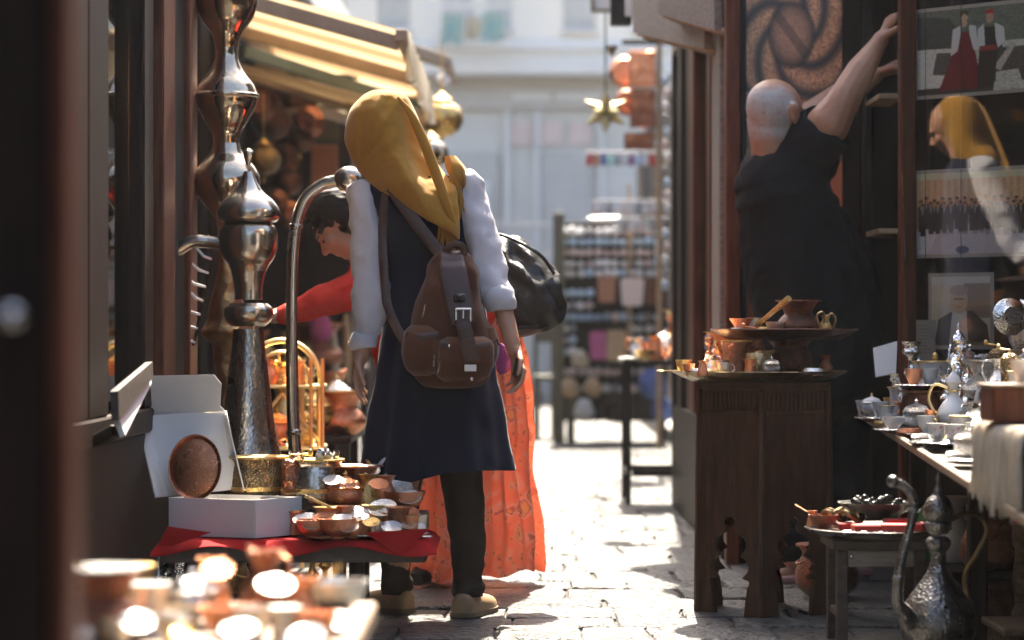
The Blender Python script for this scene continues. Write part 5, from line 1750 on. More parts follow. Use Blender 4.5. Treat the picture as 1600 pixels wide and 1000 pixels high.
rows = [(-230, 3), (-190, 40), (-150, 50), (-110, 40), (-70, 18), (-40, 34), (-12, 47), (6, 48), (30, 40), (55, 22), (75, 17), (92, 18), (112, 27), (132, 42), (146, 48), (148, 51), (152, 51), (154, 48), (168, 45), (190, 33), (208, 22), (224, 20),
        (240, 26), (258, 42), (274, 51), (288, 52), (304, 46), (322, 33), (340, 18), (360, 14), (400, 13), (440, 18), (470, 26), (505, 33), (520, 40), (540, 22), (600, 18), (700, 24), (800, 42), (880, 62), (905, 70), (918, 72)]
fi = thing('stacked_finial', 'very tall polished finial of stacked onion bulbs standing behind the silver ewer', 'finial', base)
s = DF / FPX
for nm, y0, y1, m in (('bulb', -230, -70, m_tin_polish), ('bulb', -70, 75, m_tin_polish), ('bulb', 75, 224, m_tin_polish), ('bulb', 224, 360, m_tin_polish), ('stem', 360, 540, m_brass_old), ('foot', 540, 918, m_brass_old)):
    q = [(r * s, W(0, y, DF).z) for y, r in rows if y0 <= y <= y1]
    q = [(max(a, .001), z) for a, z in catmull(q, 5 * len(q))]
    part(nm, MB().lathe([(.0008, q[0][1])] + q + [(.0008, q[-1][1])], 48, (base.x, base.y, 0)), m, fi)
# row of little spoons hanging behind the ewer
rk = thing('hook_strip', 'slim wooden strip with white hooks between shop window and finial', 'hook strip', W(318, 560, 7.95))
part('strip', MB().beam(W(332, 400, 7.98), W(302, 540, 7.9), .009, .009), m_wood_dark, rk)
for i in range(7):
    t = i / 6
    a = W(330 - 26 * t, 405 + 130 * t, 7.95 - .05 * t)
    c = a + Vector((-.045 - .012 * (i % 3), -.02, .035))
    part('hook', MB().tube([a, (a + c) / 2 + Vector((0, -.01, -.008)), c, c + Vector((-.006, -.004, .014))], [.004, .005, .004, .002], 8), m_white_porc, rk)

# ------------------------------------------------------------------ low table with the red cloth
tz = .262
tb = thing('low_table', 'low grey wooden table under the red cloth in front of the woman', 'table', (-.62, 6.97, 0))
part('tabletop', MB().box((-.615, 6.97, tz - .03), (.75, .37, .055), .006), m_apron, tb)
for x in (-.44, -.905):
    for yy in (6.85, 7.10):
        part('leg', MB().box((x, yy, (tz - .06) / 2), (.042, .042, tz - .06), .004), m_wood_dark, tb)
part('stretcher', MB().box((-.67, 7.10, .07), (.42, .025, .03), .004), m_wood_dark, tb)
cl = MB()
N, Mx = 44, 22
grid = []
for i in range(N + 1):
    rowp = []
    for j in range(Mx + 1):
        x = -1.012 + .80 * i / N
        yy = 6.755 + .43 * j / Mx
        z = tz + .004 + .003 * mnoise.noise(Vector((x * 9, yy * 9, 0)))
        ox, oy = max(0, abs(x + .612) - .377), max(0, 6.787 - yy)
        over = max(ox, oy)
        if over > 0:
            z = tz + .004 - over * (.75 + .45 * math.sin(x * 17)) - .002
        rowp.append(Vector((x + (.0), yy + (0.004 if oy else 0), z)))
    grid.append(rowp)
top = [p for r in grid for p in r]
n1 = len(top)
vs = top + [p - Vector((0, 0, .003)) for p in top]
idx = lambda i, j: i * (Mx + 1) + j
fs = []
for i in range(N):
    for j in range(Mx):
        fs.append([idx(i, j), idx(i + 1, j), idx(i + 1, j + 1), idx(i, j + 1)])
        fs.append([n1 + idx(i, j), n1 + idx(i, j + 1), n1 + idx(i + 1, j + 1), n1 + idx(i + 1, j)])
cl.add(vs, fs)
# corner flap of the cloth
cl.loft([[W(570, 832, 6.77), W(625, 868, 6.755), W(672, 826, 6.765)], [W(570, 832, 6.772), W(625, 868, 6.757), W(672, 826, 6.767)]], closed=True)
cl.loft([[W(242, 862, 6.78), W(262, 822, 6.78), W(330, 832, 6.775)], [W(242, 862, 6.782), W(262, 822, 6.782), W(330, 832, 6.777)]], closed=True)
solo('tablecloth', cl, m_red_cloth, 'red cloth lying over the low table of copper wares', 'tablecloth', recalc=False)
TZ = tz + .008
# open white box with a copper plate
gb = thing('gift_box', 'open white cardboard box with raised lid on the red cloth', 'box', W(370, 830, 6.9))
Nn, L_, R_ = W(398, 0, 6.83), W(265, 0, 6.93), W(470, 0, 6.97)
Nn.z = L_.z = R_.z = TZ
Bk = L_ + R_ - Nn
Hh = Vector((0, 0, .108))
part('box_side', MB().quad(L_, Nn, Nn + Hh, L_ + Hh, .004), m_card, gb)
part('box_side', MB().quad(Nn, R_, R_ + Hh, Nn + Hh, .004), m_card, gb)
part('box_side', MB().quad(R_, Bk, Bk + Hh, R_ + Hh, .004), m_card, gb)
part('box_side', MB().quad(Bk, L_, L_ + Hh, Bk + Hh, .004), m_card, gb)
part('box_base', MB().quad(L_ + Vector((0, 0, .003)), Nn + Vector((0, 0, .003)), R_ + Vector((0, 0, .003)), Bk + Vector((0, 0, .003)), .004), m_card, gb)
la, lb_, lc, ld = W(262, 776, 7.04), W(378, 764, 7.09), W(352, 642, 7.14), W(228, 650, 7.10)
lid = part('lid', MB().quad(la, lb_, lc, ld, .005), m_card, gb)
part('lid_rim', MB().quad(la, ld, ld + Vector((-.02, -.045, -.01)), la + Vector((-.03, -.05, 0)), .004), m_card, lid)
part('lid_rim', MB().quad(lb_, lc, lc + Vector((.006, -.045, -.01)), lb_ + Vector((.01, -.05, 0)), .004), m_card, lid)
pts = [(228, 650), (352, 642), (344, 634), (346, 600), (334, 585), (234, 587), (219, 600), (222, 632), (232, 640)]
part('lid_flap', MB().prism([(p[0], p[1]) for p in pts], lambda a, b_, w: W(a, b_, 7.12 - .0006 * (645 - b_)) + Vector((0, w, 0)), .004), m_card, lid)
part('lid_tab', MB().quad(W(262, 776, 7.04), W(240, 770, 7.02), W(232, 730, 7.04), W(250, 715, 7.06), .004), m_card, lid)
ov = MB()
pc = W(305, 730, 7.0)
pr_ = [(0, .004), (.052, .004), (.066, .0), (.072, .012), (.076, .013), (.077, .008), (.068, -.006), (.05, -.004), (0, -.004)]
for r in [0]:
    rings = []
    for rad, z in pr_:
        rings.append([pc + Vector((1.0 * max(rad, .0005) * math.cos(t_), z * 1.0, 1.24 * max(rad, .0005) * math.sin(t_))) + Vector((0, -z * 2 + .18 * 1.24 * rad * math.sin(t_), 0)) for t_ in [2 * math.pi * k / 44 for k in range(44)]])
    ov.loft(rings, True)
ov2 = solo('oval_dish', ov, m_copper_dish, 'oval engraved copper dish leaning inside the open white box', 'dish')


def on_table(px, py):          # point on the cloth seen at that pixel
    D_ = (CH - TZ) * FPX / (py - HY)
    p = W(px, py, D_)
    p.z = TZ
    return p


def put(kind, px, D_, z, h, mats, label, group=None, **kw):
    return V(kind, Vector(((px - 800) * D_ / FPX, D_, z)), h, mats, label, group, **kw)


GT = 'wares on the red table'
cu, co, br, bo, si, tn = (m_copper, m_brass), (m_copper_old, m_copper), (m_brass, m_brass), (m_brass_old, m_brass), (m_silver, m_silver), (m_tin, m_brass)
rsr = solo('riser', MB().box((-.545, 7.07, TZ + .028), (.60, .19, .055), .005), m_wood_worn, 'long low wooden riser under the back row of the red table', 'riser')
T = [('pot', 404, 7.12, .125, bo, 'brass pot with rim standing just right of the white box lid'),
     ('pot', 492, 7.08, .12, (m_tin, m_brass), 'wide tin pot filled with spoons below the spout pole'),
     ('bowl', 430, 7.0, .035, cu, 'small shallow copper bowl in front of the brass pot'),
     ('beaker', 462, 6.95, .06, cu, 'small copper beaker right behind the white box corner'),
     ('vase', 556, 7.10, .105, co, 'dark copper vase holding pale spoons at the back of the red table'),
     ('pot', 515, 6.93, .07, cu, 'squat copper pot in the middle of the red table'),
     ('dzezva', 540, 6.90, .075, cu, 'bright copper coffee pot behind the small bowls'),
     ('beaker', 585, 6.93, .075, (m_brass, m_brass), 'brass beaker in the middle right of the red table'),
     ('beaker', 622, 6.85, .075, co, 'dark copper beaker at the front right of the red table'),
     ('bowl', 490, 6.84, .045, cu, 'copper bowl at the front edge beside the white box'),
     ('bowl', 526, 6.82, .05, (m_copper, m_silver), 'copper bowl with pale rim at the front middle of the red cloth'),
     ('cup', 552, 6.83, .045, cu, 'little copper cup right of the front copper bowls'),
     ('cup', 590, 6.82, .04, (m_silver, m_silver), 'little silver cup at the front right of the red cloth'),
     ('saucer', 570, 6.84, .09, si, 'silver saucer lying on the front of the red cloth'),
     ('saucer', 640, 6.88, .10, si, 'silver saucer lying near the right corner of the red cloth'),
     ('saucer', 505, 6.80, .07, (m_copper,), 'copper saucer at the very front of the red cloth'),
     ('dzezva', 600, 7.04, .085, cu, 'copper coffee pot at the back right with raised handle'),
     ('jug', 575, 7.02, .09, (m_brass, m_brass), 'brass jug between coffee pots at the back'),
     ('bowl', 632, 7.02, .05, cu, 'copper bowl at the back right corner of the red cloth'),
     ('cup', 652, 6.95, .05, (m_silver, m_silver), 'silver cup near the right end of the red cloth'),
     ('sugar', 540, 7.00, .10, (m_copper, m_brass), 'lidded copper sugar bowl in the middle back'),
     ('cup', 468, 7.08, .05, cu, 'copper cup between brass pot and spoon pot'),
     ('ring', 615, 6.96, .05, (m_brass,), 'brass ring dish beside the dark copper beaker'),
     ('cup', 566, 6.90, .05, (m_copper, m_brass), 'copper cup amid the middle of the crowded red table'),
     ('mill', 455, 7.03, .14, (m_copper_old, m_brass), 'slim copper mill just left of the spoon pot'),
     ('beaker', 642, 6.84, .055, (m_copper, m_brass), 'small copper beaker at the right end of the red cloth'),
     ('jug', 606, 6.89, .06, (m_copper, m_brass), 'tiny copper jug behind the dark copper beaker'),
     ('bowl', 580, 6.97, .035, (m_silver,), 'shallow silver bowl in front of the brass jug'),
     ('cup', 524, 7.06, .055, (m_copper_old, m_copper), 'dark copper cup right of the spoon pot')]
for k, px, D_, h, mt, lb in T:
    back = D_ >= 6.99
    put(k, px, D_ + (.02 if back else 0), TZ + (.057 if back else 0), h * (1.25 if back else 1.15), mt, lb, GT)
LD = [('saucer', 478, 6.90, .045, .075, m_silver, 'tilted silver dish right of the white box'), ('saucer', 508, 6.86, .05, .07, m_copper, 'tilted copper dish leaning on the front bowls'), ('saucer', 556, 6.88, .06, .08, m_silver, 'tilted silver dish in the middle of the red table'), ('saucer', 598, 6.90, .075, .085, m_silver, 'tilted silver dish behind the dark copper beaker'),
      ('saucer', 634, 6.93, .06, .08, m_copper, 'tilted copper dish at the right end of the red table'), ('saucer', 650, 6.90, .02, .06, m_silver, 'small tilted silver dish at the right corner of the red table'), ('saucer', 575, 7.06, .17, .075, m_silver, 'tilted silver dish high on the brass jug'), ('saucer', 622, 7.08, .12, .09, m_silver, 'large tilted silver dish at the back right of the red table'),
      ('saucer', 486, 6.80, .035, .05, m_silver, 'small tilted silver dish at the front left beside the white box'), ('saucer', 545, 6.79, .03, .06, m_silver, 'tilted silver dish at the front edge of the red cloth'), ('saucer', 580, 6.80, .045, .05, m_brass, 'small tilted brass dish at the front edge of the red cloth'), ('saucer', 612, 6.80, .03, .06, m_silver, 'tilted silver dish before the dark copper beaker'), ('saucer', 638, 6.81, .035, .05, m_silver, 'small tilted silver dish at the front right corner'),
      ('saucer', 520, 7.0, .15, .06, m_silver, 'tilted silver dish on the lidded copper bowl'), ('saucer', 592, 6.98, .14, .06, m_copper, 'tilted copper dish high beside the brass jug'), ('saucer', 640, 7.0, .10, .07, m_silver, 'tilted silver dish leaning at the back right corner'),
      ('saucer', 455, 7.02, .12, .06, m_brass, 'tilted brass dish on the low riser'), ('saucer', 536, 6.84, .05, .055, m_silver, 'small tilted silver dish over the front bowls')]
for i, (k, px, D_, dz, h, mt, lb) in enumerate(LD):  # extra dishes, added and tilted to throw sun glints at the camera
    V(k, Vector(((px - 800) * D_ / FPX, D_, TZ + dz)), h, (mt,), lb, GT, rot=(.36 + .06 * (i % 4), .08 * ((i % 3) - 1), 0))
rsx = random.Random(21)
for i in range(14):             # spoons standing in the tin pot, each a thing
    a = rsx.uniform(0, 6.28)
    V('spoon', Vector(((492 - 800) * 7.08 / FPX + .025 * math.cos(a), 7.10 + .025 * math.sin(a), TZ + .09)), .15, (m_silver,), 'small silver spoon standing in the wide tin pot', 'spoons in the tin pot', rot=(0, -1.15 - .25 * rsx.random(), a))
for i, (a, lb) in enumerate(((.25, 'pale spoon leaning left in the dark copper vase'), (.75, 'pale spoon leaning right in the dark copper vase'))):
    V('spoon', Vector(((556 - 800) * 7.10 / FPX + .01, 7.12, TZ + .11)), .13, (m_white_porc,), lb, 'spoons in the copper vase', rot=(0, -.55 - .3 * i, .2 + .3 * i))
for i, (px, D_, a, lb) in enumerate(((470, 6.86, .3, 'silver spoon lying beside the copper bowl at the white box'), (548, 6.80, 2.6, 'silver spoon lying at the front edge of the red cloth'), (610, 6.81, .1, 'silver spoon lying before the dark copper beaker'))):
    V('spoon', Vector(((px - 800) * D_ / FPX, D_, TZ + .002)), .12, (m_silver,), lb, GT, rz=a)
# dark domed jar and flared pot behind the spoons
put('jar', 500, 7.45, .262, .2, (m_copper_dk, m_copper_dk), 'dark domed jar on a stool behind the red table')
put('vase', 470, 7.40, .262, .16, (m_copper_dk, m_copper_dk), 'dark flared pot left of the domed jar behind the red table')
stl = thing('stool', 'small dark stool under the domed jar behind the red table', 'stool', ((485 - 800) * 7.42 / FPX, 7.42, 0))
c = WL[stl.name]
part('seat', MB().box((c.x, c.y, .248), (.22, .24, .028), .005), m_wood_dark, stl)
for sx in (-.09, .09):
    for sy in (-.09, .09):
        part('leg', MB().box((c.x + sx, c.y + sy, .117), (.028, .028, .234), .004), m_wood_dark, stl)
# things under the table
put('cauldron', 345, 7.35, 0, .17, bo, 'round aged brass cauldron under the red table')
put('candlestick', 488, 7.35, 0, .2, br, 'short brass candlestick under the red table', 'brassware on the ground under the red table')
put('candlestick', 508, 7.3, 0, .17, br, 'shorter brass candlestick under the middle of the red table', 'brassware on the ground under the red table')
put('ewer', 415, 7.4, 0, .22, bo, 'small brass ewer standing under the red table')
put('jug', 455, 7.3, 0, .12, cu, 'copper jug on the ground under the red table')
put('jar', 300, 7.3, 0, .2, (m_silver_eng, m_silver), 'silver jar on the ground beside the left table leg')
ep = thing('engraved_panel', 'patterned silver panel leaning at the left end under the red table', 'panel', W(258, 930, 7.1))
part('panel', MB().quad(W(246, 925, 7.05), W(272, 925, 7.05), W(274, 858, 7.12), W(248, 858, 7.12), .006), m_silver_eng, ep)
for i in range(3):
    p = W(259.5, 872 + 19 * i, 7.075 - 0.02 * (i - 1) * -1)
    part('scroll', MB().tube([p + Vector((.016 * math.cos(a / 10), -.012, .016 * math.sin(a / 10))) for a in range(0, 63, 5)], .003, 6), m_pewter, ep)

# ------------------------------------------------------------------ brass etagere behind the ewer
et = thing('brass_stand', 'gilt wire stand with round arch and shelf of copper cups behind the pole', 'stand', W(455, 730, 8.7))
c0 = W(440, 600, 8.7)
ar = [W(440 + 62 * math.cos(math.radians(a)), 600 - 68 * math.sin(math.radians(a)), 8.7) for a in range(-20, 201, 10)]
part('arch', MB().tube(ar, .010, 10), m_gold, et)
ar = [W(440 + 44 * math.cos(math.radians(a)), 600 - 50 * math.sin(math.radians(a)), 8.7) for a in range(-10, 191, 10)]
part('inner_arch', MB().tube(ar, .006, 8), m_gold, et)
for px in (382, 415, 472, 498):
    a = W(px, 604, 8.7)
    part('leg', MB().tube([a, (a.x, a.y, .005)], .009, 8), m_gold, et)
for yy, nm in ((604, .02), (700, .02)):
    p = W(440, yy, 8.7)
    part('shelf', MB().box((p.x, p.y + .08, p.z), (.30, .24, .012), .003), m_gold, et)
for a, b2 in (((382, 690), (440, 615)), ((498, 690), (440, 615))):
    part('brace', MB().tube([W(*a, 8.69), W(*b2, 8.69)], .006, 8), m_gold, et)
for px in (486, 504):
    part('upright_bar', MB().tube([W(px, 720, 8.66), W(px, 560, 8.66)], .007, 8), m_gold, et)
zz = W(0, 604, 8.7).z + .007
for i, (px, k, h, mt, lb) in enumerate(((402, 'cup', .065, br, 'leftmost brass cup on the gilt wire stand'), (420, 'jug', .09, cu, 'copper jug on the gilt wire stand'), (438, 'dzezva', .08, br, 'brass coffee pot in the middle of the gilt wire stand'), (462, 'beaker', .085, cu, 'copper beaker right on the gilt wire stand'), (478, 'cup', .06, (m_silver,), 'rightmost silver cup on the gilt wire stand'))):
    put(k, px, 8.74 - .03 * (i % 2), zz, h, mt, lb, 'copper on the gilt stand')
zz = W(0, 700, 8.7).z + .007
for i, (px, k, h, mt, lb) in enumerate(((398, 'pot', .10, br, 'brass pot on the lower shelf of the gilt stand'), (432, 'sugar', .14, (m_copper, m_brass), 'lidded copper bowl on the lower shelf of the gilt stand'), (470, 'jar', .15, br, 'brass jar on the lower shelf of the gilt stand'))):
    put(k, px, 8.74, zz, h, mt, lb, 'vessels on the lower shelf of the gilt stand')

bn = thing('brass_bench', 'low dark bench of sunlit brassware behind the gilt stand', 'bench', (-.80, 9.9, 0))
part('seat', MB().box((-.80, 9.9, .43), (.34, .9, .03), .005), m_wood_dark, bn)
for sx in (-.93, -.67):
    for sy in (9.5, 10.3):
        part('leg', MB().box((sx, sy, .207), (.03, .03, .414), .004), m_wood_dark, bn)
for i, (x, yy, k, h, mt, lb) in enumerate(((-.90, 9.6, 'jug', .2, br, 'brass jug at the near left of the low dark bench'), (-.78, 9.55, 'sugar', .2, br, 'lidded brass bowl at the near end of the low dark bench'), (-.68, 9.62, 'vase', .17, cu, 'copper vase at the near right of the low dark bench'), (-.86, 9.85, 'ewer', .3, br, 'brass ewer in the middle of the low dark bench'), (-.72, 9.9, 'jar', .24, (m_silver, m_brass), 'silver jar in the middle of the low dark bench'), (-.90, 10.15, 'candlestick', .3, br, 'brass candlestick at the far left of the low dark bench'), (-.76, 10.2, 'jug', .24, cu, 'copper jug at the far end of the low dark bench'), (-.68, 10.1, 'beaker', .14, (m_silver,), 'silver beaker at the far right of the low dark bench'))):
    V(k, Vector((x, yy, .446)), h, mt, lb, 'brassware on the low dark bench')

# ------------------------------------------------------------------ foreground table, out of focus
ft = thing('front_table', 'blurred front table carrying copper pots at the bottom left', 'table', (-.53, 3.95, 0))
fz = .37
part('tabletop', MB().box((-.55, 3.95, fz - .02), (.62, .75, .04), .006), m_wood_worn, ft)
for sx in (-.82, -.28):
    for sy in (3.62, 4.28):
        part('leg', MB().box((sx, sy, (fz - .04) / 2), (.05, .05, fz - .04), .005), m_wood_dark, ft)
GF = 'blurred wares on the front table'
FT = [('vase', 155, 3.75, .115, (m_copper_old, m_silver), 'large blurred copper vase with a spoon, at bottom left'), ('bowl', 110, 4.0, .06, si, 'blurred silver bowl left of the large copper vase'), ('pot', 70, 3.9, .08, (m_copper_old, m_silver), 'blurred copper pot at the bottom left corner'),
      ('beaker', 235, 3.85, .08, (m_silver,), 'blurred silver beaker right of the large copper vase'), ('sugar', 300, 3.95, .10, si, 'blurred lidded silver bowl on the front table'), ('cup', 270, 3.7, .05, si, 'blurred silver cup in front of the lidded silver bowl'),
      ('jug', 415, 4.05, .115, co, 'blurred copper jug in the middle of the front table'), ('bowl', 360, 3.8, .05, cu, 'blurred copper bowl in the front middle'), ('cup', 395, 3.75, .055, si, 'blurred silver cup below the blurred copper jug'),
      ('dzezva', 470, 3.9, .085, cu, 'blurred copper coffee pot near the right end of the front table'), ('bowl', 520, 4.1, .06, (m_silver,), 'blurred wide silver bowl right on the front table'), ('cup', 500, 3.72, .05, cu, 'blurred copper cup at the bottom right of the front table'),
      ('beaker', 445, 3.7, .06, si, 'blurred silver beaker at the bottom of the front table'), ('pot', 200, 4.15, .08, bo, 'blurred brass pot at the back of the front table'), ('jug', 330, 4.2, .09, (m_copper, m_brass), 'blurred copper jug at the back of the front table'),
      ('cup', 180, 3.68, .05, si, 'blurred silver cup before the large copper vase'), ('bowl', 560, 3.85, .03, si, 'blurred flat silver bowl at the right corner'), ('saucer', 320, 3.7, .1, si, 'blurred silver saucer at the bottom of the front table')]
for k, px, D_, h, mt, lb in FT:
    put(k, min(px, 520), D_, fz, h, mt, lb, GF)
for i, (px, D_, dz, h, mt, lb) in enumerate(((85, 3.72, .05, .12, m_silver, 'blurred tilted silver dish at the far bottom left'), (120, 3.65, .02, .1, m_silver, 'blurred tilted silver dish under the large copper vase'), (215, 3.66, .04, .09, m_silver, 'blurred tilted silver dish right of the large copper vase'), (285, 3.62, .03, .06, m_brass, 'blurred tilted brass dish at the bottom'), (375, 3.64, .03, .1, m_silver, 'blurred tilted silver dish below the copper jug'), (430, 3.8, .08, .1, m_silver, 'blurred tilted silver dish right of the copper jug'), (480, 3.64, .02, .1, m_silver, 'blurred tilted silver dish near the bottom right of the front table'), (340, 3.95, .09, .09, m_copper, 'blurred tilted copper dish in the middle of the front table'), (525, 3.75, .03, .1, m_silver, 'blurred tilted silver dish at the right end of the front table'))):
    V('saucer', Vector(((px - 800) * D_ / FPX, D_, fz + dz)), h * .6, (mt,), lb, GF, rot=(.32 + .08 * (i % 4), .1 * ((i % 3) - 1), 0))  # front dishes likewise added and tilted for bright sun glints
V('spoon', Vector(((150 - 800) * 3.75 / FPX, 3.75, fz + .08)), .15, (m_brass,), 'blurred pale spoon sticking out of the large copper vase', rot=(0, -.85, 2.8))

# ------------------------------------------------------------------ goods hung along the left shops
GH = 'copper wares hung along the left shops'
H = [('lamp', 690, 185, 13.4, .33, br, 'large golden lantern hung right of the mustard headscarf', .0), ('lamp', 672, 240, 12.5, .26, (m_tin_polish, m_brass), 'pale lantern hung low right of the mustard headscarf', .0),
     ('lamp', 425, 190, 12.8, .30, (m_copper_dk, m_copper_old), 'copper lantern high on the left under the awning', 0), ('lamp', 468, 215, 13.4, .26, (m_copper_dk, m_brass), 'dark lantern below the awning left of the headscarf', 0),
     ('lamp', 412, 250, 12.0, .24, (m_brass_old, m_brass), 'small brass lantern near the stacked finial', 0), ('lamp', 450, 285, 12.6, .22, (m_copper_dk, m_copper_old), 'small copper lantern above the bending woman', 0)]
for k, px, py, D_, h, mt, lb, _ in H:
    p = W(px, py, D_)
    V(k, p - Vector((0, 0, h * .45)), h, mt, lb, GH, name='hanging_lantern')
rsg = random.Random(8)
pl_specs = [(430, 150, .11, m_copper_dk), (470, 160, .10, m_copper_dk), (440, 250, .09, m_copper_dk), (405, 160, .10, m_copper_dk), (480, 190, .085, m_copper_old), (425, 320, .085, m_copper_dk), (455, 335, .07, m_copper_old), (480, 320, .06, m_brass_old)]
for i, (px, py, r, mt) in enumerate(pl_specs):
    D_ = 13.2 - .25 * i
    c = W(px, py, D_)
    mb = MB().lathe([(0, .01), (r * .55, .01), (r * .62, .0), (r * .93, -.02), (r, -.03), (r * .98, -.036), (r * .6, -.012), (0, -.004)], 28, c, Matrix.Rotation(math.radians(90), 3, 'X') @ Matrix.Rotation(rsg.uniform(-.3, .3), 3, 'Y'))
    solo('hanging_plate', mb, mt, ['big copper plate at the top of the left display', 'dark copper plate right of the topmost plate', 'copper plate in the middle of the left display', 'dark plate nearest the stacked finial', 'small bright copper plate beside the leather plaque', 'dark plate low on the left display', 'small plate right of the low dark plate', 'tiny brass plate above the bending woman'][i], 'plate', 'plates hung on the left display')
for (x0, y0, x1, y1, mt, lb, D_) in ((486, 226, 528, 292, m_terra, 'orange brown leather plaque hung above the bending woman', 13.0), (490, 178, 530, 222, m_greygreen, 'grey green panel hung above the leather plaque', 13.3), (500, 130, 522, 180, m_whitesign, 'pale hanging strip under the awning', 13.8)):
    a, b2 = W(x0, y0, D_), W(x1, y1, D_)
    solo(('leather_plaque', 'wall_board', 'cloth_strip')[(486, 490, 500).index(x0)], MB().box(((a.x + b2.x) / 2, D_, (a.z + b2.z) / 2), (b2.x - a.x, .03, a.z - b2.z), .006), mt, lb, 'plaque')
rail = thing('display_rail', 'dark rail frame carrying the hung copper on the left', 'rail', W(450, 560, 13.5))
part('upper_rail', MB().beam(W(395, 120, 13.5), W(560, 120, 13.5), .03, .03), m_iron, rail)
for px in (398, 478, 545):
    a = W(px, 118, 13.5)
    part('upright', MB().beam(a, (a.x, a.y, 0), .03, .03, up=(0, 1, 0)), m_iron, rail)
part('middle_rail', MB().beam(W(395, 270, 13.5), W(560, 270, 13.5), .02, .02), m_iron, rail)
bk_ = solo('backing_board', MB().box((W(460, 0, 14.0).x, 14.0, 1.25), (.62, .04, 2.5), .01), m_wood_dark, 'dark board behind the hung copper on the left', 'board')
# blurred stall of goods lower left
st = thing('stall_table', 'long dark stall table of brass goods behind the bending woman', 'table', W(490, 620, 14.6))
part('tabletop', MB().box((-1.22, 14.6, .62), (.55, 3.0, .04), .006), m_wood_dark, st)
for yy in (13.2, 16.0):
    for xx in (-1.46, -.98):
        part('leg', MB().box((xx, yy, .3), (.05, .05, .6), .005), m_wood_dark, st)
GS = 'brassware on the far left stall'
sk_ = ['jug', 'candlestick', 'vase', 'sugar', 'ewer', 'pot', 'jar']
for i in range(21):
    k = sk_[i % 7]
    mt = (cu, br, co, br, (m_tin, m_brass))[i % 5]
    V(k, Vector((-1.42 + .17 * (i % 3) + .02 * rsg.random(), 13.25 + .40 * (i // 3), .64)), rsg.uniform(.16, .28) if k not in ('pot',) else .14, mt, '%s %s, %s in %s row on the far left stall' % (('copper', 'brass', 'dark copper', 'brass', 'tin')[i % 5], k.replace('sugar', 'lidded bowl'), ('wall side', 'middle', 'street side')[i % 3], ('first', 'second', 'third', 'fourth', 'fifth', 'sixth', 'seventh')[i // 3]), GS)
for i, (px, py, w_, h_, mt, lb, D_) in enumerate(((500, 512, 34, 42, m_pinkthing, 'magenta bag hanging below the red sleeve', 13.0), (520, 560, 16, 90, m_fringe, 'cream hanging strap below the magenta bag', 13.2), (540, 545, 14, 110, m_wood_light, 'tan hanging strap near the sunlit street', 13.4), (555, 575, 14, 90, m_copper_dk, 'brown hanging strap at the end of the stall', 13.6), (480, 575, 18, 80, m_olive, 'olive hanging strap beside the gilt stand', 13.0))):
    P, ra, rb2 = px_rows([(px, py - h_ / 2, D_, w_ * .25, 4), (px, py - h_ * .3, D_, w_ * .45, 8), (px + 2, py + h_ * .2, D_, w_ * .5, 10), (px + 3, py + h_ / 2, D_, w_ * .3, 6)], 18)
    solo('hanging_bag' if i == 0 else 'hanging_strap', MB().tube(P, ra, 20, rb2, flat=True), mt, lb, 'bag' if i == 0 else 'strap')

# ------------------------------------------------------------------ carved six sided table
DT = 7.42
tc = W(1195, 0, DT)
Rr = .222
Htop = .70
ct = thing('carved_table', 'tall six sided carved dark walnut table with scalloped arched feet', 'table', (tc.x, tc.y, 0))
th0 = math.radians(-8.7)
cv = [Vector((tc.x + Rr * math.sin(th0 + math.radians(60 * k)), tc.y - Rr * math.cos(th0 + math.radians(60 * k)), 0)) for k in range(6)]
wF = Rr
half = [(.0, .235), (.05, .255), (.085, .285), (.100, .315), (.108, .30), (.113, .20), (.122, .235), (.135, .290), (.150, .305), (.165, .275), (.176, .20), (.180, .165), (.190, .21), (.205, .255), (.220, .260), (.235, .215), (.246, .13), (.250, .085), (.262, .055), (.268, .05), (.274, .085), (.285, .085), (.294, .05), (.298, .008)]
cut = [(.5 - b_, a_) for a_, b_ in half]
hw = .5
out = [(0.0, 0.0)]
leftedge = [(x * wF * .98 - .10 * wF * (1 - min(1, z / .3)) * 0, z) for x, z in cut]
poly = [(0, 0)] + [(x * wF, z) for x, z in cut] + [(wF - x * wF, z) for x, z in cut[::-1]] + [(wF, 0), (wF, Htop - .02), (0, Htop - .02)]
for k in range(6):
    a, b2 = cv[k], cv[(k + 1) % 6]
    uu = (b2 - a).normalized()
    nn = Vector((uu.y, -uu.x, 0))
    cen = Vector((tc.x, tc.y, 0))
    if nn.dot((a + b2) / 2 - cen) < 0: nn = -nn

    def fn(x, z, w, a=a, uu=uu, nn=nn, cen=cen):
        p = a + uu * (x + (0.0008 if x < .01 else -.0008 if x > wF - .01 else 0))
        fl = 1 + .035 * max(0, (.35 - z) / .35)
        p = cen + (p - cen) * fl - nn * w
        p.z = z
        return p
    pan = part('panel', MB().prism(poly, fn, .02), m_wood_carved, ct)
    part('edge_post', MB().beam(cen + (a - cen) * 1.03 + Vector((0, 0, .002)), cen + (a - cen) * .99 + Vector((0, 0, Htop - .02)), .02, .02, up=(a - cen), bev=.005), m_wood_carved, ct)
    mid = (a + b2) / 2
    part('moulding', MB().beam(a + uu * .012 + nn * .002 + Vector((0, 0, Htop - .09)), b2 - uu * .012 + nn * .002 + Vector((0, 0, Htop - .09)), .008, .012), m_wood_carved, pan)
    for j in range(13):
        q = a + uu * (wF * (.10 + .8 * j / 12)) + nn * .002
        part('flute', MB().box(q + Vector((0, 0, Htop - .055)), (.007, .007, .05), .002, Matrix((uu, nn, Vector((0, 0, 1)))).transposed()), m_wood_carved, pan)
mb = MB()
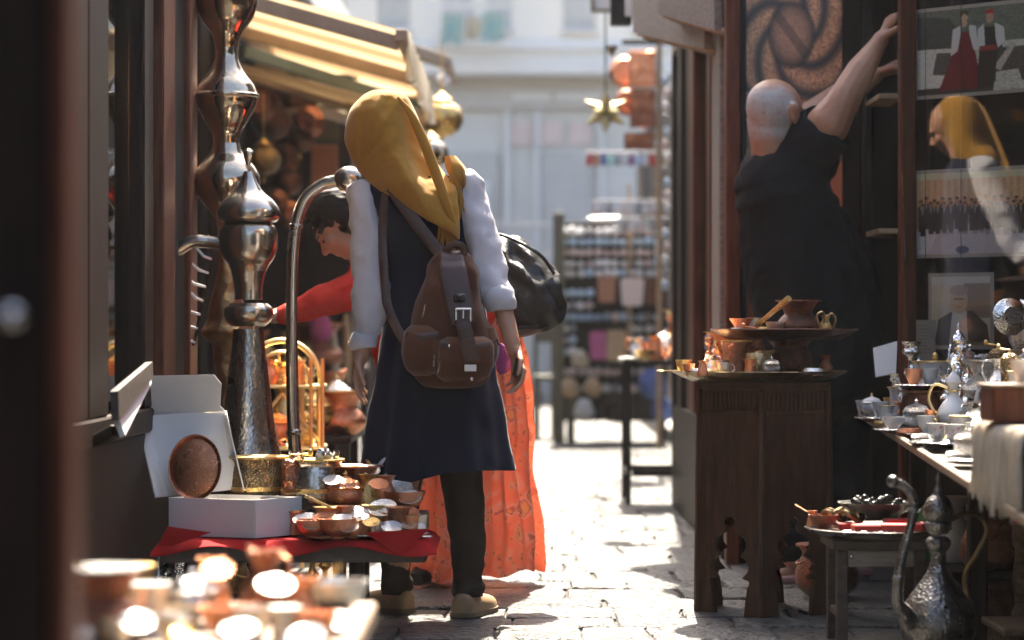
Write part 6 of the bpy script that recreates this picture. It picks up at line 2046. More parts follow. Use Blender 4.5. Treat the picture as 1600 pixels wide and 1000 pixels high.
mb.prism([(1.04 * (v.x - tc.x), 1.04 * (v.y - tc.y)) for v in cv], lambda a, b2, w: Vector((tc.x + a, tc.y + b2, Htop - .019 + w)), .02)
part('tabletop', mb, m_wood_carved, ct)
z1 = Htop + .002
tr1 = thing('tray', 'wide round brass tray lying on the carved walnut table', 'tray', (W(1186, 0, DT).x, DT - .01, z1))
o_ = Vector((W(1186, 0, DT).x, DT - .01, z1))
part('tray_floor', MB().lathe([(0, .0), (.20, .0), (.205, .006), (0, .006)], 56, o_), m_copper_old, tr1)
part('tray_rim', MB().lathe([(.204, .0), (.235, .012), (.262, .026), (.268, .030), (.266, .033), (.235, .018), (.205, .007)], 64, o_, lobes=24, lamp=.006), m_brass_old, tr1)
zt = z1 + .008
GC = 'copper pieces on the lower tray'
V('cauldron', Vector((W(1236, 0, DT).x, DT + .02, zt)), .115, (m_copper_dk, m_copper_old), 'dark copper cauldron between the two stacked trays', rz=.5)
V('beaker', Vector((W(1150, 0, 7.3).x, 7.3, zt)), .115, (m_copper_old, m_brass), 'copper beaker with brass rim at the front of the lower tray')
for k, px, D_, h, mt, lb in (('dzezva', 1128, 7.5, .05, cu, 'bright small copper pot stacked behind the copper beaker'), ('cup', 1152, 7.46, .05, cu, 'copper cup behind the copper beaker'), ('dzezva', 1168, 7.48, .115, cu, 'copper coffee pot with slanting handle behind the copper beaker'), ('candlestick', 1108, 7.45, .075, cu, 'little copper candlestick at the left of the lower tray'),
                             ('saucer', 1078, 7.4, .06, si, 'silver saucer at the left edge of the lower tray'), ('ring', 1090, 7.32, .035, si, 'silver ring dish at the left of the lower tray'), ('ring', 1105, 7.26, .03, (m_brass,), 'brass ring dish near the front left of the lower tray'), ('cup', 1122, 7.3, .03, si, 'tiny silver cup left of the copper beaker'),
                             ('cup', 1182, 7.28, .045, si, 'silver cup right of the copper beaker'), ('jug', 1198, 7.26, .05, bo, 'small aged brass jug in front of the dark cauldron'), ('ring', 1270, 7.25, .04, si, 'silver ring dish at the right of the lower tray'), ('mill', 1180, 7.38, .10, co, 'slim copper mill beside the dark cauldron'), ('cup', 1068, 7.46, .03, br, 'tiny brass cup at the far left of the lower tray'), ('jug', 1112, 7.36, .04, si, 'tiny silver jug at the left of the lower tray')):
    put(k, px, D_ - .02, zt + .012, h * 1.5, mt, lb, GC)
for k, px, D_, h, mt, lb in (('dzezva', 1098, 7.22, .045, cu, 'little copper coffee pot at the front left of the lower tray'), ('handled_cup', 1132, 7.22, .04, si, 'silver handled cup in front of the copper beaker'), ('beaker', 1172, 7.22, .05, (m_copper, m_brass), 'little bright copper beaker right of the copper beaker with brass rim'), ('sugar', 1206, 7.2, .06, (m_silver_eng, m_silver), 'lidded silver bowl at the front of the lower tray'), ('saucer', 1252, 7.2, .07, si, 'silver saucer at the front right of the lower tray'), ('jug', 1290, 7.32, .06, co, 'aged copper jug at the right of the lower tray'), ('cup', 1076, 7.3, .035, (m_copper,), 'tiny copper cup at the left edge of the lower tray'), ('vase', 1140, 7.56, .13, cu, 'copper vase at the back left of the lower tray')):
    put(k, px, D_, zt + .012, h, mt, lb, GC)
for i, (px, D_, a, lb) in enumerate(((1085, 7.36, .4, 'silver spoon lying at the left of the lower tray'), (1062, 7.42, 2.4, 'silver spoon hanging over the left rim of the lower tray'))):
    V('spoon', Vector((W(px, 0, D_).x, D_, zt + .02)), .09, (m_brass,), lb, GC, rz=a)
z2 = W(0, 524, 7.42).z - .012
tr2 = thing('tray', 'upper dark round tray raised on the copper cauldron', 'tray', (W(1228, 0, DT).x, DT + .05, z2))
o_ = Vector((W(1228, 0, DT).x, DT + .05, z2))
part('tray_floor', MB().lathe([(0, .0), (.17, .0), (.175, .006), (0, .006)], 56, o_), m_copper_dk, tr2)
part('tray_rim', MB().lathe([(.174, .0), (.20, .012), (.222, .026), (.228, .03), (.226, .033), (.2, .018), (.175, .007)], 64, o_), m_copper_dk, tr2)
z3 = z2 + .007
V('pot', Vector((W(1232, 0, DT).x, DT + .04, zt + .112)), max(.02, z2 - zt - .115), (m_copper_dk, m_copper_dk), 'dark copper pot on the cauldron under the upper tray')
V('vase', Vector((W(1250, 0, DT).x, DT + .05, z3)), .112, (m_copper_dk, m_copper_old), 'dark copper vase with flared mouth on the upper tray')
GU = 'small pieces on the upper tray'
for k, px, D_, h, mt, lb in (('bowl', 1212, 7.40, .022, si, 'small silver bowl left of the dark vase'), ('ring', 1196, 7.42, .03, br, 'brass ring dish on the upper tray'), ('cup', 1178, 7.46, .03, si, 'silver cup at the left of the upper tray'), ('jug', 1290, 7.45, .035, br, 'tiny brass jug right of the dark vase'), ('ring', 1152, 7.45, .025, si, 'silver ring dish at the left edge of the upper tray')):
    put(k, px, D_ - .03, z3 + .014, h * 1.5, mt, lb, GU)
wb_ = MB()
q = catmull([W(1282, 512, 7.38), W(1276, 494, 7.38), W(1286, 488, 7.38), (W(1290, 505, 7.38)), W(1298, 490, 7.38), W(1306, 498, 7.38), W(1302, 512, 7.38)], 30)
solo('wire_ornament', wb_.tube([Vector(p) for p in q], .0035, 6), m_brass_old, 'bent brass wire ornament right of the dark vase', 'ornament')
V('cauldron', Vector((W(1292, 0, 7.75).x, 7.75, 0)), .17, (m_copper_old, m_copper_old), 'copper cauldron on the ground behind the carved table', rz=.3)
q = catmull([(W(1288, 955, 7.35).x, 7.35, .02), (W(1304, 940, 7.3).x, 7.3, .10), (W(1300, 915, 7.4).x, 7.4, .16), (W(1275, 950, 7.3).x, 7.3, .012), (W(1248, 958, 7.28).x, 7.28, .012)], 26)
solo('cable', MB().tube([Vector(p) for p in q], .006, 8), m_black, 'black cable looping on the paving beside the carved table', 'cable')

# ------------------------------------------------------------------ metal table with coffee pots
DM = 12.0
mt_ = thing('metal_table', 'thin legged black metal table of coffee pots farther up the street', 'table', W(1040, 770, DM))
zt2 = .715
x0, x1 = W(972, 0, DM).x, W(1112, 0, DM).x
part('tabletop', MB().box(((x0 + x1) / 2, DM + .2, zt2 - .012), (x1 - x0, .56, .024), .004), m_iron, mt_)
for x in (x0 + .03, x1 - .03):
    for yy in (DM - .05, DM + .45):
        part('leg', MB().box((x, yy, (zt2 - .024) / 2), (.024, .024, zt2 - .024), .003), m_iron, mt_)
for yy in (DM - .05, DM + .45):
    part('stretcher', MB().box(((x0 + x1) / 2, yy, .155), (x1 - x0 - .09, .018, .03), .003), m_iron, mt_)
part('stretcher', MB().box((x0 + .03, DM + .2, .155), (.018, .47, .03), .003), m_iron, mt_)
GM = 'coffee pots on the metal table'
for k, px, D_, h, mt, lb, rz in (('dzezva', 1025, 11.95, .12, cu, 'copper coffee pot second from left on the metal table', .35), ('dzezva', 1058, 11.95, .14, si, 'silver coffee pot in the middle of the metal table', .45), ('jug', 993, 12.0, .11, (m_silver, m_copper), 'silver jug leftmost on the metal table', 2.6), ('dzezva', 1060, 12.3, .22, cu, 'tall copper coffee pot at the back of the metal table', .4),
                                 ('dzezva', 1075, 12.15, .15, si, 'silver coffee pot right of the middle on the metal table', .3), ('vase', 1082, 12.4, .25, br, 'tall brass vase at the back of the metal table', 0), ('ewer', 1113, 12.35, .36, cu, 'tall copper ewer rightmost on the metal table', 1.2), ('cup', 1008, 12.2, .09, cu, 'copper cup behind the silver jug on the metal table', 0),
                                 ('saucer', 985, 11.9, .14, si, 'silver saucer at the left edge of the metal table', 0), ('beaker', 1095, 12.0, .12, cu, 'copper beaker at the right front of the metal table', 0), ('sugar', 1040, 12.25, .16, si, 'lidded silver bowl at the back middle of the metal table', 0), ('bowl', 1007, 11.88, .05, br, 'brass bowl at the front of the metal table', 0)):
    put(k, px, D_, zt2 + .001, h, mt, lb, GM, rz=rz)
put('vase', 1118, 12.2, zt2, .16, (m_copper_old, m_copper), 'aged copper vase at the right of the metal table', GM)

# ------------------------------------------------------------------ souvenir rack with magnets
DR = 18.7
rk2 = thing('souvenir_rack', 'tall slatted souvenir rack full of fridge magnets', 'rack', W(955, 690, DR))
a = W(873, 332, DR)
part('post', MB().box((a.x, DR - .05, a.z / 2), (.085, .085, a.z), .008), m_olive, rk2)
for px in (892, 985, 1040):
    a = W(px, 350, DR)
    part('post', MB().box((a.x, DR + .35, a.z / 2), (.05, .05, a.z), .006), m_wood_dark, rk2)
a = W(892, 620, DR)
part('leg', MB().box((a.x, DR - .08, .17), (.06, .06, .34), .006), m_olive, rk2)
p, q = W(878, 345, DR), W(1040, 660, DR)
part('back_panel', MB().box(((p.x + q.x) / 2, DR + .30, (p.z + q.z) / 2), (q.x - p.x, .03, p.z - q.z), .006), m_wood_dark, rk2)
part('centre_pole', MB().box((W(983, 0, DR).x, DR - .02, 1.0), (.025, .025, 2.0), .004), m_wood_light, rk2)
rws = [(360, 1), (376, 0), (393, 2), (410, 1), (425, 1), (457, 0), (476, 1), (494, 0), (512, 1), (530, 0), (548, 1), (580, 2), (606, 3)]
nmr = ['first', 'second', 'third', 'fourth', 'fifth', 'sixth', 'seventh', 'eighth', 'ninth', 'tenth', 'eleventh', 'twelfth', 'thirteenth']
proto_m = {}
rsm = random.Random(3)
for ri, (py, ci) in enumerate(rws):
    z = W(0, py, DR).z
    part('shelf_slat', MB().box(((p.x + q.x) / 2, DR + .17, z - .046), (q.x - p.x, .22, .012), .003), m_wood_dark, rk2)
    xs_ = [882 + 13.2 * i for i in range(12)]
    for i, px in enumerate(xs_):
        if 930 < px < 1040 and 430 < py < 480 or (905 < px < 985 and 510 < py < 560):
            continue
        c2 = ci if rsm.random() < .7 else rsm.randrange(4)
        key = c2
        if key not in proto_m:
            o = solo('fridge_magnet', MB().lathe([(0, 0), (.026, 0), (.028, .004), (.026, .012), (.016, .02), (0, .022)], 14, (0, 0, 0), Matrix.Rotation(math.radians(90), 3, 'X')).map(lambda v: Vector((v.x, -abs(v.y) if True else 0, v.z))), m_mag[c2], 'x', 'magnet')
            proto_m[key] = o
            mo = o
        else:
            mo = proto_m[key].copy()
            C.objects.link(mo)
        mo.name = 'fridge_magnet'
        mo.location = (W(px, 0, DR).x + rsm.uniform(-.006, .006), DR + .05 + .05 * rsm.random(), z - .04)
        mo.scale = [rsm.uniform(1.0, 1.35)] * 3
        tag(mo, ('light blue', 'whitish', 'pinkish', 'dark')[c2] + ' round souvenir magnet in the %s row from the top of the souvenir rack' % nmr[ri], 'magnet', '%s fridge magnets in the %s row' % (('blue', 'whitish', 'pinkish', 'dark')[c2], nmr[ri]))
for i, (px, py, w_, h_, mt, lb) in enumerate(((948, 452, 26, 42, m_terra, 'brown leather pouch hung left on the souvenir rack'), (988, 456, 34, 44, m_mag[2], 'pale pink pouch hung in the middle of the souvenir rack'), (1024, 455, 30, 40, m_copper_dk, 'dark brown pouch hung right on the souvenir rack'), (935, 540, 26, 44, m_pinkthing, 'magenta pouch hung low on the souvenir rack'), (962, 540, 30, 48, m_wood_light, 'tan card hung low on the souvenir rack'))):
    c = W(px, py, DR - .12)
    k = DR / FPX
    pol = [(-.5, -.42), (-.35, -.5), (.35, -.5), (.5, -.42), (.42, .45), (.3, .5), (-.3, .5), (-.42, .45)]
    solo('pouch', MB().prism([(a_ * w_ * k * 1.1, -b_ * h_ * k) for a_, b_ in pol], lambda a_, b_, w, c=c: c + Vector((a_, w, b_)), .03), mt, lb, 'pouch', 'pouches on the souvenir rack')
for i, (px, py, r_, mt, lb) in enumerate(((905, 560, 13, m_fringe, 'pale straw hat like basket low on the souvenir rack'), (890, 606, 14, m_wood_light, 'round wooden dish left at the bottom of the souvenir rack'), (925, 604, 14, m_wood_light, 'round wooden dish right at the bottom of the souvenir rack'), (912, 640, 16, m_whitesign, 'white bag at the foot of the souvenir rack'), (960, 640, 18, m_wood_dark, 'dark box bag at the foot of the souvenir rack'), (1020, 600, 22, m_blue, 'blue cloth bundle right of the rack'), (1035, 640, 18, m_blue, 'lower blue cloth bundle right of the rack'))):
    c = W(px, py, DR - .2)
    solo('souvenir', blob(MB().ell(c, (r_ * .0049, .07, r_ * .0055)).ell(c + Vector((.02, .01, -.03)), (r_ * .0042, .06, r_ * .004)), .012, 2, wr(20, .012)), mt, lb, 'souvenir')
# upper part: strings of trinkets
for ri, (py, x0_, x1_) in enumerate(((242, 915, 1042), (318, 925, 1042), (345, 960, 1040))):
    lbs = ('upper', 'middle', 'lower')[ri]
    root = thing('trinket_rail', '%s thin rail of hanging trinkets above the souvenir rack' % lbs, 'rail', W(980, py, DR - .5))
    part('rail', MB().beam(W(x0_, py - 4, DR - .5), W(x1_, py - 4, DR - .5), .014, .014), m_steel, root)
    part('bracket', MB().beam(W(x1_ - 2, py - 4, DR - .5), (1.56, DR - .4, W(0, py - 4, DR).z), .014, .014), m_steel, root)
    n2 = int((x1_ - x0_) / 11)
    for i in range(n2):
        px = x0_ + 6 + i * 11
        mt = [m_redbox, m_mag[0], m_whitesign, m_teal, m_orange, m_mag[1], m_purple, m_mag[3], m_blue][(i * 4 + ri * 2) % 9] if ri == 0 else [m_mag[1], m_mag[2], m_whitesign, m_mag[3]][(i + ri) % 4]
        c = W(px, py + 8, DR - .5)
        o = solo('trinket', MB().tube([c + Vector((0, 0, .06)), c + Vector((0, 0, .03)), c - Vector((0, 0, .03)), c - Vector((0, 0, .045))], [.004, .02, .024, .012], 8, rb=[.004, .012, .012, .008]), mt, 'small %s trinket, hung along the %s trinket rail' % (mt.name.replace('_', ' ').replace(' sign board', '').replace(' card', '').replace(' stall cloth', '').replace(' cloth', '').replace(' plastic', '').replace('magnet ', ''), lbs), 'trinket', 'trinkets on the %s rail' % lbs)
tub = solo('tube_lamp', MB().tube([W(922, 342, DR - .3), W(966, 342, DR - .3)], .018, 10), m_white_porc, 'white lamp tube across the top of the souvenir rack', 'tube lamp')
# dark wooden chair left of the rack
ch = thing('wooden_chair', 'dark wooden chair left of the souvenir rack', 'chair', W(850, 690, 19.3))
for px, dy in ((840, 0), (868, 0), (838, .4), (866, .4)):
    x = W(px, 0, 19.3).x
    top_ = .5 if dy == 0 else .95
    part('leg', MB().beam((x, 19.3 + dy, .002), (x, 19.3 + dy, top_), .04, .04, up=(0, 1, 0)), m_olive, ch)
part('seat', MB().box((W(853, 0, 19.3).x, 19.5, .49), (.2, .46, .04), .006), m_olive, ch)
part('backrest', MB().box((W(853, 0, 19.3).x, 19.71, .85), (.19, .03, .16), .006), m_olive, ch)
# copper trays hung at the right, star lantern
for i, (x0_, y0_, x1_, y1_, mt, lb) in enumerate(((983, 80, 1024, 136, m_copper, 'bright square copper tray hung at the top right'), (984, 139, 1024, 200, m_copper_old, 'dark square copper tray below the bright one'), (975, 208, 1022, 234, m_copper_old, 'low copper tray under the dark square tray'))):
    a, b2 = W(x0_, y0_, 15.2), W(x1_, y1_, 15.2)
    c = (a + b2) / 2
    w_, h_ = b2.x - a.x, a.z - b2.z
    root = thing('hanging_tray', lb, 'tray', c, 'square copper trays hung at the right')
    part('tray_floor', MB().box(c, (w_ * .86, .012, h_ * .86), .004), mt, root)
    for dx, dz, ww, hh in ((0, .5, 1, .1), (0, -.5, 1, .1), (-.5, 0, .1, .9), (.5, 0, .1, .9)):
        part('tray_rim', MB().box(c + Vector((dx * w_ * .93, -.012, dz * h_ * .93)), (w_ * ww if ww == 1 else w_ * .07, .03, h_ * .9 if hh == .9 else h_ * .06), .003), mt, root)
for i, (px, py, r, mt, lb) in enumerate(((976, 112, .10, m_copper, 'round copper tray half hidden behind the bright square tray'), (980, 160, .085, m_copper_old, 'round copper plate behind the dark square tray'))):
    c = W(px, py, 15.5)
    solo('round_tray', MB().lathe([(0, .01), (r * .8, .01), (r, -.02), (r * .98, -.026), (r * .78, 0), (0, 0)], 32, c, Matrix.Rotation(math.radians(90), 3, 'X')), mt, lb, 'tray', 'round copper trays hung at the right')
hang = thing('display_stand', 'slim wooden frame carrying the hung copper trays', 'stand', W(1028, 200, 15.3))
part('upright', MB().beam(W(1030, 60, 15.3), (W(1030, 0, 15.3).x, 15.3, .12), .035, .03, up=(0, 1, 0)), m_wood_light, hang)
part('cross_bar', MB().beam(W(972, 66, 15.3), W(1060, 66, 15.3), .03, .03), m_wood_dark, hang)
part('bracket', MB().beam(W(1030, 64, 15.3), (1.58, 15.4, 2.72), .03, .03), m_wood_dark, hang)
sl = thing('star_lantern', 'yellow glass star lantern hanging at the right of the street', 'lantern', W(946, 175, 14.0))
c = W(946, 176, 14.0)
gold = (1 + 5 ** .5) / 2
dirs = [Vector(v).normalized() for v in ((0, 1, gold), (0, -1, gold), (0, 1, -gold), (0, -1, -gold), (1, gold, 0), (-1, gold, 0), (1, -gold, 0), (-1, -gold, 0), (gold, 0, 1), (-gold, 0, 1), (gold, 0, -1), (-gold, 0, -1))]
part('core', MB().ell(c, (.05, .05, .05), 14, 10), m_star, sl)
for d in dirs:
    part('star_point', MB().tube([c + d * .03, c + d * .135], [.044, .002], 5), m_star, sl)
part('chain', MB().tube([c + Vector((0, 0, .1)), c + Vector((0, 0, .9))], .005, 6), m_iron, sl)
part('hook_cap', MB().lathe([(.035, .0), (.02, -.03), (.008, -.06), (.004, -.06)], 12, W(956, 72, 14.0)), m_brass_old, sl)
# strips of beads and keyrings at the corner
for i, (px, D_, cols_, lb) in enumerate(((1041, 15.6, (0, 2, 1, 3), 'hanging strip of little blue and white souvenirs beside the black curtain'), (1030, 15.8, (2, 1, 0, 3), 'second hanging strip of souvenirs left of the black curtain'))):
    root = thing('souvenir_strip', lb, 'souvenirs', W(px, 470, D_))
    part('cord', MB().beam(W(px, 118, D_), W(px, 470, D_), .006, .006, up=(0, 1, 0)), m_black, root)
    for k in range(17):
        cc = W(px + rsm.uniform(-2, 2), 126 + 20 * k, D_ - .02)
        part('charm', MB().ell(cc, (.022, .014, .034), 10, 8), m_mag[cols_[k % 4]], root)

# ------------------------------------------------------------------ right counter
cz = lambda D_: .48 + .0387 * (D_ - 5)
cx_ = lambda D_: 1.06 + .0313 * (D_ - 5)
ctr = thing('display_counter', 'long sloping wooden counter crowded with silverware on the right', 'counter', (1.4, 6.4, 0))
y0, y1 = 4.6, 7.9
pa_, pb_ = Vector((cx_(y0), y0, cz(y0) - .008)), Vector((cx_(y1), y1, cz(y1) - .008))
pa2, pb2 = Vector((1.86, y0, cz(y0) - .008)), Vector((1.55, y1, cz(y1) - .008))
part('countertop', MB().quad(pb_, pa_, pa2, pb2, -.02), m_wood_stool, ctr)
part('front_edge', MB().beam(pa_ + Vector((-.012, 0, .0)), pb_ + Vector((-.012, 0, .0)), .018, .022), m_wood_worn, ctr)
for D_ in (5.0, 6.6, 7.8):
    part('leg', MB().box((cx_(D_) + .16, D_, cz(D_) / 2 - .02), (.05, .05, cz(D_) - .045), .005), m_wood_dark, ctr)
part('inner_rail', MB().beam((cx_(y0) + .2, y0, .40), (cx_(y1) + .2, y1, .50), .03, .06), m_wood_dark, ctr)
S1, S2 = .655, .80
for nm, xa, xb, ya, yb, z in (('step', 1.31, 1.52, 5.9, 7.52, S1), ('step', 1.52, 1.70, 6.3, 7.42, S2)):
    part('step_board', MB().box(((xa + xb) / 2, (ya + yb) / 2, z - .01), (xb - xa - .002, yb - ya, .02), .003), m_wood_worn, ctr)
    part('step_riser', MB().box((xa + .012, (ya + yb) / 2, z - .095), (.018, yb - ya, .15), .003), m_wood_dark, ctr)
GR = 'silverware on the right counter'
sv, se, wp, pc_, bc = (m_silver, m_silver), (m_silver_eng, m_silver), (m_white_porc, m_gold), (m_painted_cup, m_gold), (m_blue_cup, m_gold)


def oc(kind, px, D_, h, mats, label, lift=0, **kw):
    return V(kind, Vector(((px - 800) * D_ / FPX, D_, cz(D_) + .001 + lift)), h, mats, label, GR, **kw)


oc('cup', 1350, 7.7, .05, bc, 'small blue and white cup at the far end of the counter')
oc('saucer', 1372, 7.45, .15, sv, 'silver saucer at the far front of the counter')
oc('cup', 1376, 7.45, .05, wp, 'white cup on the far silver saucer', .012)
oc('sugar', 1362, 7.62, .08, wp, 'small lidded white pot at the far end of the counter')
oc('candlestick', 1424, 7.62, .24, sv, 'slender silver figure shaped candlestick near the dark post')
oc('beaker', 1408, 7.55, .10, wp, 'pale white beaker near the dark post')
oc('cup', 1396, 7.68, .06, br, 'brass cup behind the pale beaker')
oc('pot', 1440, 7.2, .11, (m_copper_dk, m_copper_old), 'dark copper drum holding up a silver saucer')
oc('saucer', 1440, 7.2, .18, sv, 'silver saucer on top of the dark copper drum', .113)
oc('cup', 1428, 7.2, .05, cu, 'copper cup on the saucer of the dark drum', .127)
oc('cup', 1452, 7.2, .05, wp, 'white cup on the saucer of the dark drum', .127)
oc('beaker', 1455, 7.36, .14, pc_, 'painted white beaker behind the dark copper drum', .05)
oc('ewer', 1490, 6.9, .21, (m_white_porc, m_gold), 'slender white ewer with gilt handle behind the three cups', rz=2.8)
oc('tray', 1488, 6.55, .24, sv, 'round silver tray holding three painted cups', rz=0)
for px, D_, lb in ((1464, 6.52, 'left painted cup on the silver tray'), (1492, 6.48, 'middle painted cup on the silver tray'), (1524, 6.55, 'right painted cup on the silver tray')):
    oc('handled_cup', px, D_, .052, pc_, lb, .014, rz=.3)
oc('cup', 1500, 6.62, .045, se, 'silver cup at the back of the silver tray', .014)
oc('tray', 1592, 6.2, .2, sv, 'round silver tray at the right edge with white cups', 0, rz=0)
oc('handled_cup', 1572, 6.2, .052, pc_, 'left white cup on the right silver tray', .012, rz=.6)
oc('handled_cup', 1596, 6.14, .052, bc, 'blue white cup on the right silver tray', .012, rz=2.6)
cr = thing('wooden_crate', 'small red brown wooden crate at the right edge of the counter', 'crate', (1.125, 5.3, .653))
cc = Vector((1.125, 5.3, .653))
for dx, dy, sx, sy in ((0, -.07, .17, .012), (0, .07, .17, .012), (-.079, 0, .012, .127), (.079, 0, .012, .127)):
    part('side', MB().box(cc + Vector((dx, dy, .04)), (sx, sy, .075), .003), m_wood_red, cr)
part('base', MB().box(cc + Vector((0, 0, .006)), (.145, .127, .008), .002), m_wood_red, cr)
part('board', MB().box(cc + Vector((0, 0, .082)), (.18, .16, .008), .002), m_wood_worn, cr)
V('cup', Vector((1.12, 5.3, .740)), .05, pc_, 'painted cup on the red brown crate', GR)
oc('saucer', 1400, 7.0, .14, sv, 'silver saucer beside the front edge of the counter')
oc('bowl', 1396, 7.02, .035, se, 'engraved silver bowl on the front edge saucer', .012)
oc('ring', 1420, 6.9, .06, co, 'dark ring dish beside the saucer at the front edge')
oc('jug', 1455, 6.9, .075, (m_copper, m_brass), 'small copper jug left of the slender white ewer')
oc('sugar', 1532, 6.75, .11, se, 'engraved silver sugar bowl right of the three cups')
oc('bowl', 1556, 6.55, .05, sv, 'silver bowl between the cup trays')
oc('beaker', 1470, 7.25, .12, se, 'engraved silver beaker behind the slender white ewer')
oc('jug', 1410, 7.3, .07, cu, 'small copper jug near the far end')
oc('beaker', 1385, 7.3, .06, wp, 'small white beaker near the far end')
oc('ring', 1440, 6.75, .05, se, 'engraved ring dish left of the silver tray')
for i, (k, px, D_, h, mt, lb) in enumerate((('saucer', 1448, 6.86, .12, sv, 'silver saucer just left of the round silver tray'), ('handled_cup', 1448, 6.86, .05, wp, 'white handled cup on the saucer left of the round tray'), ('sugar', 1432, 7.06, .10, se, 'engraved silver sugar bowl left of the slender white ewer'), ('candlestick', 1478, 7.05, .17, sv, 'silver candlestick behind the slender white ewer'), ('ewer', 1512, 7.0, .2, sv, 'silver ewer right behind the slender white ewer'), ('beaker', 1500, 6.74, .07, wp, 'white beaker right of the slender white ewer'), ('jug', 1520, 6.85, .10, sv, 'silver jug behind the right painted cup'), ('saucer', 1545, 6.35, .13, sv, 'silver saucer at the front edge left of the crate'), ('handled_cup', 1545, 6.35, .052, pc_, 'painted handled cup on the front saucer left of the crate'), ('ring', 1518, 6.38, .05, br, 'brass ring dish on the front edge of the counter'), ('cup', 1530, 6.62, .045, wp, 'white cup between the round tray and the crate'), ('dzezva', 1560, 6.75, .08, cu, 'small copper coffee pot behind the front saucers'), ('jar', 1548, 6.9, .14, se, 'engraved silver jar behind the small copper coffee pot'), ('beaker', 1576, 6.6, .09, sv, 'silver beaker by the right silver tray'), ('bowl', 1415, 7.16, .04, sv, 'silver bowl in front of the small copper jug'), ('cup', 1392, 7.16, .045, wp, 'white cup near the far front edge'), ('ring', 1378, 7.3, .04, br, 'brass ring dish near the far front edge'), ('candlestick', 1398, 7.6, .14, sv, 'short silver candlestick beside the pale beaker'), ('mill', 1455, 7.5, .2, bo, 'brass mill at the back of the counter beneath the portrait'), ('ewer', 1436, 7.46, .2, sv, 'silver ewer at the back beside the slender candlestick'), ('sugar', 1478, 7.42, .16, sv, 'lidded silver bowl at the back beneath the portrait'))):
    oc(k, px, D_, h, mt, lb, .012 if 'handled' in k else 0)
for i, (k, px, D_, h, mt, lb) in enumerate((('saucer', 1512, 6.05, .12, sv, 'silver saucer on the bare edge just before the fringed rug'), ('sugar', 1512, 6.05, .085, se, 'engraved silver sugar bowl on the saucer before the fringed rug'), ('handled_cup', 1540, 5.95, .05, pc_, 'painted handled cup right behind the fringed rug'), ('beaker', 1560, 5.9, .075, sv, 'silver beaker right behind the fringed rug'), ('jug', 1590, 5.95, .09, sv, 'silver jug at the right edge behind the fringed rug'), ('bowl', 1530, 6.2, .045, sv, 'silver bowl between saucer and right silver tray'), ('ring', 1496, 6.2, .05, se, 'engraved ring dish at the front edge before the round tray'), ('cup', 1552, 6.15, .045, wp, 'white cup beside the right silver tray'), ('candlestick', 1575, 6.35, .14, sv, 'short silver candlestick behind the right silver tray'), ('ewer', 1560, 6.5, .17, sv, 'small silver ewer behind the right silver tray'), ('jar', 1540, 6.45, .12, se, 'engraved silver jar left of the small silver ewer'), ('saucer', 1572, 5.7, .11, sv, 'silver saucer at the bare right end of the counter'), ('dzezva', 1574, 5.72, .07, cu, 'copper coffee pot on the saucer at the bare right end'))):
    oc(k, px, D_, h, mt, lb, .013 if lb.count('on the saucer') else 0)
pz = MB()
rsq = random.Random(17)
ST = []
kinds1 = [('ewer', sv, .20, 'silver ewer'), ('sugar', se, .13, 'engraved silver sugar bowl'), ('beaker', wp, .09, 'white porcelain beaker'), ('jug', sv, .12, 'silver jug'), ('cup', pc_, .055, 'painted cup'), ('candlestick', sv, .19, 'silver candlestick'), ('jar', se, .15, 'engraved silver jar'), ('bowl', sv, .045, 'silver bowl'), ('mill', bo, .17, 'brass mill'), ('vase', se, .11, 'engraved silver vase'), ('dzezva', cu, .08, 'copper coffee pot')]
posn = ('first', 'second', 'third', 'fourth', 'fifth', 'sixth', 'seventh', 'eighth', 'ninth', 'tenth', 'eleventh', 'twelfth')
for i in range(12):
    for j in range(2):
        D_ = 7.44 - i * .128 + .03 * rsq.random()
        k, mt, h, lb = kinds1[(i * 5 + j * 3) % 11]
        V(k, Vector((1.365 + .095 * j + .015 * rsq.random(), D_, S1 + .001)), h * rsq.uniform(.9, 1.15), mt, '%s, %s from far end, %s row of lower step' % (lb, posn[i], ('front', 'back')[j]), 'silverware on the lower step')
for i in range(8):
    for j in range(2):
        D_ = 7.36 - i * .128 + .03 * rsq.random()
        k, mt, h, lb = kinds1[(i * 4 + j * 5 + 3) % 11]
        V(k, Vector((1.56 + .09 * j + .01 * rsq.random(), D_, S2 + .001)), h * rsq.uniform(1.0, 1.3), mt, '%s, %s from far end, %s row of upper step' % (lb, posn[i], ('front', 'back')[j]), 'silverware on the upper step')
for i, (px, D_, z, r, mt, lb) in enumerate(((1512, 7.44, S1 + .075, .072, m_silver_dish, 'round engraved silver plate standing on the lower step'), (1582, 7.3, S2 + .10, .058, m_silver_dish, 'large round silver plate standing above the upper step'))):
    c = Vector((W(px, 0, D_).x, D_, z))
    solo('standing_plate', MB().lathe([(0, .004), (r * .5, .004), (r * .6, -.004), (r * .95, -.012), (r, -.016), (r * .98, -.020), (r * .6, -.009), (0, -.002)], 40, c, Matrix.Rotation(math.radians(-72), 3, 'Z') @ Matrix.Rotation(math.radians(80), 3, 'X') if False else Matrix.Rotation(math.radians(15), 3, 'Z') @ Matrix.Rotation(math.radians(82), 3, 'X')), mt, lb, 'plate')
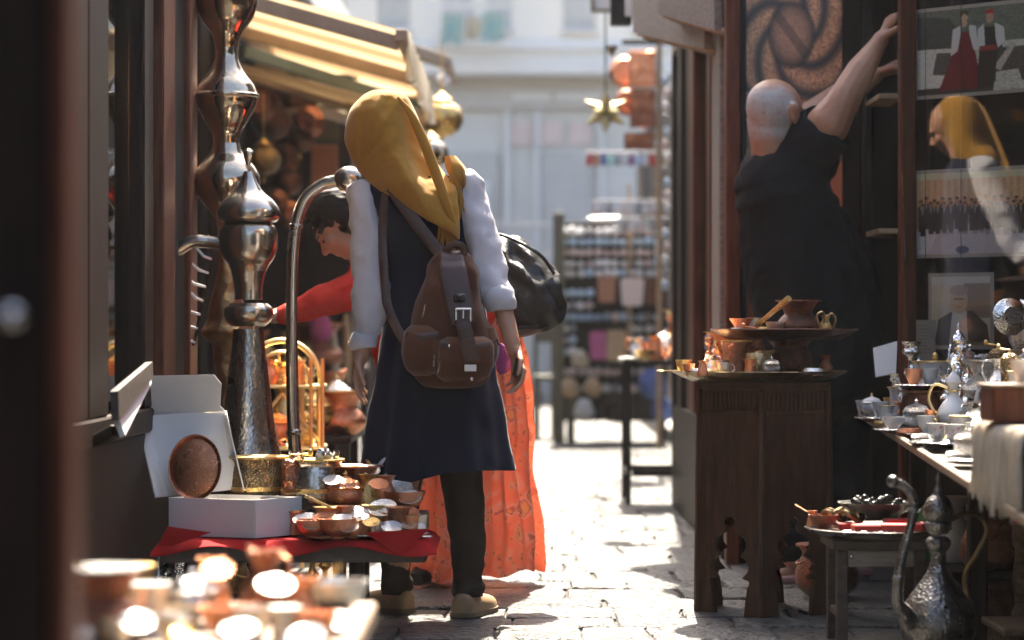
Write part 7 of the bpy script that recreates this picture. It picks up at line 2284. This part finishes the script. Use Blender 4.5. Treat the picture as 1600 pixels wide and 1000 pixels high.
# copper kettle shapes on the high right shelf
hs = solo('wall_shelf', MB().box((1.72, 7.22, 1.0), (.20, .7, .02), .003), m_wood_worn, 'high shelf at the right edge before the glass', 'shelf')
for i, (k, D_, h, mt, lb) in enumerate((('pot', 7.50, .10, cu, 'copper pot on the high right shelf'), ('cauldron', 7.36, .13, cu, 'copper cauldron on the high right shelf'), ('sugar', 7.22, .16, sv, 'lidded silver bowl on the high right shelf'))):
    V(k, Vector((1.665, D_, 1.011)), h, mt, lb, 'pieces on the high right shelf')
cd = solo('leaning_card', MB().quad(W(1368, 590, 7.82), W(1400, 584, 7.82), W(1402, 534, 7.9), W(1364, 545, 7.9), .004), m_paper, 'pale card leaning beside the dark post at the counter end', 'card')
# fringed rug over the counter edge
bx2 = thing('box_stand', 'low dark box stand on the counter under the fringed rug and crate', 'stand', (1.2, 5.2, cz(5.2)))
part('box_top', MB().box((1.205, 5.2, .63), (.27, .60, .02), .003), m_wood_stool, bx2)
part('box_front', MB().box((1.088, 5.2, .553), (.02, .58, .13), .003), m_wood_dark, bx2)
part('box_end', MB().box((1.215, 5.48, .56), (.23, .02, .118), .003), m_wood_dark, bx2)
fg = thing('fringed_rug', 'cream fringed rug hanging from the box stand at the right edge', 'rug', (1.06, 5.2, .5))
mb = MB()
yA, yB = 4.95, 5.46
xe = lambda yy: 1.062 + .006 * math.sin(yy * 25)
part('rug_top', MB().quad(Vector((1.062, yB, .646)), Vector((1.062, yA, .646)), Vector((1.2, yA, .646)), Vector((1.2, yB, .646)), .005), m_fringe, fg)
for i in range(46):
    yy = yA + (yB - yA) * i / 45 + rsq.uniform(-.003, .003)
    a = Vector((xe(yy), yy, .648))
    ln = rsq.uniform(.145, .20)
    q = catmull([a, a + Vector((-.014, rsq.uniform(-.004, .004), -.02)), a + Vector((-.016 + rsq.uniform(-.005, .005), rsq.uniform(-.008, .008), -ln * .6)), a + Vector((-.016 + rsq.uniform(-.008, .008), rsq.uniform(-.022, .022), -ln))], 7)
    mb.tube([Vector(p) for p in q], [.004, .0055, .006, .0055, .005, .0045, .002], 6)
part('fringe', mb, m_fringe, fg, kind='stuff')
# tray stool with dark jewellery and red boxes
so = thing('small_stool', 'dark grey brown wooden stool carrying the tray of red boxes', 'stool', (W(1368, 0, 6.6).x, 6.6, 0))
c = WL[so.name]
sz = .295
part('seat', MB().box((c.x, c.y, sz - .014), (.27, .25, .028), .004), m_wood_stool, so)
for sx in (-.105, .105):
    for sy in (-.095, .095):
        part('leg', MB().box((c.x + sx, c.y + sy, (sz - .03) / 2), (.03, .03, sz - .03), .003), m_wood_stool, so)
for sy in (-.095, .095):
    part('apron', MB().box((c.x, c.y + sy, sz - .052), (.178, .018, .045), .003), m_wood_grey, so)
for sx in (-.105, .105):
    part('rung', MB().box((c.x + sx, c.y, .09), (.018, .158, .022), .003), m_wood_stool, so)
part('bolt', MB().ell((c.x - .08, c.y - .106, sz - .045), (.006, .004, .006), 8, 6), m_steel, so)
V('tray', Vector((c.x + .005, c.y - .01, sz + .001)), .40, (m_tin,), 'dull metal tray with red boxes on the small stool', rz=0)
zs = sz + .011
for i, (dx, dy, w_, d_, h_, a_, mt, lb) in enumerate(((-.045, -.135, .075, .05, .02, .1, m_redbox, 'leftmost bright red box on the dull tray'), (.035, -.14, .085, .05, .022, -.08, m_redbox, 'middle bright red box at the front of the dull tray'), (.115, -.10, .06, .06, .022, .5, m_redbox_dk, 'dark red box at the right of the dull tray'), (-.09, -.05, .06, .045, .018, .4, m_redbox_dk, 'dark red box behind the bright red boxes'), (.05, -.06, .07, .05, .03, .2, m_redbox_dk, 'thick dark red box in the middle of the dull tray'))):
    solo('card_box', MB().box((c.x + dx, c.y + dy, zs + .012 + h_ / 2), (w_, d_, h_), .003, Matrix.Rotation(a_, 3, 'Z')), mt, lb, 'box', 'red boxes on the dull tray')
V('lobed_dish', Vector((c.x + .01, c.y + .03, zs + .035)), .11, (m_blackbead,), 'dark lobed dish heaped with black jewellery', rz=.2).scale = (.11, .11, .045)
bd_ = MB()
for i in range(46):
    a, r = rsq.uniform(0, 6.28), .085 * rsq.random() ** .5
    bd_.ell((c.x + .01 + r * math.cos(a), c.y + .03 + r * math.sin(a), zs + .068 + .02 * rsq.random()), rsq.uniform(.007, .013), 8, 6)
solo('jewellery', bd_, m_blackbead, 'heap of glossy black jewellery in the lobed dish', 'jewellery', kind='stuff')
for i, (dx, dy, lb) in enumerate(((-.115, .0, 'curled brass bracelet left of the black jewellery'), (-.10, .06, 'brass bracelet behind the black jewellery'), (-.07, -.02, 'dark brass bracelet beside the dark red box'))):
    ctr_ = Vector((c.x + dx, c.y + dy, zs + .045))
    solo('bracelet', MB().tube([ctr_ + Vector((.03 * math.cos(k / 3), .03 * math.sin(k / 3), .012 * math.sin(k / 1.5))) for k in range(0, 20)], .008, 8), m_brass_old, lb, 'bracelet', 'bracelets on the dull tray')
V('bowl', Vector((c.x - .15, c.y - .05, zs + .012)), .04, (m_copper_old,), 'small copper bowl at the left rim of the dull tray')
V('dzezva', Vector((c.x - .175, c.y - .02, zs + .02)), .04, (m_copper,), 'tiny copper pot hanging over the left rim of the dull tray', rz=2.5)
for i in range(10):
    solo('foil_packet', MB().box((c.x - .10 + .014 * i, c.y - .165 + .01 * math.sin(i * 2), zs + .012), (.022, .014, .006), .002, Matrix.Rotation(i * .9, 3, 'Z') @ Matrix.Rotation(.4, 3, 'X')), m_silver, 'small crumpled silver foil packet at the front rim of the dull tray', 'foil packet', 'silver foil packets on the dull tray')
# big pewter ewer on the ground
DB = 6.2
base = W(1466, 0, DB)
base.z = 0
big_ewer('ewer', 'dark engraved pewter ewer with long pale spout on the ground at bottom right', base,
         [(738, 1.5), (748, 4), (756, 3), (764, 6), (774, 10), (780, 17), (790, 22), (800, 24), (810, 20), (814, 17), (818, 21), (826, 19), (834, 15), (838, 13), (842, 18), (848, 20), (856, 17), (862, 12),
          (880, 13), (900, 22), (920, 36), (940, 50), (960, 58), (978, 60), (996, 55), (1012, 44), (1022, 34), (1030, 36), (1038, 44)], DB, m_pewter_big,
         [(1428, 972, 6.15, 13), (1414, 955, 6.10, 11), (1403, 940, 6.08, 9), (1404, 905, 6.07, 8), (1410, 868, 6.07, 7.5), (1420, 832, 6.07, 7), (1427, 800, 6.07, 7), (1425, 775, 6.07, 7), (1413, 760, 6.07, 7), (1402, 755, 6.07, 8)],
         [(1484, 812, 6.21, 5), (1510, 802, 6.23, 4), (1532, 808, 6.25, 4), (1542, 830, 6.25, 4), (1528, 862, 6.25, 4), (1510, 892, 6.25, 4), (1508, 915, 6.25, 4), (1518, 950, 6.23, 5)],
         (-7, -3, 10, 10, 10), m_brass_old, m_pewter_big, (774, 814, 836, 842, 862))
V('cauldron', Vector((W(1555, 0, 6.9).x, 6.9, .16)), .17, (m_copper_old, m_copper_old), 'copper cauldron stacked under the counter at the right', rz=1.2)
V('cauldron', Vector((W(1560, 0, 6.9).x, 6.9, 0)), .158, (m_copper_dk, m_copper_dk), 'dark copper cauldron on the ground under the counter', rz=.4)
V('jar', Vector((W(1455, 0, 7.2).x, 7.2, .18)), .19, (m_green, m_green), 'green glass jar in the shade under the counter')
V('jug', Vector((W(1487, 0, 7.1).x, 7.1, .18)), .19, (m_white_porc, m_white_porc), 'white jug in the shade beside the green jar')
us = thing('under_shelf', 'low dark plank shelf under the silverware counter', 'shelf', (1.33, 7.2, 0))
part('plank', MB().box((1.36, 7.25, .165), (.34, .9, .025), .004), m_wood_dark, us)
for yy in (6.9, 7.6):
    part('support', MB().box((1.36, yy, .075), (.3, .05, .15), .004), m_wood_dark, us)
pk_ = thing('ground_board', 'worn wooden board with crosspiece on the ground at the bottom right corner', 'board', (1.33, 6.35, 0))
part('board', MB().box((1.36, 6.3, .085), (.22, .30, .02), .004), m_wood_worn, pk_)
for xx in (1.28, 1.44):
    part('crosspiece', MB().box((xx, 6.3, .037), (.03, .28, .074), .004), m_wood_worn, pk_)
hk = thing('turned_post', 'pale turned wooden post under the counter at the far right', 'post', (W(1594, 0, 6.45).x, 6.45, 0))
c = WL[hk.name]
part('shaft', MB().lathe(catmull([(.03, 0), (.03, .02), (.018, .05), (.024, .10), (.014, .13), (.020, .2), (.013, .26), (.022, .3), (.02, .34)], 40), 16, (c.x, c.y, 0)), m_wood_worn, hk)
part('red_knob', MB().ell((c.x, c.y, .355), (.02, .02, .022), 12, 8), m_redbox, hk)

# ------------------------------------------------------------------ haze
hzo = solo('haze', MB().add([(x, y, z) for x in (-60, 60) for y in (-12, 60) for z in (-1.1, 13)], [[0, 1, 3, 2], [4, 6, 7, 5], [0, 4, 5, 1], [2, 3, 7, 6], [0, 2, 6, 4], [1, 5, 7, 3]], False), m_void, 'pale sunlit haze filling the street', None, kind='stuff')
hm = bpy.data.materials.new('haze')
hm.use_nodes = True
hn = hm.node_tree.nodes
hn.clear()
ho = hn.new('ShaderNodeOutputMaterial')
hv = hn.new('ShaderNodeVolumePrincipled')
hv.inputs['Color'].default_value = (.93, .95, 1, 1)
hv.inputs['Density'].default_value = .0004
hv.inputs['Anisotropy'].default_value = .35
hm.node_tree.links.new(hv.outputs[0], ho.inputs['Volume'])
hzo.data.materials.clear()
hzo.data.materials.append(hm)
hzo['label'] = 'pale sunlit haze filling the street'
